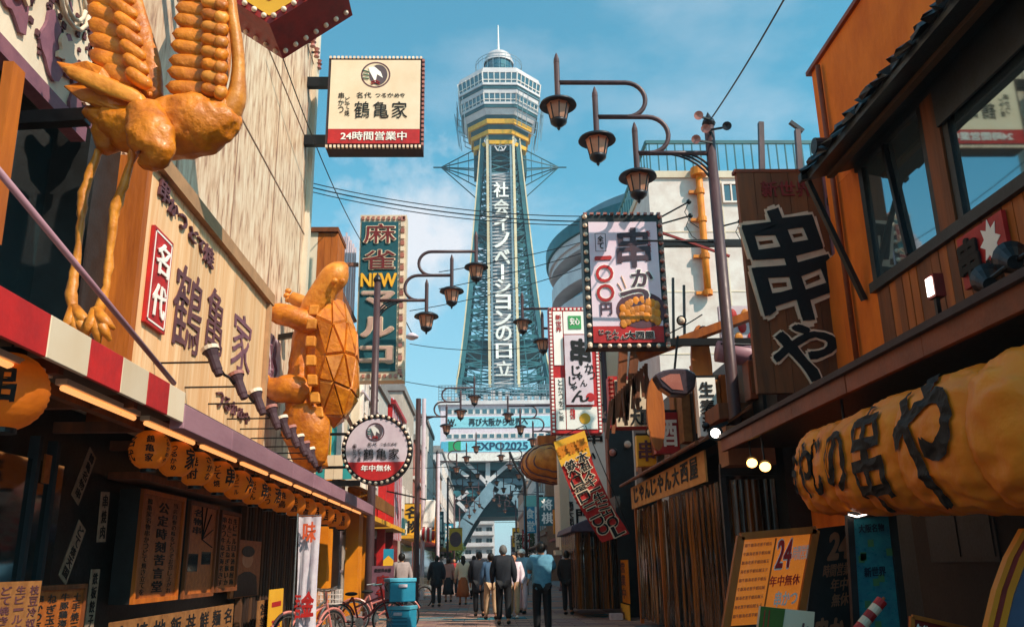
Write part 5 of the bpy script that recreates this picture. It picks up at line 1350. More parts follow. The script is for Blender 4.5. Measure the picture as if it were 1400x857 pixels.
for s, (s0, ch, hh, zo) in zip('おやじの串や', ((.045, .26, .50, .0), (.125, .34, .60, .0), (.20, .30, .60, .02), (.315, .46, .56, .02), (.48, .58, .92, -.02), (.71, .90, .98, .03))):
    l_ = MB(); vs2, fs2 = glyphs(s, .045, .05, 6)
    # subdivide-free wrap: the glyph follows the lantern surface
    b = MB(); letters(b, s, (0, 0, 0), X, Z, ch, hh, off=.02, depth=.0, proud=0, wob=.015)
    bm = bmesh.new(); me = bpy.data.meshes.new('tmp'); me.from_pydata(b.v, [], b.f); bm.from_mesh(me); bmesh.ops.triangulate(bm, faces=bm.faces)
    for _ in range(3):
        es = [e for e in bm.edges if e.calc_length() > .035]
        if es: bmesh.ops.subdivide_edges(bm, edges=es, cuts=1); bmesh.ops.triangulate(bm, faces=bm.faces)
    vv_ = []
    for v in bm.verts:
        ss = s0+v.co.x/Lh; z = v.co.z+zo
        ang = math.pi-math.asin(max(-.97, min(.97, z/(.54)))); vv_.append(bpt(ang, ss, .022))
    ff_ = [tuple(v.index for v in f.verts) for f in bm.faces]; bm.verts.index_update()
    l_.add(vv_, ff_); bm.free(); bpy.data.meshes.remove(me)
    l_.build('character', M['ink'], bgl)
MB().tube([(bgx, yfar-.2, cz), (bgx, yfar+.35, cz)], .05, 10).build('core_pipe', M['vinyl'], bgl)
for y in (5.2, 8.4): MB().tube([(bgx, y, cz+.4), (bgx, y, zb_+.06)], .015, 6).build('hanging_wire', M['black'], bgl)
# small downlights
for (u, v, lab) in ((1028, 631, 'left one of two glowing round downlights under the right canopy'), (1046, 636, 'right one of two glowing round downlights under the right canopy')):
    p = P(u, v, y=11.2 if u < 1040 else 10.6); t = thing('downlight', lab, 'downlight', p)
    MB().lathe([(0, .03), (.06, .03), (.085, 0), (.07, -.002), (0, .0)], p, 18, (.2, .6, .6)).build('rim', M['black'], t)
    MB().lathe([(0, 0), (.068, 0), (.05, .02), (0, .03)], p+Vector((-.01, -.03, -.02)), 18, (-.2, -.7, -.5)).build('lens', M['spot'], t)
    MB().tube([p, (p.x, p.y+.05, zb_+.06)], .012, 6).build('stem', M['black'], t)
# hanging board 串や
KY = 10.8
x0 = P(1020, 370, y=KY).x; x1 = P(1140, 370, y=KY).x; zt2 = P(1075, 236, y=KY).z; zb2 = 3.42
t = thing('brush_character_board', 'tall dark wood board with two black outlined brush characters, hanging at right', 'signboard', ((x0+x1)/2, KY, zb2))
n = 5
for i in range(n):
    MB().box(x0+(x1-x0)*i/n+.003, x0+(x1-x0)*(i+1)/n-.003, KY, KY+.1, zb2, zt2).build('board', M['wood'], t)
MB().box(x0-.03, x1+.03, KY-.01, KY+.12, zt2+.002, zt2+.05).build('cap', M['cop'], t)
MB().box(x1+.01, x1+.05, KY-.01, KY+.11, zb2, zt2).build('edge_strip', M['beam'], t)
kp = lambda u, v: P(u, v, y=KY)
for s, (u, v, wpx, hpx), sd in (('串', (1080, 360, 112, 158), 1), ('や', (1101, 482, 94, 80), 2)):
    c_ = kp(u, v); ww = abs(kp(u+wpx/2, v).x-kp(u-wpx/2, v).x); hh = abs(kp(u, v-hpx/2).z-kp(u, v+hpx/2).z)
    c_.y = KY-.004
    up = Vector((-.2, 0, 1)).normalized(); rt = Vector((1, 0, .2)).normalized()
    b = MB(); letters(b, s, c_, rt, up, ww, hh, off=.054, ref=.02, depth=.02, wob=.05, seed=sd); a_ = b.build('pale_outline', col('#ffd4b4'), t)
    b = MB(); letters(b, s, c_+Vector((0, -.022, 0)), rt, up, ww, hh, off=.02, ref=.02, depth=.02, wob=.05, seed=sd); b.build('brush_character', M['ink'], a_)
b = MB(); letters(b, '新世界', (kp(1075, 259).x, KY-.004, kp(1075, 259).z), X, Z, (x1-x0)*.6, .24, off=.02, depth=.01, wob=.03); b.build('lettering', M['red2'], t)
for z in (zb2+.1, zb2+1.15, zt2-.5): MB().box(x1+.05, RX+.35, KY+.02, KY+.1, z, z+.09).build('bracket', M['black'], t); 
MB().box(RX+.2, RX+.3, 9.7, KY+.1, zt2-.5, zt2-.4).build('bracket', M['black'], t)
# --- display boards below, menus
def leanq(pts, y, th=.05):   # quad panel in a plane y (4 pixel corners) with thickness
    return [P(u, v, y=y) for u, v in pts], (0, th, 0)
def bboard(name, label, corners, y, m_, framem=None, fr=.05, cat='menu board', legs=True):
    q, th = leanq(corners, y); base = min(p.z for p in q)
    t = thing(name, label, cat, (sum(p.x for p in q)/4, y, 0))
    MB().prism(q, th).build('panel', m_, t)
    if framem:
        f = MB(); c_ = sum(q, Vector())/4
        for a, b in ((0, 1), (1, 2), (2, 3), (3, 0)): f.bar(q[a]+Vector((0, -.01, 0)), q[b]+Vector((0, -.01, 0)), fr, fr)
        f.build('frame', framem, t)
    if legs:
        for k in (2, 3):
            if q[k].z > .05: MB().bar((q[k].x, y+.03, 0), (q[k].x, y+.03, q[k].z), .05).build('leg', M['wood'], t)
    return t, q
def on(q, s, r, d=-.008): # bilinear point on quad (s right, r down)
    return q[0].lerp(q[1], s).lerp(q[3].lerp(q[2], s), r)+Vector((0, d, 0))
def put(mb, q, txt_, s, r, w, h, **k):
    W_ = (q[1]-q[0]).length; H_ = (q[3]-q[0]).length
    letters(mb, txt_, on(q, s, r), (q[1]-q[0]).normalized(), (q[0]-q[3]).normalized(), W_*w, H_*h, depth=.004, **{'proud': .002, **k})
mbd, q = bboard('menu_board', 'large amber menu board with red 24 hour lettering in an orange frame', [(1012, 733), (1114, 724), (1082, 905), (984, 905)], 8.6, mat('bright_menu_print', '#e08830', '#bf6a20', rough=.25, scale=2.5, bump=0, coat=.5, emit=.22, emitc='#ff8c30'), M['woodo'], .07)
l_ = MB(); put(l_, q, '24', .63, .17, .22, .26, off=.06); l_.build('outline', M['letter'], mbd)
l_ = MB(); put(l_, q, '24', .63, .17, .20, .24, off=.03, proud=.009); put(l_, q, '年中無休', .7, .38, .4, .09, off=.02, proud=.009); l_.build('lettering', M['red'], mbd)
l_ = MB(); put(l_, q, '時間営業', .86, .17, .22, .12, off=.02); put(l_, q, '串かつ', .76, .52, .3, .13, off=.03); l_.build('lettering', M['letter'], mbd)
MB().prism([on(q, .48, .04), on(q, .5, .04), on(q, .5, .62), on(q, .48, .62)], (0, .006, 0)).build('divider', M['woodo'], mbd)
l_ = MB()
for k in range(9): put(l_, q, '鶏牛豚海老葱芋蛸烏賊玉子茄子'[k % 4:k % 4+9], .26, .08+.07*k, .36, .03)
l_.build('lettering', M['brush'], mbd)
MB().prism([on(q, .03, .72), on(q, .97, .70), on(q, .97, .98), on(q, .03, .98)], (0, .005, 0)).build('lower_print', M['dark'], mbd)
random.seed(3)
for k in range(14):
    c_ = on(q, .08+.06*k % .9, .8+.05*(k % 3), -.02); MB().ell(c_, (.05, .02, .035), 8, 6).build('food_print', M['pillar'] if k % 2 else M['goldl'], mbd)
sg2, q = bboard('dark_hours_board', 'dark board with big cream 24 and closed-never characters beside the menu board', [(1118, 722), (1168, 716), (1165, 905), (1095, 905)], 8.75, M['dark'], None)
l_ = MB(); put(l_, q, '24', .62, .15, .62, .22, off=.05); put(l_, q, '時間営業', .58, .33, .72, .1, off=.02); put(l_, q, '年中', .66, .44, .45, .1, off=.02); put(l_, q, '無休', .7, .55, .45, .1, off=.02); put(l_, q, '串か', .5, .78, .8, .22, off=.05); l_.build('lettering', col('#a06a4c'), sg2)
tb, q = bboard('teal_poster_cabinet', 'tall dim teal poster cabinet under the giant lantern', [(1160, 704), (1218, 700), (1240, 905), (1172, 905)], 8.0, M['teallit'], M['dark'], .06)
l_ = MB(); random.seed(8)
for k in range(12):
    s, r = random.uniform(.15, .8), random.uniform(.1, .8); l_.prism([on(q, s, r), on(q, s+.13, r), on(q, s+.13, r+.05), on(q, s, r+.05)], (0, .004, 0))
l_.build('printed_blocks', col('#4f8a5a'), tb)
l_ = MB(); put(l_, q, '大阪名物', .5, .1, .6, .06, off=.03); put(l_, q, '新世界', .5, .4, .5, .07, off=.03); l_.build('lettering', col('#0e2c40'), tb)
MB().tube([P(1160, 703, y=7.9), P(1172, 706, y=7.9), P(1186, 702, y=7.9)], .008, 6).build('tube_light', M['floodon'], tb)
fb, q = bboard('food_leaflet_board', 'low board with green and cream food leaflet in front of the menu board', [(1040, 828), (1114, 836), (1108, 920), (1030, 915)], 7.6, M['vinyl'], None)
MB().prism([on(q, .0, .0), on(q, .45, .0), on(q, .4, 1), on(q, 0, 1)], (0, .004, 0)).build('green_print', col('#4f6a24'), fb)
MB().ell(on(q, .33, .5, -.01), (.05, .01, .06), 12, 8).build('egg_print', M['vinyl'], fb)
l_ = MB(); put(l_, q, '！！', .12, .3, .1, .5, off=.04); l_.build('lettering', M['red'], fb)
l_ = MB(); l_.bar(on(q, .74, .75, -.02), on(q, .80, .2, -.02), .02, .01); l_.bar(on(q, .82, .75, -.02), on(q, .88, .25, -.02), .02, .01); l_.build('skewer_print', M['brush'], fb)
cn, q = bboard('counter_leaflet', 'small dark framed leaflet at the foot of the teal cabinet', [(1246, 842), (1335, 862), (1330, 915), (1244, 905)], 6.6, M['red2'], M['woodo'], .03)
l_ = MB(); put(l_, q, '名物串かつ', .35, .4, .6, .5, off=.04); l_.build('lettering', M['letter'], cn)
p0, p1 = P(1158, 880, y=7.2), P(1206, 820, y=7.2)
t = thing('rolled_banner', 'rolled red and white striped banner leaning up at the bottom right', 'banner', (p0.x, 7.2, p0.z))
for k in range(7):
    a = p0.lerp(p1, k/7); b = p0.lerp(p1, (k+1)/7-.003); MB().tube([a, b], .045, 12).build('cloth_band', M['red'] if k % 2 == 0 else M['vinyl'], t)
MB().tube([p0-(p1-p0)*.6, p1+(p1-p0)*.06], .012, 8).build('stick', M['woodo'], t)
# dark window on the ground floor wall and pale notice strip
ksw = MB(); ya, yb_ = P(1272, 740, x=RX).y, P(1366, 740, x=RX).y; z1, z0 = P(1320, 694, x=RX).z, P(1320, 768, x=RX).z
ksw.box(RX-.02, RX+.058, yb_, ya, z0, z1); fo = ksw.build('window', M['dark'], ks)
for k in range(2):
    a = yb_+.05+(ya-yb_)*.48*k; MB().box(RX-.03, RX-.021, a, a+(ya-yb_)*.42, z0+.05, z1-.05).build('pane', M['dark'], fo)
MB().box(RX+.0, RX+.055, 3, 9.3, 0, 2.2).build('lower_cladding', col('#3a2b24'), ks)
q0, q1 = P(1336, 678, x=3.9), P(1400, 668, x=3.9)
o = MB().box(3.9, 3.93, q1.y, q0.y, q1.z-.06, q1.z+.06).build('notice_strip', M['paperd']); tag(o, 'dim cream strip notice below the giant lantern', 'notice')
# curved orange board at the right frame edge
pts = [(1400, 722), (1378, 762), (1362, 806), (1350, 857), (1346, 900)]
t = thing('curved_board', 'tall curved board with amber and red edge stripes at the right frame edge', 'board', (P(1400, 850, y=5.6).x, 5.6, 0))
for off_, m_, nm, dy in ((0, M['pillar'], 'outer_stripe', 0), (9, M['red2'], 'red_stripe', -.01), (16, M['pillar'], 'inner_stripe', -.015)):
    pl_ = [P(u+off_, v, y=5.6+dy) for u, v in pts]; pr2 = [P(u+off_+8, v+6, y=5.6+dy) for u, v in pts]
    MB().prism(pl_+pr2[::-1], (0, .06, 0)).build(nm, m_, t)
MB().prism([P(u+24, v+10, y=5.63) for u, v in pts]+[P(1500, 900, y=5.63), P(1500, 722, y=5.63)], (0, .05, 0)).build('board_face', col('#4f5c78'), t)

# ---------------------------------------------------------------- curtain stall with banner (R2)
SX = 3.55
cs = thing('curtained_stall', 'shop front closed by hanging amber plastic curtain strips under a lettered banner', 'shop front', (SX+.6, 16, 0))
ya, yb_ = 12.75, P(868, 680, x=SX).y
MB().box(SX+.8, 9, 12.31, yb_, 0, 4.5).build('back_wall', M['dark'], cs)
MB().box(SX+.1, SX+.8, 12.31, yb_, 2.95, 3.1).build('roof', M['dark'], cs)
random.seed(12)
ncur = 54; cm = [mat('curtain_amber', '#6e4218', '#2c1a0c', rough=.25, scale=5, stretch=(3, 3, .2), bump=.2, coat=.4), mat('curtain_dark', '#24170e', '#120c08', rough=.25, scale=5, stretch=(3, 3, .2), bump=.2, coat=.4), mat('curtain_orange', '#9a5818', '#4a280c', rough=.3, scale=5, stretch=(3, 3, .2), bump=.2, coat=.4)]  # streaky contrast paints the amber highlights of translucent plastic into the colour
for i in range(ncur):
    y0_ = ya+.05+(yb_-ya-.1)*i/ncur; y1_ = ya+.05+(yb_-ya-.1)*(i+1)/ncur
    x = SX+.05+.05*math.sin(i*1.9)+random.uniform(-.02, .02); sw_ = random.uniform(-.03, .03)
    b = MB(); pr = [(x, y0_), (x-.03, y0_+(y1_-y0_)*.3), (x+.02, y0_+(y1_-y0_)*.65), (x-.01, y1_+.01)]
    vs = []; fs = []
    for j in range(5):
        z = 2.5-2.35*j/4
        for (a, c_) in pr: vs.append((a+sw_*j*.5+.012*math.sin(j*2+i), c_+.01*math.sin(j*1.3+i), z))
    for j in range(4):
        for k in range(3): e = j*4+k; fs.append((e, e+1, e+5, e+4))
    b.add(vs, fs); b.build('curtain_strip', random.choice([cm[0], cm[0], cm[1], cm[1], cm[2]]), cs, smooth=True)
# curtain face toward the camera
for i in range(9):
    xa = SX+.1+i*.11; b = MB(); vs = []; fs = []
    for j in range(5):
        z = 2.5-2.35*j/4
        for k, a in enumerate((0, .04, .08, .115)): vs.append((xa+a, ya-.02+.03*math.sin(k*2+i)+.01*j, z))
    for j in range(4):
        for k in range(3): e = j*4+k; fs.append((e, e+1, e+5, e+4))
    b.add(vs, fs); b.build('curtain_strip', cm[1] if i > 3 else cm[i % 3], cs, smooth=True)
for y in (ya, (ya+yb_)/2+1.0, yb_): MB().box(SX-.02, SX+.06, y, y+.08, 0, 2.55).build('post', M['woodo'] if y > ya else M['dark'], cs)
bn = P(868, 620, x=SX-.1); 
zt3, zb3 = P(905, 607, x=SX-.1).z, P(905, 662, x=SX-.1).z
zt3 = 3.0; zb3 = 2.52
o = MB().box(SX-.12, SX-.09, 13.2, yb_-.2, zb3, zt3).build('cloth_banner', mat('banner_amber', '#d89a58', '#c07a34', rough=.8, scale=3, bump=.3), None)
tag(o, 'amber cloth banner with brushed shop name above the curtain strips', 'banner')
l_ = MB(); n = 8
for i, s in enumerate('じゃんじゃん大西屋'[::-1] if False else 'じゃんじゃん大西屋'):
    y = (yb_-.6)-i*(yb_-.2-13.2-.6)/9.2; letters(l_, s, (SX-.122, y-.3, (zt3+zb3)/2+.03), WR, Z, .55, .34, off=.03, wob=.05, seed=i, depth=.004)
l_.build('lettering', M['ink'], o)
b = MB(); b.prism([(SX-.12, 12.9, 3.12), (SX-.3, 12.9, 3.05), (SX+.6, 12.9, 3.6), (SX+.6, 12.9, 3.66)], (0, yb_-12.6, 0)); b.build('stall_canopy', M['wood'], cs)
MB().tube([(SX-.32, 12.8, 3.06), (SX-.32, yb_, 3.06)], .035, 8).build('gutter', M['wood'], cs)
MB().box(SX-.05, SX+.8, ya-.12, ya-.06, 2.55, 2.72).build('lintel', M['dark'], cs)
# notices in the dark gap and right of it
for (u0, v0, u1, v1, x, m_, lab, s) in ((846, 765, 862, 823, 3.5, M['pillar'], 'amber hanging notice at the gap beside the red slanting banner', '営業中'), (842, 825, 864, 880, 3.45, M['yellow'], 'yellow floor notice at the gap beside the curtain strips', '串')):
    a = P(u0, v0, x=x); b_ = P(u1, v1, x=x); zt4 = P((u0+u1)/2, v0, x=x).z; zb4 = P((u0+u1)/2, v1, x=x).z
    o = MB().box(x-.02, x, b_.y, a.y, zb4, zt4).build('notice', m_); tag(o, lab, 'notice')
    l_ = MB(); vtext(l_, s, (x-.022, (a.y+b_.y)/2, zt4-.03), WR, Z, (a.y-b_.y)*.4, (zt4-zb4)*.9/len(s), off=.03, depth=.003, proud=.001); l_.build('lettering', M['brush'], o)

# ---------------------------------------------------------------- yen sign
HY = 14.0
x0, x1, z0, z1 = frame_on(HY, 799, 294, 911, 474)
w, h = x1-x0, z1-z0
t = thing('yen_skewer_sign', 'large bulb framed sign with skewer characters, red 100 yen and fried skewers', 'sign', ((x0+x1)/2, HY, z0))
MB().box(x0, x1, HY, HY+.35, z0, z1).build('box', M['dark'], t)
fx0, fx1, fz0, fz1 = x0+.11, x1-.11, z0+.07, z1-.14
MB().box(fx0, fx1, HY-.02, HY-.001, fz0+.29, fz1).build('face', mat('lilac_sign_face', '#ead6e0', '#e0bccb', rough=.35, scale=1.2, bump=.02), t)
rb_ = MB().box(fx0, fx1, HY-.022, HY-.001, fz0, fz0+.287).build('red_band', M['red'], t)
FW, FH = fx1-fx0, fz1-fz0
hp = lambda s, r, d=-.022: (fx0+FW*s, HY+d, fz1-FH*r)
slant = Vector((1, 0, 0.05)).normalized()
def fat(s, c_, w_, h_, m_, off, oc=None, wob=.03, seed=0):
    if oc:
        b = MB(); letters(b, s, c_, slant, Z, w_, h_, off=off+.05, ref=off, depth=.005, wob=wob, seed=seed, proud=.0); b.build('outline', oc, t)
    b = MB(); letters(b, s, Vector(c_)+Vector((0, -.006, 0)), slant, Z, w_, h_, off=off, depth=.005, wob=wob, seed=seed); return b.build('character', m_, t)
dk = mat('slate_brown_ink', '#3a2c3c', '#54303a', rough=.5, scale=5, bump=0)
fat('串', hp(.64, .22), FW*.50, FH*.34, dk, .03)
fat('か', hp(.74, .475), FW*.32, FH*.14, dk, .025, M['letter'])
b = MB(); b.lathe([(FW*.36, -.005), (FW*.36, 0), (FW*.28, .0), (FW*.28, -.005)], hp(.68, .74), 32, (0, -1, 0))
# plate of skewers
MB().prism([(hp(.70, .73)[0]+math.cos(a*.25)*FW*.36, HY-.026, hp(.70, .74)[2]+math.sin(a*.25)*FW*.27) for a in range(25)], (0, .004, 0)).build('plate_print', col('#5c3a44'), t)
random.seed(2)
for i in range(24):
    s, r = .42+.072*(i % 8)+random.uniform(-.01, .02), .665+.06*(i//8)+.008*abs((i % 8)-4)**1.5
    MB().ell(hp(min(.92, s), r, -.03), (FW*.055, .012, FH*.038+.01*(i % 2)), 10, 6).build('fried_skewer_print', M['goldl'] if i % 3 else M['pillar'], t, smooth=True)
fat('つ', hp(.62, .64), FW*.42, FH*.15, dk, .03, M['letter'])
fat('一', hp(.19, .31), FW*.26, FH*.08, M['red'], .08)
fat('〇', hp(.2, .44), FW*.26, FH*.145, M['red'], .045, M['letter'], wob=.01)
fat('〇', hp(.2, .60), FW*.26, FH*.145, M['red'], .045, M['letter'], wob=.01)
fat('円', hp(.2, .73), FW*.17, FH*.10, dk, .02)
MB().bar(hp(.38, .52, -.024), hp(.44, .58, -.024), .03, .004).build('fry_print', M['yellow'], t); MB().bar(hp(.44, .46, -.024), hp(.50, .56, -.024), .03, .004).build('fry_print', M['yellow'], t)
b = MB(); q_ = [hp(.09, .10), hp(.24, .10), hp(.24, .25), hp(.09, .25)]
for i in range(4): b.bar(q_[i], q_[(i+1) % 4], .009, .004)
vtext(b, '全て', hp(.165, .115), X, Z, FW*.09, FH*.06, off=.02, depth=.004, wob=.04); b.build('lettering', M['ink'], t)
b = MB(); vtext(b, '新世界', hp(.87, .07), X, Z, FW*.06, FH*.07, off=.02, depth=.004, wob=.05); b.build('lettering', M['red'], t)
b = MB(); letters(b, 'じゃん', (fx0+FW*.22, HY-.024, fz0+.18), X, Z, FW*.28, .09, off=.06, depth=.004, wob=.03); letters(b, 'じゃん', (fx0+FW*.33, HY-.024, fz0+.09), X, Z, FW*.28, .09, off=.06, depth=.004, wob=.03); letters(b, '大西屋', (fx0+FW*.66, HY-.024, fz0+.13), X, Z, FW*.42, .15, off=.07, depth=.004); b.build('outline', M['letter'], rb_)
b = MB(); letters(b, 'じゃん', (fx0+FW*.22, HY-.03, fz0+.18), X, Z, FW*.27, .08, off=.02, depth=.004, wob=.03); letters(b, 'じゃん', (fx0+FW*.33, HY-.03, fz0+.09), X, Z, FW*.27, .08, off=.02, depth=.004, wob=.03); letters(b, '大西屋', (fx0+FW*.66, HY-.03, fz0+.13), X, Z, FW*.4, .135, off=.035, depth=.004); b.build('lettering', M['ink'], rb_)
n = 15
for i in range(n):
    z = z0+.04+(h-.08)*i/(n-1)
    for x in (x0+.05, x1-.05): MB().ell((x, HY-.02, z), (.042, .035, .042), 10, 6).build('bulb', M['bulbdim'] if x > x0+.1 else M['bulb'], t, smooth=True)
for i in range(9):
    x = x0+.05+(w-.1)*i/8
    MB().ell((x, HY-.02, z0+.01), (.04, .035, .04), 10, 6).build('bulb', M['bulb'], t, smooth=True)
for i in range(12): MB().box(x0+w*(i+.2)/12, x0+w*(i+.75)/12, HY-.04, HY+.06, z1+.0, z1+.035).build('edge_light', M['bulbdim'], t)
for v in (333, 468): z = P(930, v, y=HY+.15).z; MB().box(x1, 6.2, HY+.1, HY+.2, z-.06, z+.06).build('bracket', M['black'], t)
MB().bar((x1, HY+.1, z1-.3), (4.4, HY+.1, z1-.75), .04).build('stay', M['red2'], t)
# ---------------------------------------------------------------- jan jan sign cluster
JY = 22.0
x0, x1, z0, z1 = frame_on(JY, 752, 420, 820, 592)
t = thing('red_bordered_tall_sign', 'tall white sign with red beaded border, lilac skewer panel and small prints', 'sign', ((x0+x1)/2, JY, z0))
w, h = x1-x0, z1-z0
MB().box(x0, x1, JY, JY+.4, z0, z1).build('box', M['red'], t)
MB().box(x0+.12, x0+w*.28, JY-.02, JY-.001, z0+h*.53, z1-.12).build('face', M['letter'], t)
MB().box(x0+.12, x0+w*.28, JY-.02, JY-.001, z0+.1, z0+h*.43).build('face', M['letter'], t)
MB().box(x0+w*.30, x1-.12, JY-.02, JY-.001, z0+.1, z0+h*.20).build('face', M['letter'], t)
MB().box(x0+w*.30, x1-.12, JY-.02, JY-.001, z0+h*.78, z1-.12).build('face', M['letter'], t)
o = MB().box(x0+w*.30, x1-.2, JY-.10, JY-.021, z0+h*.215, z0+h*.765).build('lilac_panel', M['white2'], t)
b = MB(); cx_ = x0+w*.62
letters(b, '串', (cx_, JY-.102, z0+h*.63), Vector((1, 0, -.15)), Z, w*.42, h*.21, off=.04, wob=.05, depth=.005)
for (s, sx, r, ww, hh) in (('か', .78, .50, .18, .07), ('つ', .82, .44, .15, .06), ('じ', .52, .48, .18, .08), ('ゃ', .58, .43, .12, .05), ('ん', .66, .38, .14, .05), ('じ', .44, .40, .15, .07), ('ゃ', .46, .345, .14, .04), ('ん', .58, .28, .36, .09)): letters(b, s, (x0+w*sx, JY-.102, z0+h*r), X, Z, w*ww, h*hh, off=.02, wob=.04, depth=.005)
b.build('lettering', M['ink'], o)
MB().lathe([(0, 0), (w*.09, 0), (w*.09, .006), (0, .006)], (x0+w*.78, JY-.101, z0+h*.27), 16, (0, -1, 0)).build('red_seal_print', M['red'], o)
b = MB(); vtext(b, 'とかつをご飯', (x0+w*.2, JY-.022, z0+h*.42), X, Z, w*.1, h*.055, off=.01, depth=.004, wob=.04); b.build('lettering', M['ink'], t)
b = MB(); vtext(b, '新世界', (x0+w*.2, JY-.022, z1-.2), X, Z, w*.12, h*.05, off=.02, depth=.004); b.build('lettering', M['red'], t)
MB().box(x0+w*.40, x0+w*.66, JY-.04, JY-.021, z0+h*.82, z1-.25).build('green_print', col('#3f9a5a'), t)
b = MB(); letters(b, '安心', (x0+w*.53, JY-.042, z0+h*.88), X, Z, w*.2, h*.06, off=.03, depth=.004); letters(b, '大', (x0+w*.82, JY-.042, z0+h*.88), X, Z, w*.15, h*.08, off=.03, depth=.004); b.build('lettering', M['letter'], t)
MB().lathe([(0, 0), (w*.11, 0), (w*.11, .006), (0, .006)], (x0+w*.66, JY-.022, z0+h*.11), 16, (0, -1, 0)).build('yellow_print', M['yellow'], t)
b = MB(); letters(b, '名物', (x0+w*.42, JY-.022, z0+h*.15), X, Z, w*.1, h*.09, off=.03, depth=.004); b.build('lettering', M['red'], t)
for i in range(34):
    z = z0+h*(i+.5)/34
    for x in (x0+.05, x1-.05): MB().box(x-.03, x+.03, JY-.03, JY-.001, z-.03, z+.03).build('border_bead', M['letter'], t)
for i in range(12):
    x = x0+w*(i+.5)/12; MB().box(x-.03, x+.03, JY-.03, JY-.001, z1-.08, z1-.03).build('border_bead', M['letter'], t)
MB().box(x1, 4.6, JY+.1, JY+.2, z1-.7, z1-.6).build('bracket', M['black'], t); MB().box(x1, 4.6, JY+.1, JY+.2, z0+.3, z0+.4).build('bracket', M['black'], t)
signbox(3.18, 3.62, 15.6, 3.25, 4.0, M['red'], '酒', 'small red sake sign hanging at the front of the cluttered shop', M['letter'], name='hanging_sign')
signbox(3.66, 3.98, 14.2, 3.35, 4.35, M['letter'], '生麦酒', 'narrow white draught beer sign beside the reflector lamp', M['ink'], vert=True, name='hanging_sign')
signbox(3.3, 3.7, 18.2, 3.3, 3.95, M['yellow'], '串', 'small yellow skewer sign behind the red sake sign', M['brush'], name='hanging_sign')
# small sign じゃんじゃん大西屋
x0, x1, z0, z1 = frame_on(16.5, 833, 514, 888, 585)
t = thing('small_red_edged_sign', 'small white sign with red beaded edge and black syllables behind the stall clutter', 'sign', ((x0+x1)/2, 16.5, z0))
w, h = x1-x0, z1-z0
MB().box(x0, x1, 16.5, 16.8, z0, z1).build('box', M['red'], t); MB().box(x0+.12, x1-.02, 16.48, 16.499, z0+.03, z1-.08).build('face', M['vinyl'], t)
for i in range(12): MB().box(x0+.03, x0+.09, 16.47, 16.499, z0+h*(i+.2)/12, z0+h*(i+.7)/12).build('border_bead', M['bulbdim'], t)
b = MB()
for s, sx, sz, k in (('じ', .28, .75, .3), ('ゃ', .3, .48, .2), ('ん', .32, .25, .25), ('じ', .7, .45, .3), ('大', .62, .2, .3), ('屋', .85, .2, .3)): letters(b, s, (x0+w*sx, 16.478, z0+h*sz), X, Z, w*.24, h*k, off=.04, wob=.04, depth=.004)
b.build('lettering', M['ink'], t)
# building carrying them (dark cluttered facade), roof ornaments
jb = thing('cluttered_snack_shop', 'dark cluttered snack shop with wooden ornaments above the curtain stall', 'building', (6, 18, 0))
MB().box(4.55, 9, 14.4, 21.0, 3.1, 4.9).build('wall', M['dark'], jb)
b = MB(); b.bar(P(872, 488, y=14.6), P(1045, 425, y=14.0), .22, .14); b.build('slanting_beam', M['woodo'], jb)
b = MB(); b.bar(P(1010, 470, y=14.8), P(885, 470, y=14.8), .07); b.build('iron_bar', M['black'], jb)
for (u, v, r, lab) in ((960, 500, .42, 'tall amber oval board standing left of the lamp post'), (897, 565, .36, 'amber oval board leaning at the sign clutter')):
    p = P(u, v, y=14.4); o = MB()
    o.prism([p+Vector((math.cos(a*.26)*r*.42, 0, math.sin(a*.26)*r*1.75)) for a in range(24)], (0, .1, 0)); tag(o.build('oval_board', M['woodo'], None), lab, 'board')
p = P(925, 522, y=13.6)
t = thing('reflector_lamp', 'wide dark reflector lamp hood hanging above the curtain stall', 'lamp', p)
b = MB(); b.prism([p+Vector((x_, 0, z_)) for x_, z_ in ((-.36, .12), (-.2, .2), (0, .23), (.2, .22), (.34, .14), (.3, -.1), (.16, -.22), (-.1, -.2), (-.26, -.08))], (0, .28, 0)); b.build('hood', mat('mauve_enamel', '#4a3a40', '#2c2428', rough=.3, scale=5, coat=.4), t, bevel=.03)
b = MB(); b.prism([p+Vector((x_, -.012, z_)) for x_, z_ in ((-.26, .06), (-.1, .13), (.06, .13), (.1, -.14), (-.08, -.12))], (0, .008, 0)); b.build('reflector', M['bulbdim'], t)
MB().tube([p+Vector((0, .1, .2)), p+Vector((.1, .1, .8))], .02, 8).build('hanger', M['black'], t)
random.seed(31)
for i, (u, v) in enumerate(((932, 438), (962, 452), (905, 500), (890, 590), (862, 600), (846, 596), (876, 582), (918, 612), (838, 618), (942, 560))):
    if i in (2, 4, 5, 6, 7, 9): continue
    p = P(u, v, y=14.2+.1*i); t = thing('small_floodlight', ['clutter floodlight on the slanting beam, left', 'clutter floodlight on the slanting beam by the post', 'pale clutter lamp right of the yen sign foot', 'dark clutter lamp low beside the banner', 'cream bulb lamp over the slanting red banner', 'small lamp at the upper end of the slanting red banner', 'ringed dark lamp above the cloth banner', 'lamp just above the stall gutter', 'white ball lamp over the purple capped curtain', 'lamp under the wide reflector hood'][i], 'lamp', p)
    d = Vector((-.4, -.8, -.3)).normalized(); MB().lathe([(0, -.12), (.05, -.1), (.09, .02), (.07, .03), (0, .02)], p, 14, d).build('housing', M['black'], t); MB().lathe([(0, .0), (.065, .0), (.05, .04), (0, .06)], p+d*.03, 14, d).build('lens', M['bulbdim'] if i % 3 else M['bulb'], t); MB().tube([p, p+Vector((.06, .12, .03)), p+Vector((.12, .5, .06))], .02, 6).build('arm', M['black'], t)
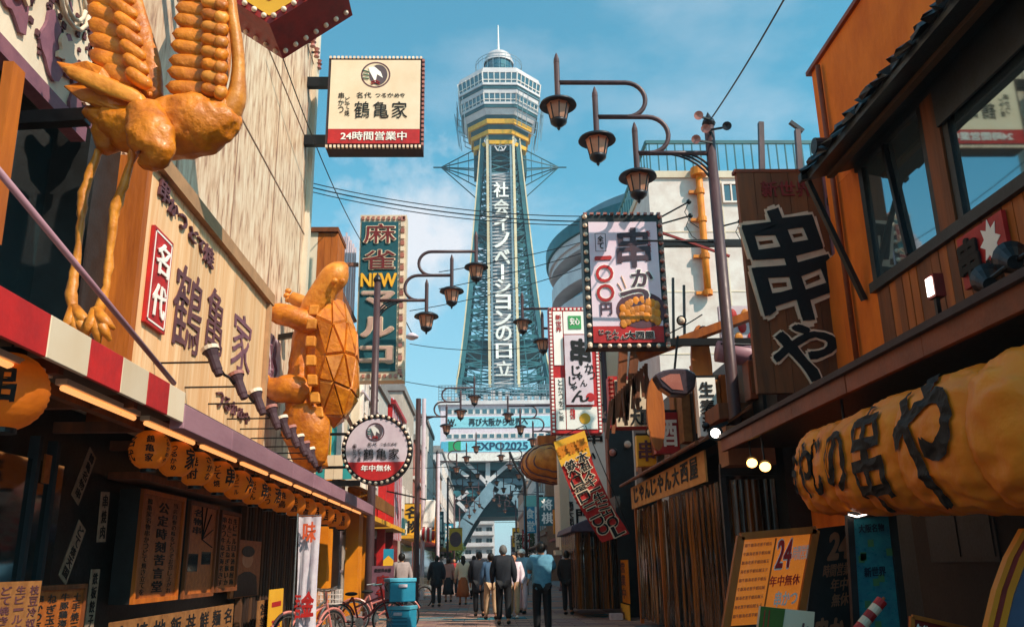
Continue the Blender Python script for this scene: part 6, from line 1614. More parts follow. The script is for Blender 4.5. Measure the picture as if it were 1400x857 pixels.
t = thing('bark_bundle', 'ragged brown bark bundle hanging under the yen sign', 'ornament', P(860, 540, y=14.8))
for i in range(16):
    a = P(835+i*3.2, 548-i*3.4, y=14.8); MB().bar(a, a+Vector((random.uniform(-.1, .1), 0, random.uniform(-.7, -.35))), .06, .05).build('bark_strip', M['wood'], t)
for i, (u, v, u2, v2, m_) in enumerate(((852, 478, 848, 570, 'wood'), (868, 478, 864, 520, 'wood'), (992, 410, 994, 470, 'cop'), (945, 500, 968, 590, 'woodo'))):
    tag(MB().bar(P(u, v, y=15.2), P(u2, v2, y=15.2), .16 if i < 2 else .06, .1).build('timber', M[m_]), ['thick timber standing below the yen sign, left', 'short timber below the yen sign, right', 'thin brown upright behind the right lamp post', 'thin amber stick beside the lamp post'][i], 'timber')
MB().box(3.75, 4.55, 13.3, 14.4, 3.5, 3.75).build('upper_sill', M['wood'], jb)
random.seed(41)
MB().box(3.75, 4.54, 14.9, 21.0, 3.1, 4.55).build('upper_front', M['dark'], jb)
for i in range(9):
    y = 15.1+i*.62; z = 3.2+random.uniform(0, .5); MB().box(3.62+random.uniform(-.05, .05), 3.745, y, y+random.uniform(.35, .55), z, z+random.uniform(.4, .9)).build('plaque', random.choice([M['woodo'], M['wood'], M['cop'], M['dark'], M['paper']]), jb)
for i in range(5):
    x = 3.76+i*.16; MB().box(x, x+.14, 14.8, 14.895, 3.3+random.uniform(0, .3), 4.3+random.uniform(0, .3)).build('plaque', random.choice([M['woodo'], M['wood'], M['dark'], M['paper']]), jb)
# colourful plates behind the post
t = thing('snack_picture_panel', 'picture panel of fried food behind the right lamp post', 'panel', (P(1030, 450, y=15).x, 15, 4.8))
x0, x1, z0, z1 = frame_on(15.0, 985, 418, 1050, 482)
MB().box(x0, x1, 15, 15.1, z0, z1).build('panel', M['white2'], t)
for i in range(10): MB().ell((x0+(x1-x0)*(.1+.09*i), 14.99, z0+(z1-z0)*(.3+.25*(i % 3))), (.08, .02, .12), 8, 6).build('food_print', M['goldl'] if i % 2 else M['red'], t)
# metal cabinet
x0, x1, z0, z1 = frame_on(13.0, 1024, 492, 1042, 545)
t = thing('meter_cabinet', 'tan metal meter cabinet left of the brush character board', 'cabinet', (x0, 13, z0)); MB().box(x0, x1, 13, 13.3, z0, z1).build('box', M['cop'], t, bevel=.01); MB().box(x0+.03, x1-.03, 12.985, 12.999, z0+.1, z1-.1).build('door', M['wood'], t)
b = MB(); b.box(4.3, 7, 12.8, 14.3, 3.1, 4.5); b.build('duct_wall', M['dark'], jb); MB().tube([P(980, 480, y=13.4), P(1020, 486, y=13.4), P(1045, 500, y=13.4)], .18, 12).build('duct', M['beam'], jb, smooth=True)

# ---------------------------------------------------------------- white building with roof fence
wb2 = thing('white_fenced_building', 'white walled building with teal roof fence behind the right lamp post', 'building', (8, 26, 0))
WY = 21.5
xw0 = P(896, 400, y=WY).x; zt5 = P(930, 244, y=WY).z
MB().box(xw0, 16, WY, 34, 0, zt5).build('wall', M['white'], wb2)
MB().box(xw0-.05, 16, WY-.06, 34.05, zt5+.002, zt5+.2).build('parapet', M['plaster'], wb2)
rl = MB()
for i in range(34): x = xw0+.1+i*.24; rl.box(x-.015, x+.015, WY-.02, WY+.02, zt5+.2, zt5+1.05)
rl.box(xw0, 13, WY-.035, WY+.035, zt5+1.05, zt5+1.15)
for i in range(30): y = WY+i*.4; rl.box(xw0, xw0+.03, y, y+.03, zt5+.2, zt5+1.05)
rl.box(xw0-.02, xw0+.05, WY, 33.5, zt5+1.05, zt5+1.15); rl.build('roof_fence', M['teal'], wb2)
x0, x1, z0, z1 = frame_on(WY, 975, 232, 1012, 258)
rect_win(wb2, 'y-', P(985, 245, y=WY).x, P(1010, 245, y=WY).x, zt5-.75, zt5-.15, WY, 2)
pv = [(955, 236), (957, 262), (960, 300), (964, 350), (968, 400)]
pt_ = [P(u, v, y=WY-.15) for u, v in pv]
dp = thing('amber_downpipe', 'amber drain pipe running down the white fenced building', 'pipe', pt_[-1])
MB().tube(pt_, .095, 12).build('pipe', M['asphpipe'], dp, smooth=True)
for p in pt_[1:]: MB().lathe([(.12, -.07), (.125, -.07), (.125, .07), (.12, .07)], p, 14).build('collar', M['asphpipe'], dp); MB().box(p.x-.3, p.x, p.y, p.y+.1, p.z-.04, p.z+.04).build('clip', M['asphpipe'], dp)
MB().lathe([(0, -.12), (.22, -.1), (.22, .12), (0, .14)], pt_[0], 14).build('hopper', M['asphpipe'], dp)
for (u, v, v2) in ((920, 380, 470), (935, 390, 470)):
    tag(MB().bar(P(u, v, y=17), P(u+1, v2, y=17), .05).build('iron_upright', M['black']), 'thin black upright %s of the pair in front of the white wall' % ('left one' if u < 930 else 'right one'), 'post')
for (u, v, u2, v2, y, lab) in ((1040, 168, 1043, 235, 18, 'plain dark mast rising behind the roof fence'), (1090, 178, 1096, 228, 18, 'dark mast with tilted crossbar near the orange wall')):
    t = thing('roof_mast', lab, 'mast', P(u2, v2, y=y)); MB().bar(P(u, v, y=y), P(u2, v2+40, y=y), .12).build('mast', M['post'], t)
    if u > 1080: MB().bar(P(1080, 167, y=y), P(1098, 180, y=y), .09).build('crossbar', M['hood'], t)
# cables arms on the white wall
for i, (u, v, u2, v2) in enumerate(((898, 300, 942, 276), (905, 306, 944, 295), (900, 318, 985, 345), (985, 310, 1012, 303))):
    t = thing('wire_arm', ['upper thin cable arm on the white wall', 'middle thin cable arm on the white wall', 'long red brown slanting stay before the white wall', 'short cable arm between post and brush board'][i], 'cable arm', P(u, v, y=17.5)); MB().tube([P(u, v, y=17.5), P(u2, v2, y=17.5)], .02, 6).build('arm', M['red2'] if i == 2 else M['black'], t); MB().ell(P(u2, v2, y=17.5), (.06,)*3, 8, 6).build('insulator', M['black'], t)
    if i != 2: MB().tube([P(u2, v2, y=17.5), P(u2-6, v2+14, y=17.5), P(u2+2, v2+28, y=17.5), P(u2+14, v2+36, y=17.5)], .01, 5).build('drooping_wire', M['black'], t)

# ---------------------------------------------------------------- white specialist shop + slanting banner + second curtain
VX = 3.7
x0, x1, z0, z1 = frame_on(27.0, 768, 592, 842, 746)
ws = thing('white_specialist_shop', 'white fronted shop lettered as a skewer specialist behind the slanting red banner', 'shop front', (4.5, 27, 0))
MB().box(x0+.55, 9, 27, 36.5, 2.0, P(800, 478, y=27).z).build('wall', M['vinyl'], ws)
o = MB().box(x0+.2, x1+.3, 26.8, 26.95, z0, z1).build('lettered_panel', M['letter'], ws)
MB().box(x0-.1, x0+.19, 26.7, 27.3, z0-.1, z1).build('side_return', M['plaster'], ws)
b = MB(); cc = lambda u, v: (P(u, v, y=26.78).x, 26.79, P(u, v, y=26.78).z)
for s, u, v, ww, hh in (('串', 812, 596, .55, .5), ('か', 806, 625, .4, .4), ('つ', 800, 655, .4, .3), ('専', 797, 683, .42, .48), ('門', 797, 706, .42, .48), ('店', 797, 731, .42, .46)): letters(b, s, cc(u, v), X, Z, ww, hh, off=.03, depth=.01, wob=.02)
for i, s in enumerate('通天閣店'): letters(b, s, cc(779, 691+i*11.5), X, Z, .24, .25, off=.02, depth=.01)
b.build('lettering', M['ink'], o)
MB().box(x0-.3, 5.0, 26.5, 27.2, z0-.25, z0-.11).build('canopy_lip', M['plaster'], ws)
MB().box(4.2, 4.3, 27.1, 36, 0, 1.9).build('dark_opening', M['glass'], ws)
# slanting banner
bx0, bx1 = P(833, 620, y=23.5).x, P(866, 620, y=23.5).x; bz0, bz1 = P(850, 692, y=23.5).z, P(850, 566, y=23.5).z
t = thing('dark_pillar_sign', 'dark pillar sign box with white ball lamps between white shop and curtain stall', 'sign', ((bx0+bx1)/2, 23.5, bz0))
MB().box(bx0, bx1, 23.5, 23.9, bz0, bz1).build('box', M['dark'], t); MB().box(bx0-.05, bx0-.005, 23.45, 23.9, bz0+.2, bz1+.1).build('edge_board', M['cop'], t)
MB().prism([(bx0-.1, 23.4, bz1), (bx1+.3, 23.4, bz1), (bx1+.1, 23.4, bz1-.35), (bx0+.1, 23.4, bz1-.45)], (0, .09, 0)).build('hood_board', M['post'], t)
for (u, v) in ((838, 618), (858, 607)):
    p = P(u, v, y=23.3); MB().ell(p, (.1, .1, .1), 14, 10).build('ball_lamp', M['bulb'], t, smooth=True); MB().bar(p, p+Vector((.05, .2, .08)), .05).build('lamp_socket', M['black'], t)
SBY = 20.0
cor = [(757, 603), (799, 587), (860, 728), (823, 740)]
q = [P(u, v, y=SBY) for u, v in cor]
t = thing('slanting_red_banner', 'slanting red banner with yellow top and cream priced lettering', 'banner', q[3])
vs = []; fs = []; R_n = 16
for i in range(R_n+1):
    for j in range(5):
        p = q[0].lerp(q[3], i/R_n).lerp(q[1].lerp(q[2], i/R_n), j/4); p = p+Vector((0, .05*math.sin(i*.9+j*.8), 0)); bow = math.sin(math.pi*i/R_n)*-.14; vs.append(p+Vector((bow, 0, -.02)))
def bandmesh(i0, i1, dy=0):
    b = MB(); b.add([vs[i*5+j]+Vector((0, dy, 0)) for i in range(i0, i1+1) for j in range(5)], [((i)*5+j, (i)*5+j+1, (i+1)*5+j+1, (i+1)*5+j) for i in range(i1-i0) for j in range(4)]); return b
bandmesh(0, 4).build('yellow_top', M['yellow'], t, smooth=True); rbo = bandmesh(4, 16).build('red_cloth', M['redcloth'], t, smooth=True)
def bpos(s, r):
    i = r*R_n; i0 = int(min(R_n-1, i)); f = i-i0; j = s*4; j0 = int(min(3, j)); g_ = j-j0
    a = vs[i0*5+j0].lerp(vs[i0*5+j0+1], g_); c_ = vs[(i0+1)*5+j0].lerp(vs[(i0+1)*5+j0+1], g_); return a.lerp(c_, f)+Vector((0, -.02, 0))
axd = (q[0]-q[3]).normalized(); axr = Vector((axd.z, 0, -axd.x))
b = MB(); bo = MB()
for cs_, txt_ in ((.3, '鉄ヘロ揚ロ一二OO'), (.72, '本祖スギー牛ミ円OL')):
    for i, s in enumerate(txt_):
        r = (.27 if cs_ < .5 else .24)+i*.078
        letters(bo, s, bpos(cs_, r), axr, axd, .30, .26, off=.05, ref=.02, depth=.004, wob=.03); letters(b, s, bpos(cs_, r)+Vector((0, -.006, 0)), axr, axd, .27, .24, off=.02, ref=.02, depth=.004, wob=.03)
oo = bo.build('lettering_outline', M['vinyl'], rbo); b.build('lettering', M['ink'], oo)
b = MB()
for i in range(3): letters(b, '祭', bpos(.2+.3*i, .12), axr, axd, .28, .28, off=.05, depth=.004)
b.build('lettering', M['pillar'], t)
MB().tube([q[1]+Vector((.03, .02, .1)), q[2]+Vector((.03, .02, 0))], .012, 6).build('stick', M['black'], t)
MB().tube([q[0]+Vector((0, .02, .03)), q[1]+Vector((0, .02, .1))], .01, 6).build('cross_stick', M['black'], t)
# second curtain with purple cap
x0, x1 = P(788, 780, y=22.5).x, P(845, 780, y=22.5).x
c2 = thing('purple_capped_curtain_booth', 'narrow booth with amber strip curtains under a purple cap', 'booth', ((x0+x1)/2, 22.5, 0))
zt6 = P(815, 727, y=22.5).z
n = 16
for i in range(n):
    xa = x0+(x1-x0)*i/n; xb = x0+(x1-x0)*(i+1)/n; b = MB(); vs_ = []; fs_ = []
    for j in range(5):
        for k in range(4): vs_.append((xa+(xb-xa)*k/3, 22.5+.05*math.sin(k*1.6+i*1.7)+.01*j, .25+(zt6-.25)*(1-j/4)))
    for j in range(4):
        for k in range(3): e = j*4+k; fs_.append((e, e+1, e+5, e+4))
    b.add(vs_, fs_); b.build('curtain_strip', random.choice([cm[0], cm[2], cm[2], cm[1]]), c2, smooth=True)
for i in range(20):
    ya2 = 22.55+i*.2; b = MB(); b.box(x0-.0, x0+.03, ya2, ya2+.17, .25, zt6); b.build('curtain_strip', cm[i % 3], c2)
MB().prism([(x0-.15, 22.2, zt6), (x1-.1, 22.2, zt6+.0), (x1-.1, 22.2, zt6+.42), (x0+.25, 22.2, zt6+.3), (x0-.1, 22.2, zt6+.16)], (0, 4.2, 0)).build('cap', mat('purple_cap', '#4f3f52', '#3a2f40', rough=.6), c2, bevel=.02)
MB().box(x1, 5, 22.4, 26.4, 0, 3).build('back_wall', M['dark'], c2)
for k, lab in ((0, 'small white crate at the foot of the curtain booth'),):
    tag(MB().box(3.05, 3.35, 21.6, 21.9, .02, .18).build('crate', M['fabric'], None, bevel=.01), lab, 'crate')
# right far shopfronts
def sidesign(y0, y1, x, z0, z1, m_, txt_, lab, tm, left=False, name='fascia_sign'):
    t = thing(name, lab, 'sign', (x, (y0+y1)/2, z0)); d = .12
    MB().box(x-d if not left else x, x if not left else x+d, y0, y1, z0, z1).build('box', m_, t); b = MB()
    letters(b, txt_, (x-d-.002 if not left else x+d+.002, (y0+y1)/2, (z0+z1)/2), -Y if not left else Y, Z, (y1-y0)*.8, (z1-z0)*.7, off=.03, depth=.01, proud=.002); b.build('lettering', tm, t); return t
sidesign(37.2, 43.5, 5.35, 3.0, 4.0, M['red'], '串カツ居酒屋', 'red fascia sign with cream lettering on the low tan shop', M['bulbdim'])
sidesign(37.2, 43.5, 5.3, 2.2, 2.8, M['pillar'], '鶏と豚と牛', 'amber fascia sign under the red one', M['brush'])
sidesign(44.6, 51.5, 5.3, 2.9, 3.8, M['white2'], 'お好み焼', 'lilac fascia sign on the ochre shop', M['red'])
sidesign(53, 59, 5.3, 3.0, 4.2, M['pillar'], '寿司と酒', 'amber fascia sign on the cream shop', M['ink'])
sidesign(34, 38.5, -4.25, 2.8, 3.6, M['red'], 'パチンコ', 'red fascia sign left of the lamp posts', M['letter'], True)
sidesign(46.5, 53, -4.25, 2.8, 3.8, M['teal'], 'ゲーム', 'teal fascia sign on the far left shops', M['letter'], True)
sidesign(56, 62, -4.25, 2.9, 3.8, M['yellow'], '立呑み処', 'yellow fascia sign on the brick red shop', M['ink'], True)
random.seed(77)
cols_ = ['red', 'vinyl', 'yellow', 'white2', 'pillar', 'teal', 'letter', 'crate']
wds = ['酒場', '食堂', '名物', '寿司', '串', '麺', '呑', '湯', '薬', '茶', '遊技', '喫茶', '旅', '将棋']
cn_ = ['red', 'cream', 'yellow', 'lilac', 'amber', 'teal', 'white', 'blue']
wn_ = {'酒場': 'bar', '食堂': 'dining', '名物': 'speciality', '寿司': 'sushi', '串': 'skewer', '麺': 'noodle', '呑': 'drinking', '湯': 'bath', '薬': 'pharmacy', '茶': 'tea', '遊技': 'games', '喫茶': 'coffee', '旅': 'inn', '将棋': 'chess'}
k = 0
for side in (-1, 1):
    for y in (34, 41, 48.5, 57, 66, 77, 88, 99, 112, 124):
        if y < 42: k += 1; continue
        ci = k % 8; s = wds[k % 14]; wd = random.uniform(.7, 1.2); hh = random.uniform(1.2, 2.6); zb7 = random.uniform(2.6, 4.2); xa = 4.1 if side > 0 else -4.2
        x0 = xa if side > 0 else xa; signbox(x0-(wd if side > 0 else 0)+(.6 if side > 0 else -.2), x0-(wd if side > 0 else 0)+(.6 if side > 0 else -.2)+wd, y, zb7, zb7+hh, M[cols_[ci]], s, '%s projecting %s sign on the far %s shops' % (cn_[ci], wn_[s], 'left' if side < 0 else 'right'), M['ink'] if ci in (1, 2, 3, 4, 6) else M['letter'], vert=len(s) < 3, name='projecting_sign'); k += 1
signbox(P(614, 665, y=75).x, P(632, 665, y=75).x, 75, P(620, 752, y=75).z, P(620, 722, y=75).z, M['yellow'], '●', 'yellow square sign far down the street, left of centre', M['brush'], name='yellow_square_sign')
# giant far lantern
p = P(747, 632, y=33); t = thing('hanging_boat_lantern', 'big tan boat shaped lantern hanging from the right shops in mid street', 'lantern', p)
mb = MB(); mb.ell(p, (.95, 1.6, .72), 24, 14, rot=Matrix.Rotation(.25, 3, 'Y'), fn=lambda q: q*(1+.05*math.sin(q.y*9))+Vector((0, 0, -.2*abs(q.x)))); mb.build('paper_body', M['goldl'], t, smooth=True)
mb = MB()
for i in range(7): mb.tube([p+Matrix.Rotation(.25, 3, 'Y') @ Vector((math.cos(a*.4)*.97*math.sqrt(max(0, 1-((i-3)*.45/1.6)**2)), (i-3)*.45, math.sin(a*.4)*.74*math.sqrt(max(0, 1-((i-3)*.45/1.6)**2))-.2*abs(math.cos(a*.4)*.95))) for a in range(17)], .03, 5)
mb.build('ribs', M['brush'], t)
MB().box(p.x-.35, p.x+.7, p.y-.6, p.y+.6, p.z+.6, p.z+.95).build('top_frame', M['woodo'], t)
MB().bar(p+Vector((0, 0, 1)), (5.4, p.y, p.z+1.2), .1).build('hanger', M['black'], t)
# ---------------------------------------------------------------- joints, vents and units on the plain walls
MB().tube([(RX-.06, 9.95, 3.1), (RX-.06, 9.95, 7.7)], .035, 8).build('downpipe', M['cop'], ks, smooth=True)
for z in (zt5-1.6, zt5-3.3, zt5-5.0): MB().box(xw0, 12, WY-.012, WY+.01, z, z+.03).build('wall_seam', M['plaster'], wb2)
for x in (xw0+2.0, xw0+4.0): MB().box(x, x+.03, WY-.014, WY+.01, 2, zt5).build('wall_seam', M['plaster'], wb2)
# ================================================================ STREET LAMPS
def street_lamp(x, y, side, label, banner=False):
    """side +1: post on the right kerb, arm reaching left over the street"""
    t = thing('street_lamp', label, 'street lamp', (x, y, 0), 'three lantern street lamps along both kerbs')
    B = Vector((x, y, 0)); sx = -1 if side > 0 else 1
    q = lambda a, z, yy=0: B+Vector((sx*a, yy, z))
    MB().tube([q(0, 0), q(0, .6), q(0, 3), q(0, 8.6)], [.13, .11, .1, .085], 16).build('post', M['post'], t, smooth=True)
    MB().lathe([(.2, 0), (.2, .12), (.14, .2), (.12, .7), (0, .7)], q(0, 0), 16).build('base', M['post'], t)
    MB().lathe([(.1, 8.58), (.12, 8.62), (.1, 8.68), (.05, 8.75), (.0, 8.85)], q(0, 0), 12).build('post_cap', M['hood'], t)
    zs = (9.42, 8.75, 8.06); xs = (2.61, 1.96, 1.30)
    def uarm(xa, za, xt, zb__, xb):
        r = (za-zb__)/2; pts = [q(xa, za), q(xt+r, za)]
        for k in range(1, 12): a = math.pi*k/12; pts.append(q(xt+r-math.sin(a)*r, (za+zb__)/2+math.cos(a)*r))
        pts += [q(xt+r, zb__), q(xb, zb__)]
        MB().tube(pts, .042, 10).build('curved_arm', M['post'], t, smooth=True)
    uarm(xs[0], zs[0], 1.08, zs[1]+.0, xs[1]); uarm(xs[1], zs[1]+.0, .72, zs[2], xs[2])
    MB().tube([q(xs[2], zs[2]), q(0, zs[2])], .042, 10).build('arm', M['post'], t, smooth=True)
    for k, r in enumerate((.55, .73, .9)):
        pts = [q(r-.0, zs[2])]; pts = [q(r*math.cos(a), zs[2]-.0-r*math.sin(a)*.95) for a in [math.pi/2*j/8 for j in range(9)]]
        pts = [q(r*(1-math.sin(a)*1.0), zs[2]-r*.8*(1-math.cos(a))) for a in [math.pi/2*j/8 for j in range(9)]]
        MB().tube(pts, .022, 8).build('brace_hoop', M['hood'], t, smooth=True)
    for xa, za in zip(xs, zs):
        c_ = q(xa, za-.37)
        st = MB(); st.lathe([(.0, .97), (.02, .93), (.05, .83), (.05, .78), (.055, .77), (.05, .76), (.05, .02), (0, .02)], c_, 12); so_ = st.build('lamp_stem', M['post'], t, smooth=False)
        MB().lathe([(.05, .04), (.12, .03), (.22, 0), (.31, -.05), (.325, -.09), (.31, -.10), (.2, -.06), (0, -.05)], c_, 24).build('hood', M['hood'], so_, smooth=True)
        gl = MB(); gl.lathe([(.0, -.07), (.2, -.07), (.19, -.14), (.13, -.38), (0, -.38)], c_, 8); gl.build('lamp_glass', M['lglass'], so_)
        rb__ = MB()
        for k in range(8):
            a = 2*math.pi*k/8; ax_ = Vector((0, 0, 1)); u = ax_.orthogonal().normalized(); w = ax_.cross(u); d = u*math.cos(a)+w*math.sin(a)
            rb__.bar(c_+d*.195+Vector((0, 0, -.1)), c_+d*.135+Vector((0, 0, -.38)), .018)
        rb__.build('glazing_bars', M['hood'], so_)
        MB().lathe([(0, -.365), (.15, -.37), (.14, -.42), (.07, -.48), (.025, -.5), (.03, -.53), (0, -.57)], c_, 16).build('finial', M['hood'], so_, smooth=True)
    if banner:
        MB().tube([q(-.1, 6.2), q(2.6, 6.2)], .028, 8).build('banner_rod', M['post'], t)
    return t
street_lamp(3.97, 13.2, 1, 'big three lantern street lamp nearest the camera on the right kerb')
street_lamp(-2.73, 21.6, -1, 'three lantern street lamp beside the bicycles on the left kerb')
l2 = street_lamp(3.97, 27.0, 1, 'second street lamp on the right, its lanterns hanging before the tower', True)
l3 = street_lamp(-2.95, 40.0, -1, 'second street lamp on the left, in front of the tower base building')
for (y, lab) in ((45, 'third street lamp on the right kerb'), (63, 'fourth street lamp on the right kerb'), (83, 'fifth street lamp on the right kerb'), (105, 'farthest street lamp on the right kerb')):
    clone(l2, (4.0, y, 0), lab)
for (y, lab) in ((58, 'third street lamp on the left kerb'), (76, 'fourth street lamp on the left kerb'), (94, 'fifth street lamp on the left kerb'), (115, 'farthest street lamp on the left kerb')):
    clone(l3, (-3.0, y, 0), lab)
# fittings on the near right post
t = thing('post_speakers', 'insulator cluster and small horn speakers at the top of the near right post', 'speakers', (3.97, 13.1, 8.4))
for (dx, dz) in ((-.22, .1), (.25, -.1), (-.12, -.15), (-.3, -.35)):
    p = Vector((3.97+dx, 13.0, 8.55+dz)); MB().lathe([(0, -.08), (.04, -.06), (.08, .06), (0, .04)], p, 12, (-.3, -1, -.2)).build('horn', M['hood'] if dx > 0 else M['bulbdim'], t)
    MB().bar((3.97, 13.1, 8.55+dz), p, .03).build('bracket', M['black'], t)
# cross bars on the near right post
for (v, u0, u1, lab) in ((329, 870, 992, 'thin iron crossbar low on the near right lamp post'), (470, 985, 1050, 'short iron crossbar on the near right lamp post')):
    tag(MB().tube([P(u0, v, y=13.25), P(u1, v+2, y=13.25)], .018, 8).build('crossbar', M['black']), lab, 'bar')
# street lamp like pole right mid (dark)
t = thing('dark_street_post', 'thin dark post with hooked top on the right side of the mid street', 'post', (P(720, 760, y=40).x, 40, 0))
x = P(720, 760, y=40).x; zt = P(718, 665, y=40).z
MB().tube([(x, 40, 0), (x, 40, zt), (x-.1, 40, zt+.5), (x-.4, 40, zt+.9), (x-.7, 40, zt+1.6)], .06, 10).build('post', M['black'], t)
MB().box(x-.05, x+.5, 39.95, 40, zt-.9, zt-.4).build('pennant', M['teal'], t)
# ---------------------------------------------------------------- overhead wires
def wire(a, b, sag, r, lab, m_=M['black'], n=14):
    pts = [a.lerp(b, i/n)-Vector((0, 0, sag*4*(i/n)*(1-i/n))) for i in range(n+1)]
    tag(MB().tube(pts, r, 5, cap=False).build('overhead_wire', m_), lab, 'wire')
wire(P(424, 250, y=45), P(800, 296, y=45), .5, .03, 'upper of the wires crossing behind the tower shaft')
wire(P(424, 256, y=46), P(800, 303, y=46), .5, .04, 'thick wire crossing the tower shaft below the outriggers')
wire(P(424, 262, y=47), P(790, 308, y=47), .5, .03, 'lowest of the three close wires crossing the tower shaft')
wire(P(600, 372, y=36), P(800, 330, y=36), .1, .02, 'rising wire right of the tower at lamp height')
wire(P(600, 395, y=36), P(800, 345, y=36), .1, .02, 'lower rising wire right of the tower at lamp height')
wire(P(560, 425, y=38), P(800, 365, y=38), .2, .02, 'faint rising wire behind the left lamps')
wire(P(545, 520, y=33), P(800, 540, y=33), .2, .015, 'thin wire in front of the tower base roof')
wire(P(560, 470, y=33), P(800, 460, y=33), .4, .015, 'thin wire across the lower lattice')
wire(P(378, 55, y=14), P(497, 335, y=23), .3, .012, 'dark wire falling from the pointed sign past the square sign')
wire(P(974, 160, y=13.2), P(1080, -15, y=9.5), .05, .014, 'wire rising from the near right post to the top edge')
wire(P(560, 640, y=38), P(760, 610, y=50), .3, .015, 'thin wire above the street in front of the arch')
wire(P(840, 480, y=15), P(960, 430, y=15), .1, .012, 'cable between clutter lamps and slanting beam')
# ---------------------------------------------------------------- left kerb objects
def bicycle(name, label, loc, rz, cmain, basket=None, scale=1.0):
    t = thing(name, label, 'bicycle', (0, 0, 0))
    R_ = .33
    for x in (-.53, .53):
        w_ = MB(); n = 28; c_ = Vector((x, 0, R_))
        pts = [c_+Vector((math.cos(2*math.pi*k/n)*R_, 0, math.sin(2*math.pi*k/n)*R_)) for k in range(n+1)]
        w_.tube(pts, .02, 7, cap=False); wo = w_.build('wheel', M['rubber'], t)
        rm = MB(); rm.tube([c_+(p-c_)*.93 for p in pts], .012, 5, cap=False)
        for k in range(16): a = 2*math.pi*k/16; rm.bar(c_, c_+Vector((math.cos(a)*R_*.92, 0, math.sin(a)*R_*.92)), .005)
        rm.lathe([(0, -.04), (.025, -.04), (.025, .04), (0, .04)], c_, 10, (0, 1, 0)); rm.build('rim', M['chrome'], wo)
        fd = MB(); a0, a1 = (.3, 3.0) if x < 0 else (.4, 2.7)
        fd.tube([c_+Vector((math.cos(a0+(a1-a0)*k/12)*.375, 0, math.sin(a0+(a1-a0)*k/12)*.375)) for k in range(13)], .022, 6); fd.build('mudguard', cmain, t)
    f = MB(); bb = (-.08, 0, .3); seat = (-.22, 0, .78); head = (.38, 0, .78); hl = (.42, 0, .62)
    for a, b in ((bb, seat), (bb, hl), ((-.17, 0, .58), head), ((-.53, .03, .33), bb), ((-.53, .03, .33), seat), ((.53, 0, .33), head), ((.38, 0, .78), (.34, 0, .98))): f.tube([a, b], .02, 8)
    f.build('frame', cmain, t)
    h = MB(); h.tube([(.12, -.27, 1.0), (.3, -.26, 1.02), (.34, -.08, .98), (.34, .08, .98), (.3, .26, 1.02), (.12, .27, 1.0)], .013, 8); h.build('handlebar', M['chrome'], t)
    s = MB(); s.ell((-.25, 0, .84), (.13, .08, .04), 12, 8); s.build('saddle', M['rubber'], t, smooth=True)
    c_ = MB(); c_.lathe([(0, -.01), (.09, -.01), (.09, .01), (0, .01)], (-.08, -.05, .3), 18, (0, 1, 0)); c_.bar((-.08, -.08, .3), (.04, -.08, .2), .015); c_.box(.0, .1, -.14, -.06, .19, .21); c_.build('crank', M['chrome'], t)
    if basket:
        b = MB()
        for k in range(7):
            x = .45+.3*k/6; b.bar((x, -.17, .72), (x, -.17, .96), .008); b.bar((x, .17, .72), (x, .17, .96), .008)
        for k in range(7):
            y = -.17+.34*k/6; b.bar((.75, y, .72), (.75, y, .96), .008); b.bar((.45, y, .72), (.45, y, .96), .008); b.bar((.45, y, .72), (.75, y, .72), .008)
        for z in (.72, .8, .88, .96):
            for a, c2_ in (((.45, -.17), (.75, -.17)), ((.75, -.17), (.75, .17)), ((.75, .17), (.45, .17)), ((.45, .17), (.45, -.17))): b.bar((*a, z), (*c2_, z), .009)
        b.build('basket', basket, t)
    t.location = loc; t.rotation_euler.z = rz; t.scale = (scale,)*3
    return t
g1 = P(440, 900, z=0)
bicycle('bicycle', 'pink framed bicycle nearest the camera by the dark slats', (-2.75, 14.6, 0), math.radians(60), M['pinkbike'])
bicycle('bicycle', 'bicycle with white basket leaning behind the pink one', (-2.95, 16.0, 0), math.radians(75), M['chrome'], M['white'])
bicycle('bicycle', 'dark bicycle with black wheels just left of the lamp post', (-2.4, 18.2, 0), math.radians(20), M['red2'])
bicycle('bicycle', 'pink mudguarded bicycle beneath the blue cool boxes, right of the post', (-2.25, 19.6, 0), math.radians(8), M['pinkbike'])
bicycle('bicycle', 'white bicycle with cream front basket parked beyond the blue boxes', (-2.45, 31.5, 0), math.radians(-35), M['white'], M['vinyl'])
bicycle('bicycle', 'second white bicycle beside the cream basket one', (-3.1, 30.0, 0), math.radians(-50), M['white'])
# blue cool boxes
def coolbox(c_, s, lab, tilt=0.0):
    t = thing('cool_box', lab, 'cool box', c_)
    b = MB().box(c_[0]-s, c_[0]+s, c_[1]-.22, c_[1]+.22, c_[2], c_[2]+.38).build('box', M['crate'], t, bevel=.012)
    MB().box(c_[0]-s-.015, c_[0]+s+.015, c_[1]-.235, c_[1]+.235, c_[2]+.385, c_[2]+.46).build('lid', col('#5ab4cc', rough=.4), t, bevel=.01)
    MB().box(c_[0]-.09, c_[0]+.09, c_[1]-.25, c_[1]-.225, c_[2]+.28, c_[2]+.34).build('latch', M['fabric'], t, bevel=.005)
    MB().tube([(c_[0]-s-.02, c_[1]-.1, c_[2]+.2), (c_[0]-s-.06, c_[1]-.1, c_[2]+.3), (c_[0]-s-.02, c_[1]-.1, c_[2]+.36)], .01, 6).build('handle', M['rubber'], t)
    return t
yb9 = 18.6
zc9 = P(547, 866, y=yb9).z
lo_ = coolbox((P(549, 850, y=yb9).x, yb9, .12), .25, 'lower blue cool box on the kerb by the lamp post'); lo_.rotation_euler.z = -.25
for k in range(3): MB().box(P(549, 850, y=yb9).x-.2, P(549, 850, y=yb9).x+.2, yb9-.232, yb9-.222, .2+.07*k, .225+.07*k).build('ridge', col('#1c6f8c'), lo_)
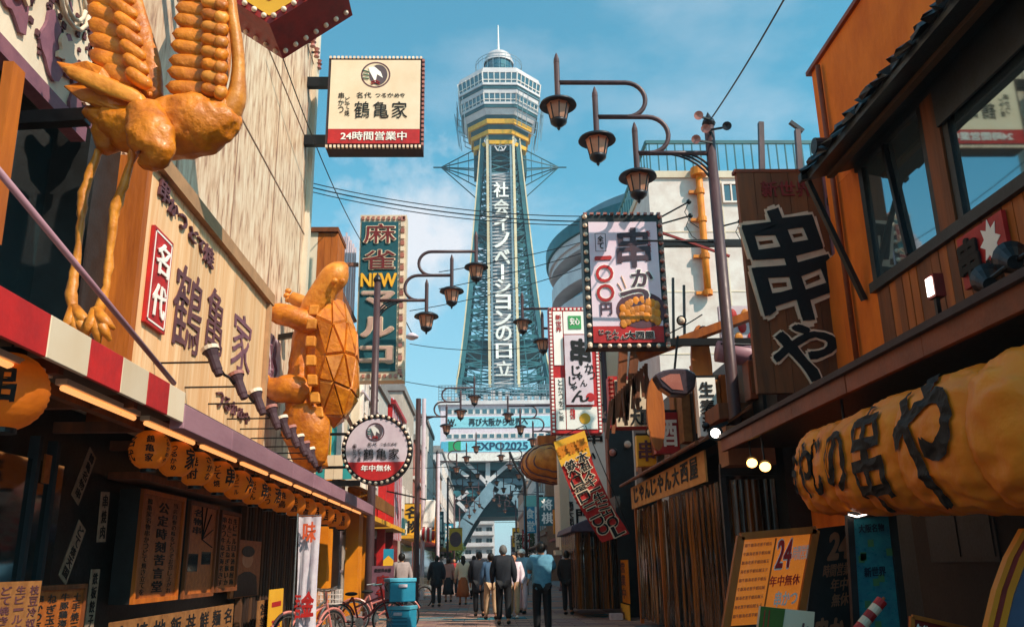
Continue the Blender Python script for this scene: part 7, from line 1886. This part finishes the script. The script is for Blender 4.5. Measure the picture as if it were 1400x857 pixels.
o_ = coolbox((P(547, 800, y=yb9).x, yb9, .66), .27, 'upper blue cool box stacked on the lower one')
o_.rotation_euler.z = .35
tag(MB().box(P(546, 850, y=yb9).x-.3, P(546, 850, y=yb9).x+.3, yb9-.25, yb9+.25, .0, .115).build('pallet', M['wood']), 'low wooden pallet under the blue cool boxes', 'pallet')
# mahjong board sign & flyer
x0, x1, z0, z1 = frame_on(20.2, 508, 773, 538, 823)
t = thing('mahjong_floor_sign', 'mauve standing board sign with two dark red mahjong characters', 'sign', ((x0+x1)/2, 20.2, 0))
MB().box(x0, x1, 20.2, 20.28, z0, z1).build('panel', M['violet'], t); MB().box(x0+.05, x0+.1, 20.2, 20.28, 0, z0).build('leg', M['black'], t); MB().box(x1-.1, x1-.05, 20.2, 20.28, 0, z0).build('leg', M['black'], t)
b = MB(); w, h = x1-x0, z1-z0
for i, s in enumerate('麻雀'): letters(b, s, ((x0+x1)/2, 20.198, z0+h*(.6-.36*i)), X, Z, w*.6, h*.3, off=.03, depth=.005)
b.build('lettering', M['red2'], t)
b = MB(); letters(b, '新世界本通', ((x0+x1)/2, 20.198, z0+h*.88), X, Z, w*.75, h*.1, off=.02, depth=.005); b.build('lettering', M['ink'], t)
x0, x1, z0, z1 = frame_on(24.2, 524, 750, 538, 776)
t = thing('resort_flyer', 'small teal and yellow flyer on the amber pillar', 'flyer', ((x0+x1)/2, 24.2, z0)); MB().box(x0, x1, 24.2, 24.23, z0, z1).build('sheet', M['crate'], t); MB().prism([(x0, 24.19, z0), (x1, 24.19, z0), (x1, 24.19, z0+(z1-z0)*.4), ((x0+x1)/2, 24.19, z0+(z1-z0)*.65), (x0, 24.19, z0+(z1-z0)*.4)], (0, .008, 0)).build('yellow_print', M['yellow'], t)
# low amber stand + moped silhouettes
t = thing('wall_lamp', 'white hanging box lamp on the red column', 'lamp', P(583, 705, y=36)); p = P(585, 700, y=36); MB().prism([p+Vector((-.25, 0, -.6)), p+Vector((.25, 0, -.6)), p+Vector((.3, 0, .5)), p+Vector((-.1, 0, .5))], (0, .4, 0)).build('lamp_box', M['letter'], t, bevel=.03); MB().bar(p+Vector((0, .2, .5)), (-4.0, 36.2, p.z+.9), .06).build('arm', M['black'], t)
t = thing('striped_lantern', 'red and white striped round lantern on the left columns', 'lantern', P(584, 730, y=36)); p = P(584, 731, y=36)
for i in range(6):
    MB().ell(p+Vector((-.25+.1*i, 0, .03*math.sin(i))), (.07, .3, .3*math.sqrt(1-((i-2.5)/3.6)**2)), 10, 8).build('stripe', M['red'] if i % 2 else M['letter'], t)
# slim downpipes / poles on the left at u~570,583
for u, y, lab, m_ in ((570, 29, 'slim mauve pipe post beside the cream column building', 'post'), (599, 52, 'thin pale post left of the tower arch', 'white2'), (578, 37, 'thin white post before the red columns', 'white2')):
    p = P(u, 700, y=y); tag(MB().tube([(p.x, y, 0), (p.x, y, P(u, 545 if u < 590 else 620, y=y).z)], .09, 10).build('slim_post', M[m_]), lab, 'post')
p = P(563, 460, y=26); t = thing('dish_lamp', 'small pale dish lamp right of the mahjong sign', 'lamp', p); MB().lathe([(0, .12), (.1, .1), (.22, 0), (.2, -.04), (.08, -.1), (0, -.1)], p, 18).build('dish', M['white2'], t, smooth=True); MB().bar(p+Vector((0, 0, .1)), p+Vector((-.2, 0, .5)), .03).build('arm', M['black'], t)

# ================================================================ PEOPLE
def skin_mesh(name, verts, edges, radii, m_, parent, sub=1, root=0, smooth=True):
    me = bpy.data.meshes.new(name); me.from_pydata(verts, edges, []); o = bpy.data.objects.new(name, me); C.objects.link(o)
    md = o.modifiers.new('s', 'SKIN'); md.use_smooth_shade = True
    for i, r in enumerate(radii): 
        d = me.skin_vertices[0].data[i]; d.radius = r if isinstance(r, tuple) else (r, r); d.use_root = (i == root)
    if sub: sb = o.modifiers.new('u', 'SUBSURF'); sb.levels = sub; sb.render_levels = sub
    dg = bpy.context.evaluated_depsgraph_get(); m2 = bpy.data.meshes.new_from_object(o.evaluated_get(dg))
    bpy.data.objects.remove(o); m2.materials.clear(); m2.materials.append(m_); m2.name = name
    m2.polygons.foreach_set('use_smooth', [True]*len(m2.polygons))
    r_ = bpy.data.objects.new(name, m2); C.objects.link(r_)
    if parent is not None: r_.parent = parent
    return r_
def person(label, x, y, h, rz, top, bottom, hairm=M['hair'], stride=.12, arms=(.12, -.1), skirt=False, hat=None, bag=None, long_hair=False, bulky=1.0, raise_arm=None, group=None, short_sleeve=False, shoes=M['rubber'], coat=0.0, hands=True, cap=None):
    """faces +y before rotation; h height in metres; built at the origin then moved"""
    k = h/1.75
    t = thing('person', label, 'person', (0, 0, 0), group)
    s = stride
    J = dict(pel=(0, 0, .95), sp=(0, 0, 1.12), ch=(0, .0, 1.32), nk=(0, -.01, 1.48), hd=(0, .01, 1.58), tp=(0, 0, 1.70),
             shl=(-.175, 0, 1.42), shr=(.175, 0, 1.42), hl=(-.09, 0, .9), hr=(.09, 0, .9), kl=(-.10, s*.6+.02, .5), kr=(.10, -s*.3+.02, .5), al=(-.10, s, .09), ar=(.10, -s, .10+abs(s)*.15), fl=(-.11, s+.13, .03), fr_=(.11, -s+.12, .03))
    el = (-.25, -.02+arms[0]*.3, 1.14); wl_ = (-.25, .08+arms[0], .88); er = (.25, -.02+arms[1]*.3, 1.14); wr_ = (.25, .08+arms[1], .88)
    if raise_arm == 'r': er = (.27, .05, 1.2); wr_ = (.16, .2, 1.32)
    if raise_arm == 'both': el = (-.24, .06, 1.17); wl_ = (-.1, .26, 1.2); er = (.24, .06, 1.17); wr_ = (.1, .26, 1.2)
    J.update(el=el, wl=wl_, er=er, wr=wr_)
    N = list(J); V = [Vector(J[n])*k for n in N]; E = []
    def e(a, b): E.append((N.index(a), N.index(b)))
    for a, b in (('pel', 'sp'), ('sp', 'ch'), ('ch', 'nk'), ('nk', 'hd'), ('hd', 'tp'), ('ch', 'shl'), ('ch', 'shr'), ('shl', 'el'), ('el', 'wl'), ('shr', 'er'), ('er', 'wr'), ('pel', 'hl'), ('pel', 'hr'), ('hl', 'kl'), ('kl', 'al'), ('al', 'fl'), ('hr', 'kr'), ('kr', 'ar'), ('ar', 'fr_')): e(a, b)
    rad = dict(pel=(.13, .09), sp=(.10, .07), ch=(.12, .075), nk=.05, hd=(.075, .09), tp=(.055, .065), shl=.04, shr=.04, el=.036, wl=.026, er=.036, wr=.026, hl=.08, hr=.08, kl=.05, kr=.05, al=.035, ar=.035, fl=.03, fr_=.03)
    R_ = [tuple(q*k for q in (rad[n] if isinstance(rad[n], tuple) else (rad[n],)*2)) for n in N]
    if hands:     # palm and five fingers
        for sd, w_, el_ in ((-1, 'wl', 'el'), (1, 'wr', 'er')):
            wv_ = Vector(J[w_]); d = (wv_-Vector(J[el_])).normalized(); palm = wv_+d*.06; ip = len(V); V.append(palm*k); R_.append((.03*k, .018*k)); E.append((N.index(w_), ip))
            side_ = Vector((0, 1, 0)) if abs(d.y) < .8 else Vector((0, 0, 1)); side_ = (side_-d*side_.dot(d)).normalized()
            for fi, (off_, ln) in enumerate(((.03, .065), (.01, .075), (-.01, .07), (-.03, .055))):
                a = palm+side_*off_+d*.035; b = a+d*ln*.6+Vector((-sd*.012, 0, 0)); i0 = len(V); V += [a*k, b*k]; R_ += [(.010*k,)*2, (.008*k,)*2]; E += [(ip, i0), (i0, i0+1)]
            a = palm+side_*.045; i0 = len(V); V += [a*k, (a+d*.04+side_*.015)*k]; R_ += [(.011*k,)*2, (.009*k,)*2]; E += [(ip, i0), (i0, i0+1)]
    skin_mesh('body', [tuple(v) for v in V], E, R_, M['skin'], t, 1)
    fc = MB(); hc = Vector(J['hd'])*k
    hd = MB(); hd.ell(hc+Vector((0, .005, .035))*k, (.078*k, .098*k, .118*k), 16, 12, fn=lambda q: Vector((q.x*(1-.18*max(0, -q.z/.118)), q.y, q.z))); ho = hd.build('head', M['skin'], t, smooth=True)
    fe = MB(); fe.ell(hc+Vector((0, .105, .02))*k, (.014*k, .02*k, .028*k), 8, 6); fe.ell(hc+Vector((-.08, 0, .03))*k, (.014*k, .02*k, .03*k), 8, 6); fe.ell(hc+Vector((.08, 0, .03))*k, (.014*k, .02*k, .03*k), 8, 6); fe.build('nose_and_ears', M['skin'], ho, smooth=True)
    ey = MB(); ey.ell(hc+Vector((-.03, .093, .045))*k, (.014*k, .008*k, .007*k), 8, 6); ey.ell(hc+Vector((.03, .093, .045))*k, (.014*k, .008*k, .007*k), 8, 6); ey.build('eyes', M['ink'], ho)
    mo_ = MB(); mo_.ell(hc+Vector((0, .093, -.03))*k, (.026*k, .008*k, .006*k), 8, 6); mo_.build('mouth', M['red2'], ho)
    hr_ = MB(); hr_.ell(hc+Vector((0, -.018, .055))*k, (.092*k, .108*k, .118*k), 16, 12, fn=lambda q: q*(1+.05*noise.noise(q*60)) if q.y < .05*k or q.z > .05*k else Vector((q.x*.8, q.y*.5, q.z)))
    if long_hair: hr_.ell(hc+Vector((0, -.07, -.10))*k, (.09*k, .055*k, .24*k), 12, 10, fn=lambda q: q*(1+.08*noise.noise(q*30)))
    if hairm: hr_.build('hair', hairm, t, smooth=True)
    if cap: 
        c_ = MB(); c_.ell(hc+Vector((0, -.005, .08))*k, (.098*k, .112*k, .09*k), 16, 8); c_.box(-.07*k, .07*k, hc.y+.08*k, hc.y+.19*k, hc.z+.06*k, hc.z+.075*k); c_.build('cap', cap, t, smooth=True)
    # clothing
    f = 1.22*bulky
    def sub_(names, edges, rr, nm, m_, root=0):
        vs = [tuple(Vector(J[n] if isinstance(n, str) else n)*k) for n in names]; return skin_mesh(nm, vs, edges, [tuple(q*k for q in (r if isinstance(r, tuple) else (r, r))) for r in rr], m_, t, 1, root)
    hemz = .82-coat; 
    ll = Vector(J['wl']).lerp(Vector(J['el']), .12); lr2 = Vector(J['wr']).lerp(Vector(J['er']), .12)
    if short_sleeve: ll = Vector(J['shl']).lerp(Vector(J['el']), .85); lr2 = Vector(J['shr']).lerp(Vector(J['er']), .85)
    nl = [(0, 0, hemz), 'sp', 'ch', (0, -.005, 1.50), 'shl', 'shr', 'el', 'er', tuple(ll), tuple(lr2)]
    if short_sleeve: nl = [(0, 0, hemz), 'sp', 'ch', (0, -.005, 1.50), 'shl', 'shr', tuple(ll), tuple(lr2)]; ed_ = [(0, 1), (1, 2), (2, 3), (2, 4), (2, 5), (4, 6), (5, 7)]; rr = [(.185*f, .135*f), (.155*f, .11*f), (.185*f, .125*f), (.065, .07), .10, .10, .072*f, .072*f]
    else: ed_ = [(0, 1), (1, 2), (2, 3), (2, 4), (2, 5), (4, 6), (5, 7), (6, 8), (7, 9)]; rr = [(.18*f, .135*f), (.155*f, .11*f), (.185*f, .125*f), (.065, .07), .092*f, .092*f, .06*f, .06*f, .038*f, .038*f]
    sub_(nl, ed_, rr, 'jacket' if coat or bulky > 1 else 'shirt', top, 1)
    if skirt:
        sk = MB(); sk.lathe([(.13*k, .98*k), (.17*k, .85*k), (.22*k, .5*k), (.25*k, .3*k), (.23*k, .3*k), (0, .5*k)], (0, 0, 0), 20); sk.build('skirt', bottom, t, smooth=True)
    else:
        al2, ar2 = Vector(J['al'])+Vector((0, 0, .02)), Vector(J['ar'])+Vector((0, 0, .02))
        sub_(['pel', 'hl', 'hr', 'kl', 'kr', tuple(al2), tuple(ar2)], [(0, 1), (0, 2), (1, 3), (2, 4), (3, 5), (4, 6)], [(.15, .115), .108, .108, .085, .085, .068, .068], 'trousers', bottom)
    for a, fn_ in (('al', 'fl'), ('ar', 'fr_')):
        A, B_ = Vector(J[a])*k, Vector(J[fn_])*k; c_ = MB(); m__ = (A+B_)/2; ang = 0
        c_.ell((m__.x, m__.y-.0, max(.045*k, m__.z)), (.048*k, .145*k, .05*k), 12, 8, fn=lambda q: Vector((q.x, q.y, max(q.z, -.04*k)*(1-.35*max(0, q.y/.145/k))))); c_.build('shoe', shoes, t, smooth=True)
    if bag:
        b = MB(); p = Vector(J['wr'])*k if bag[0] == 'hand' else Vector((.0, -.2, 1.22))*k
        if bag[0] == 'hand': b.box(p.x-.04, p.x+.05, p.y-.13, p.y+.13, p.z-.36*k, p.z-.1*k)
        else: b.box(-.14*k, .14*k, -.30*k, -.14*k, 1.02*k, 1.42*k)
        b.build('bag', bag[1], t, bevel=.02)
    t.location = (x, y, 0.03); t.rotation_euler.z = rz
    return t
def at(u, hpx): # distance from pixel height
    return hpx
G = lambda u, y: P(u, 772, y=y).x
navy = col('#1a1d28'); blk = col('#15151a'); denim = col('#23232c'); beige = col('#d0aa84'); ltb = mat('pale_blue_shirt_cloth', '#5f97ae', '#4c7f9a', rough=.8, scale=14, bump=.2)
person('man in pale blue short sleeved shirt and black trousers, nearest on the right', G(740, 17.0), 17.0, 1.74, .1, ltb, blk, stride=.05, short_sleeve=True, arms=(.05, .1), raise_arm='both', bulky=1.08)
person('grey haired man in long black jacket walking away, centre of the street', G(688, 20.5), 20.5, 1.76, .0, navy, blk, hairm=mat('grey_hair', '#6e6a68', '#4c4846'), stride=.1, bulky=1.08, coat=.05)
person('person in long dark parka and leggings walking away, left of centre', G(655, 24), 24, 1.68, .0, navy, blk, stride=.08, bulky=1.12, coat=.22)
person('person with beige trousers half hidden behind the grey haired man', G(671, 22.5), 22.5, 1.62, .2, col('#4f6f90'), beige, stride=.16)
person('woman in white jacket and beige trousers walking toward the camera', G(702, 23), 23, 1.6, 3.0, M['white2'], beige, stride=.18, arms=(.1, -.1), shoes=M['white'], bulky=1.1)
person('person in white cap and light blue open shirt facing the camera', G(714, 25), 25, 1.74, 2.7, col('#7fb0c8'), M['white2'], hairm=None, cap=M['letter'], stride=.12)
person('woman with long dark hair, cream top and brown skirt with a bag', G(633, 31), 31, 1.66, .1, M['vinyl'], col('#a8562c'), long_hair=True, skirt=True, bag=('hand', M['letter']), stride=.08)
person('person in dark blue coat standing at the left kerb', G(597, 30), 30, 1.66, .3, navy, blk, bulky=1.2, coat=.2, stride=.03)
person('person in pinkish blouse and long dark skirt, left of the brown skirt woman', G(613, 34), 34, 1.6, .0, col('#c08a80'), navy, skirt=True, stride=.03)
person('person with dark hair standing behind the blue cool boxes', G(549, 23), 23, 1.66, .4, col('#a89490'), denim, stride=.02)
person('person in black top at the right shop fronts behind the blue shirted man', G(775, 24), 24, 1.66, -.4, blk, blk, stride=.03)
person('person in dark jacket on the far right behind the booth corner', G(781, 29), 29, 1.68, -.2, navy, blk, stride=.03)
# crowd farther off: each one a person
protos = [person('far walker in %s' % d, 0, 0, hh, 0, tm, bm_, stride=st, hands=False, skirt=sk, bulky=bu) for d, hh, tm, bm_, st, sk, bu in
          (('dark jacket', 1.7, navy, blk, .1, False, 1.15), ('white top', 1.62, M['white2'], denim, .12, False, 1.0), ('red top', 1.64, M['red'], denim, .1, False, 1.05), ('cream coat', 1.66, M['vinyl'], beige, .08, False, 1.2), ('blue top and skirt', 1.6, M['crate'], navy, .05, True, 1.0), ('grey jacket', 1.72, M['grey'], blk, .1, False, 1.15))]
random.seed(99); descs = ['dark jacketed', 'white topped', 'red topped', 'cream coated', 'blue topped', 'grey jacketed']
where = ['just beyond the brown skirted woman', 'near the left kerb in mid street', 'near the right kerb in mid street', 'in the middle of the far street', 'before the tower arch', 'under the tower arch']
n = 0
ys = [36, 38, 41, 44, 47, 50, 53, 56, 59, 62, 65, 68, 72, 76, 80, 84, 88, 93, 98, 104, 110, 116, 122, 128, 134]
for i, y in enumerate(ys):
    x = random.uniform(-2.9, 3.4); j = i % 6
    pr = protos[j]
    wv_ = ('left kerb' if x < -1 else 'right kerb' if x > 1.5 else 'street centre'); 
    lab = '%s pedestrian, %s, %s' % (descs[j], wv_, 'walking %s %s' % (['just past', 'beyond', 'well beyond', 'far beyond'][i % 4], ['the ribbed red building', 'the ochre shop', 'the curved balcony block', 'the round street trees', 'the tower arch'][min(4, int((y-34)/21))]))
    if i < 6: o = pr; o.location = (x, y, .03); o['label'] = lab; o['group'] = 'pedestrians far down the street'; o.rotation_euler.z = random.choice([0, 3.1])+random.uniform(-.4, .4)
    else: o = clone(pr, (x, y, .03), lab, rz=random.choice([0, 3.1])+random.uniform(-.4, .4), scale=random.uniform(.93, 1.04), group='pedestrians far down the street')
# ================================================================ AIR
if HAZE:
    hzo = MB().box(-60, 60, -12, 420, -1.3, 125).build('haze', None, None, kind='stuff')
    hm = bpy.data.materials.new('thin_air'); hm.use_nodes = True; hm.node_tree.nodes.clear()
    pv_ = hm.node_tree.nodes.new('ShaderNodeVolumePrincipled'); pv_.inputs['Density'].default_value = HAZE; pv_.inputs['Color'].default_value = (.86, .93, 1, 1); pv_.inputs['Anisotropy'].default_value = .3
    ou = hm.node_tree.nodes.new('ShaderNodeOutputMaterial'); hm.node_tree.links.new(pv_.outputs[0], ou.inputs[1]); hzo.data.materials.append(hm)
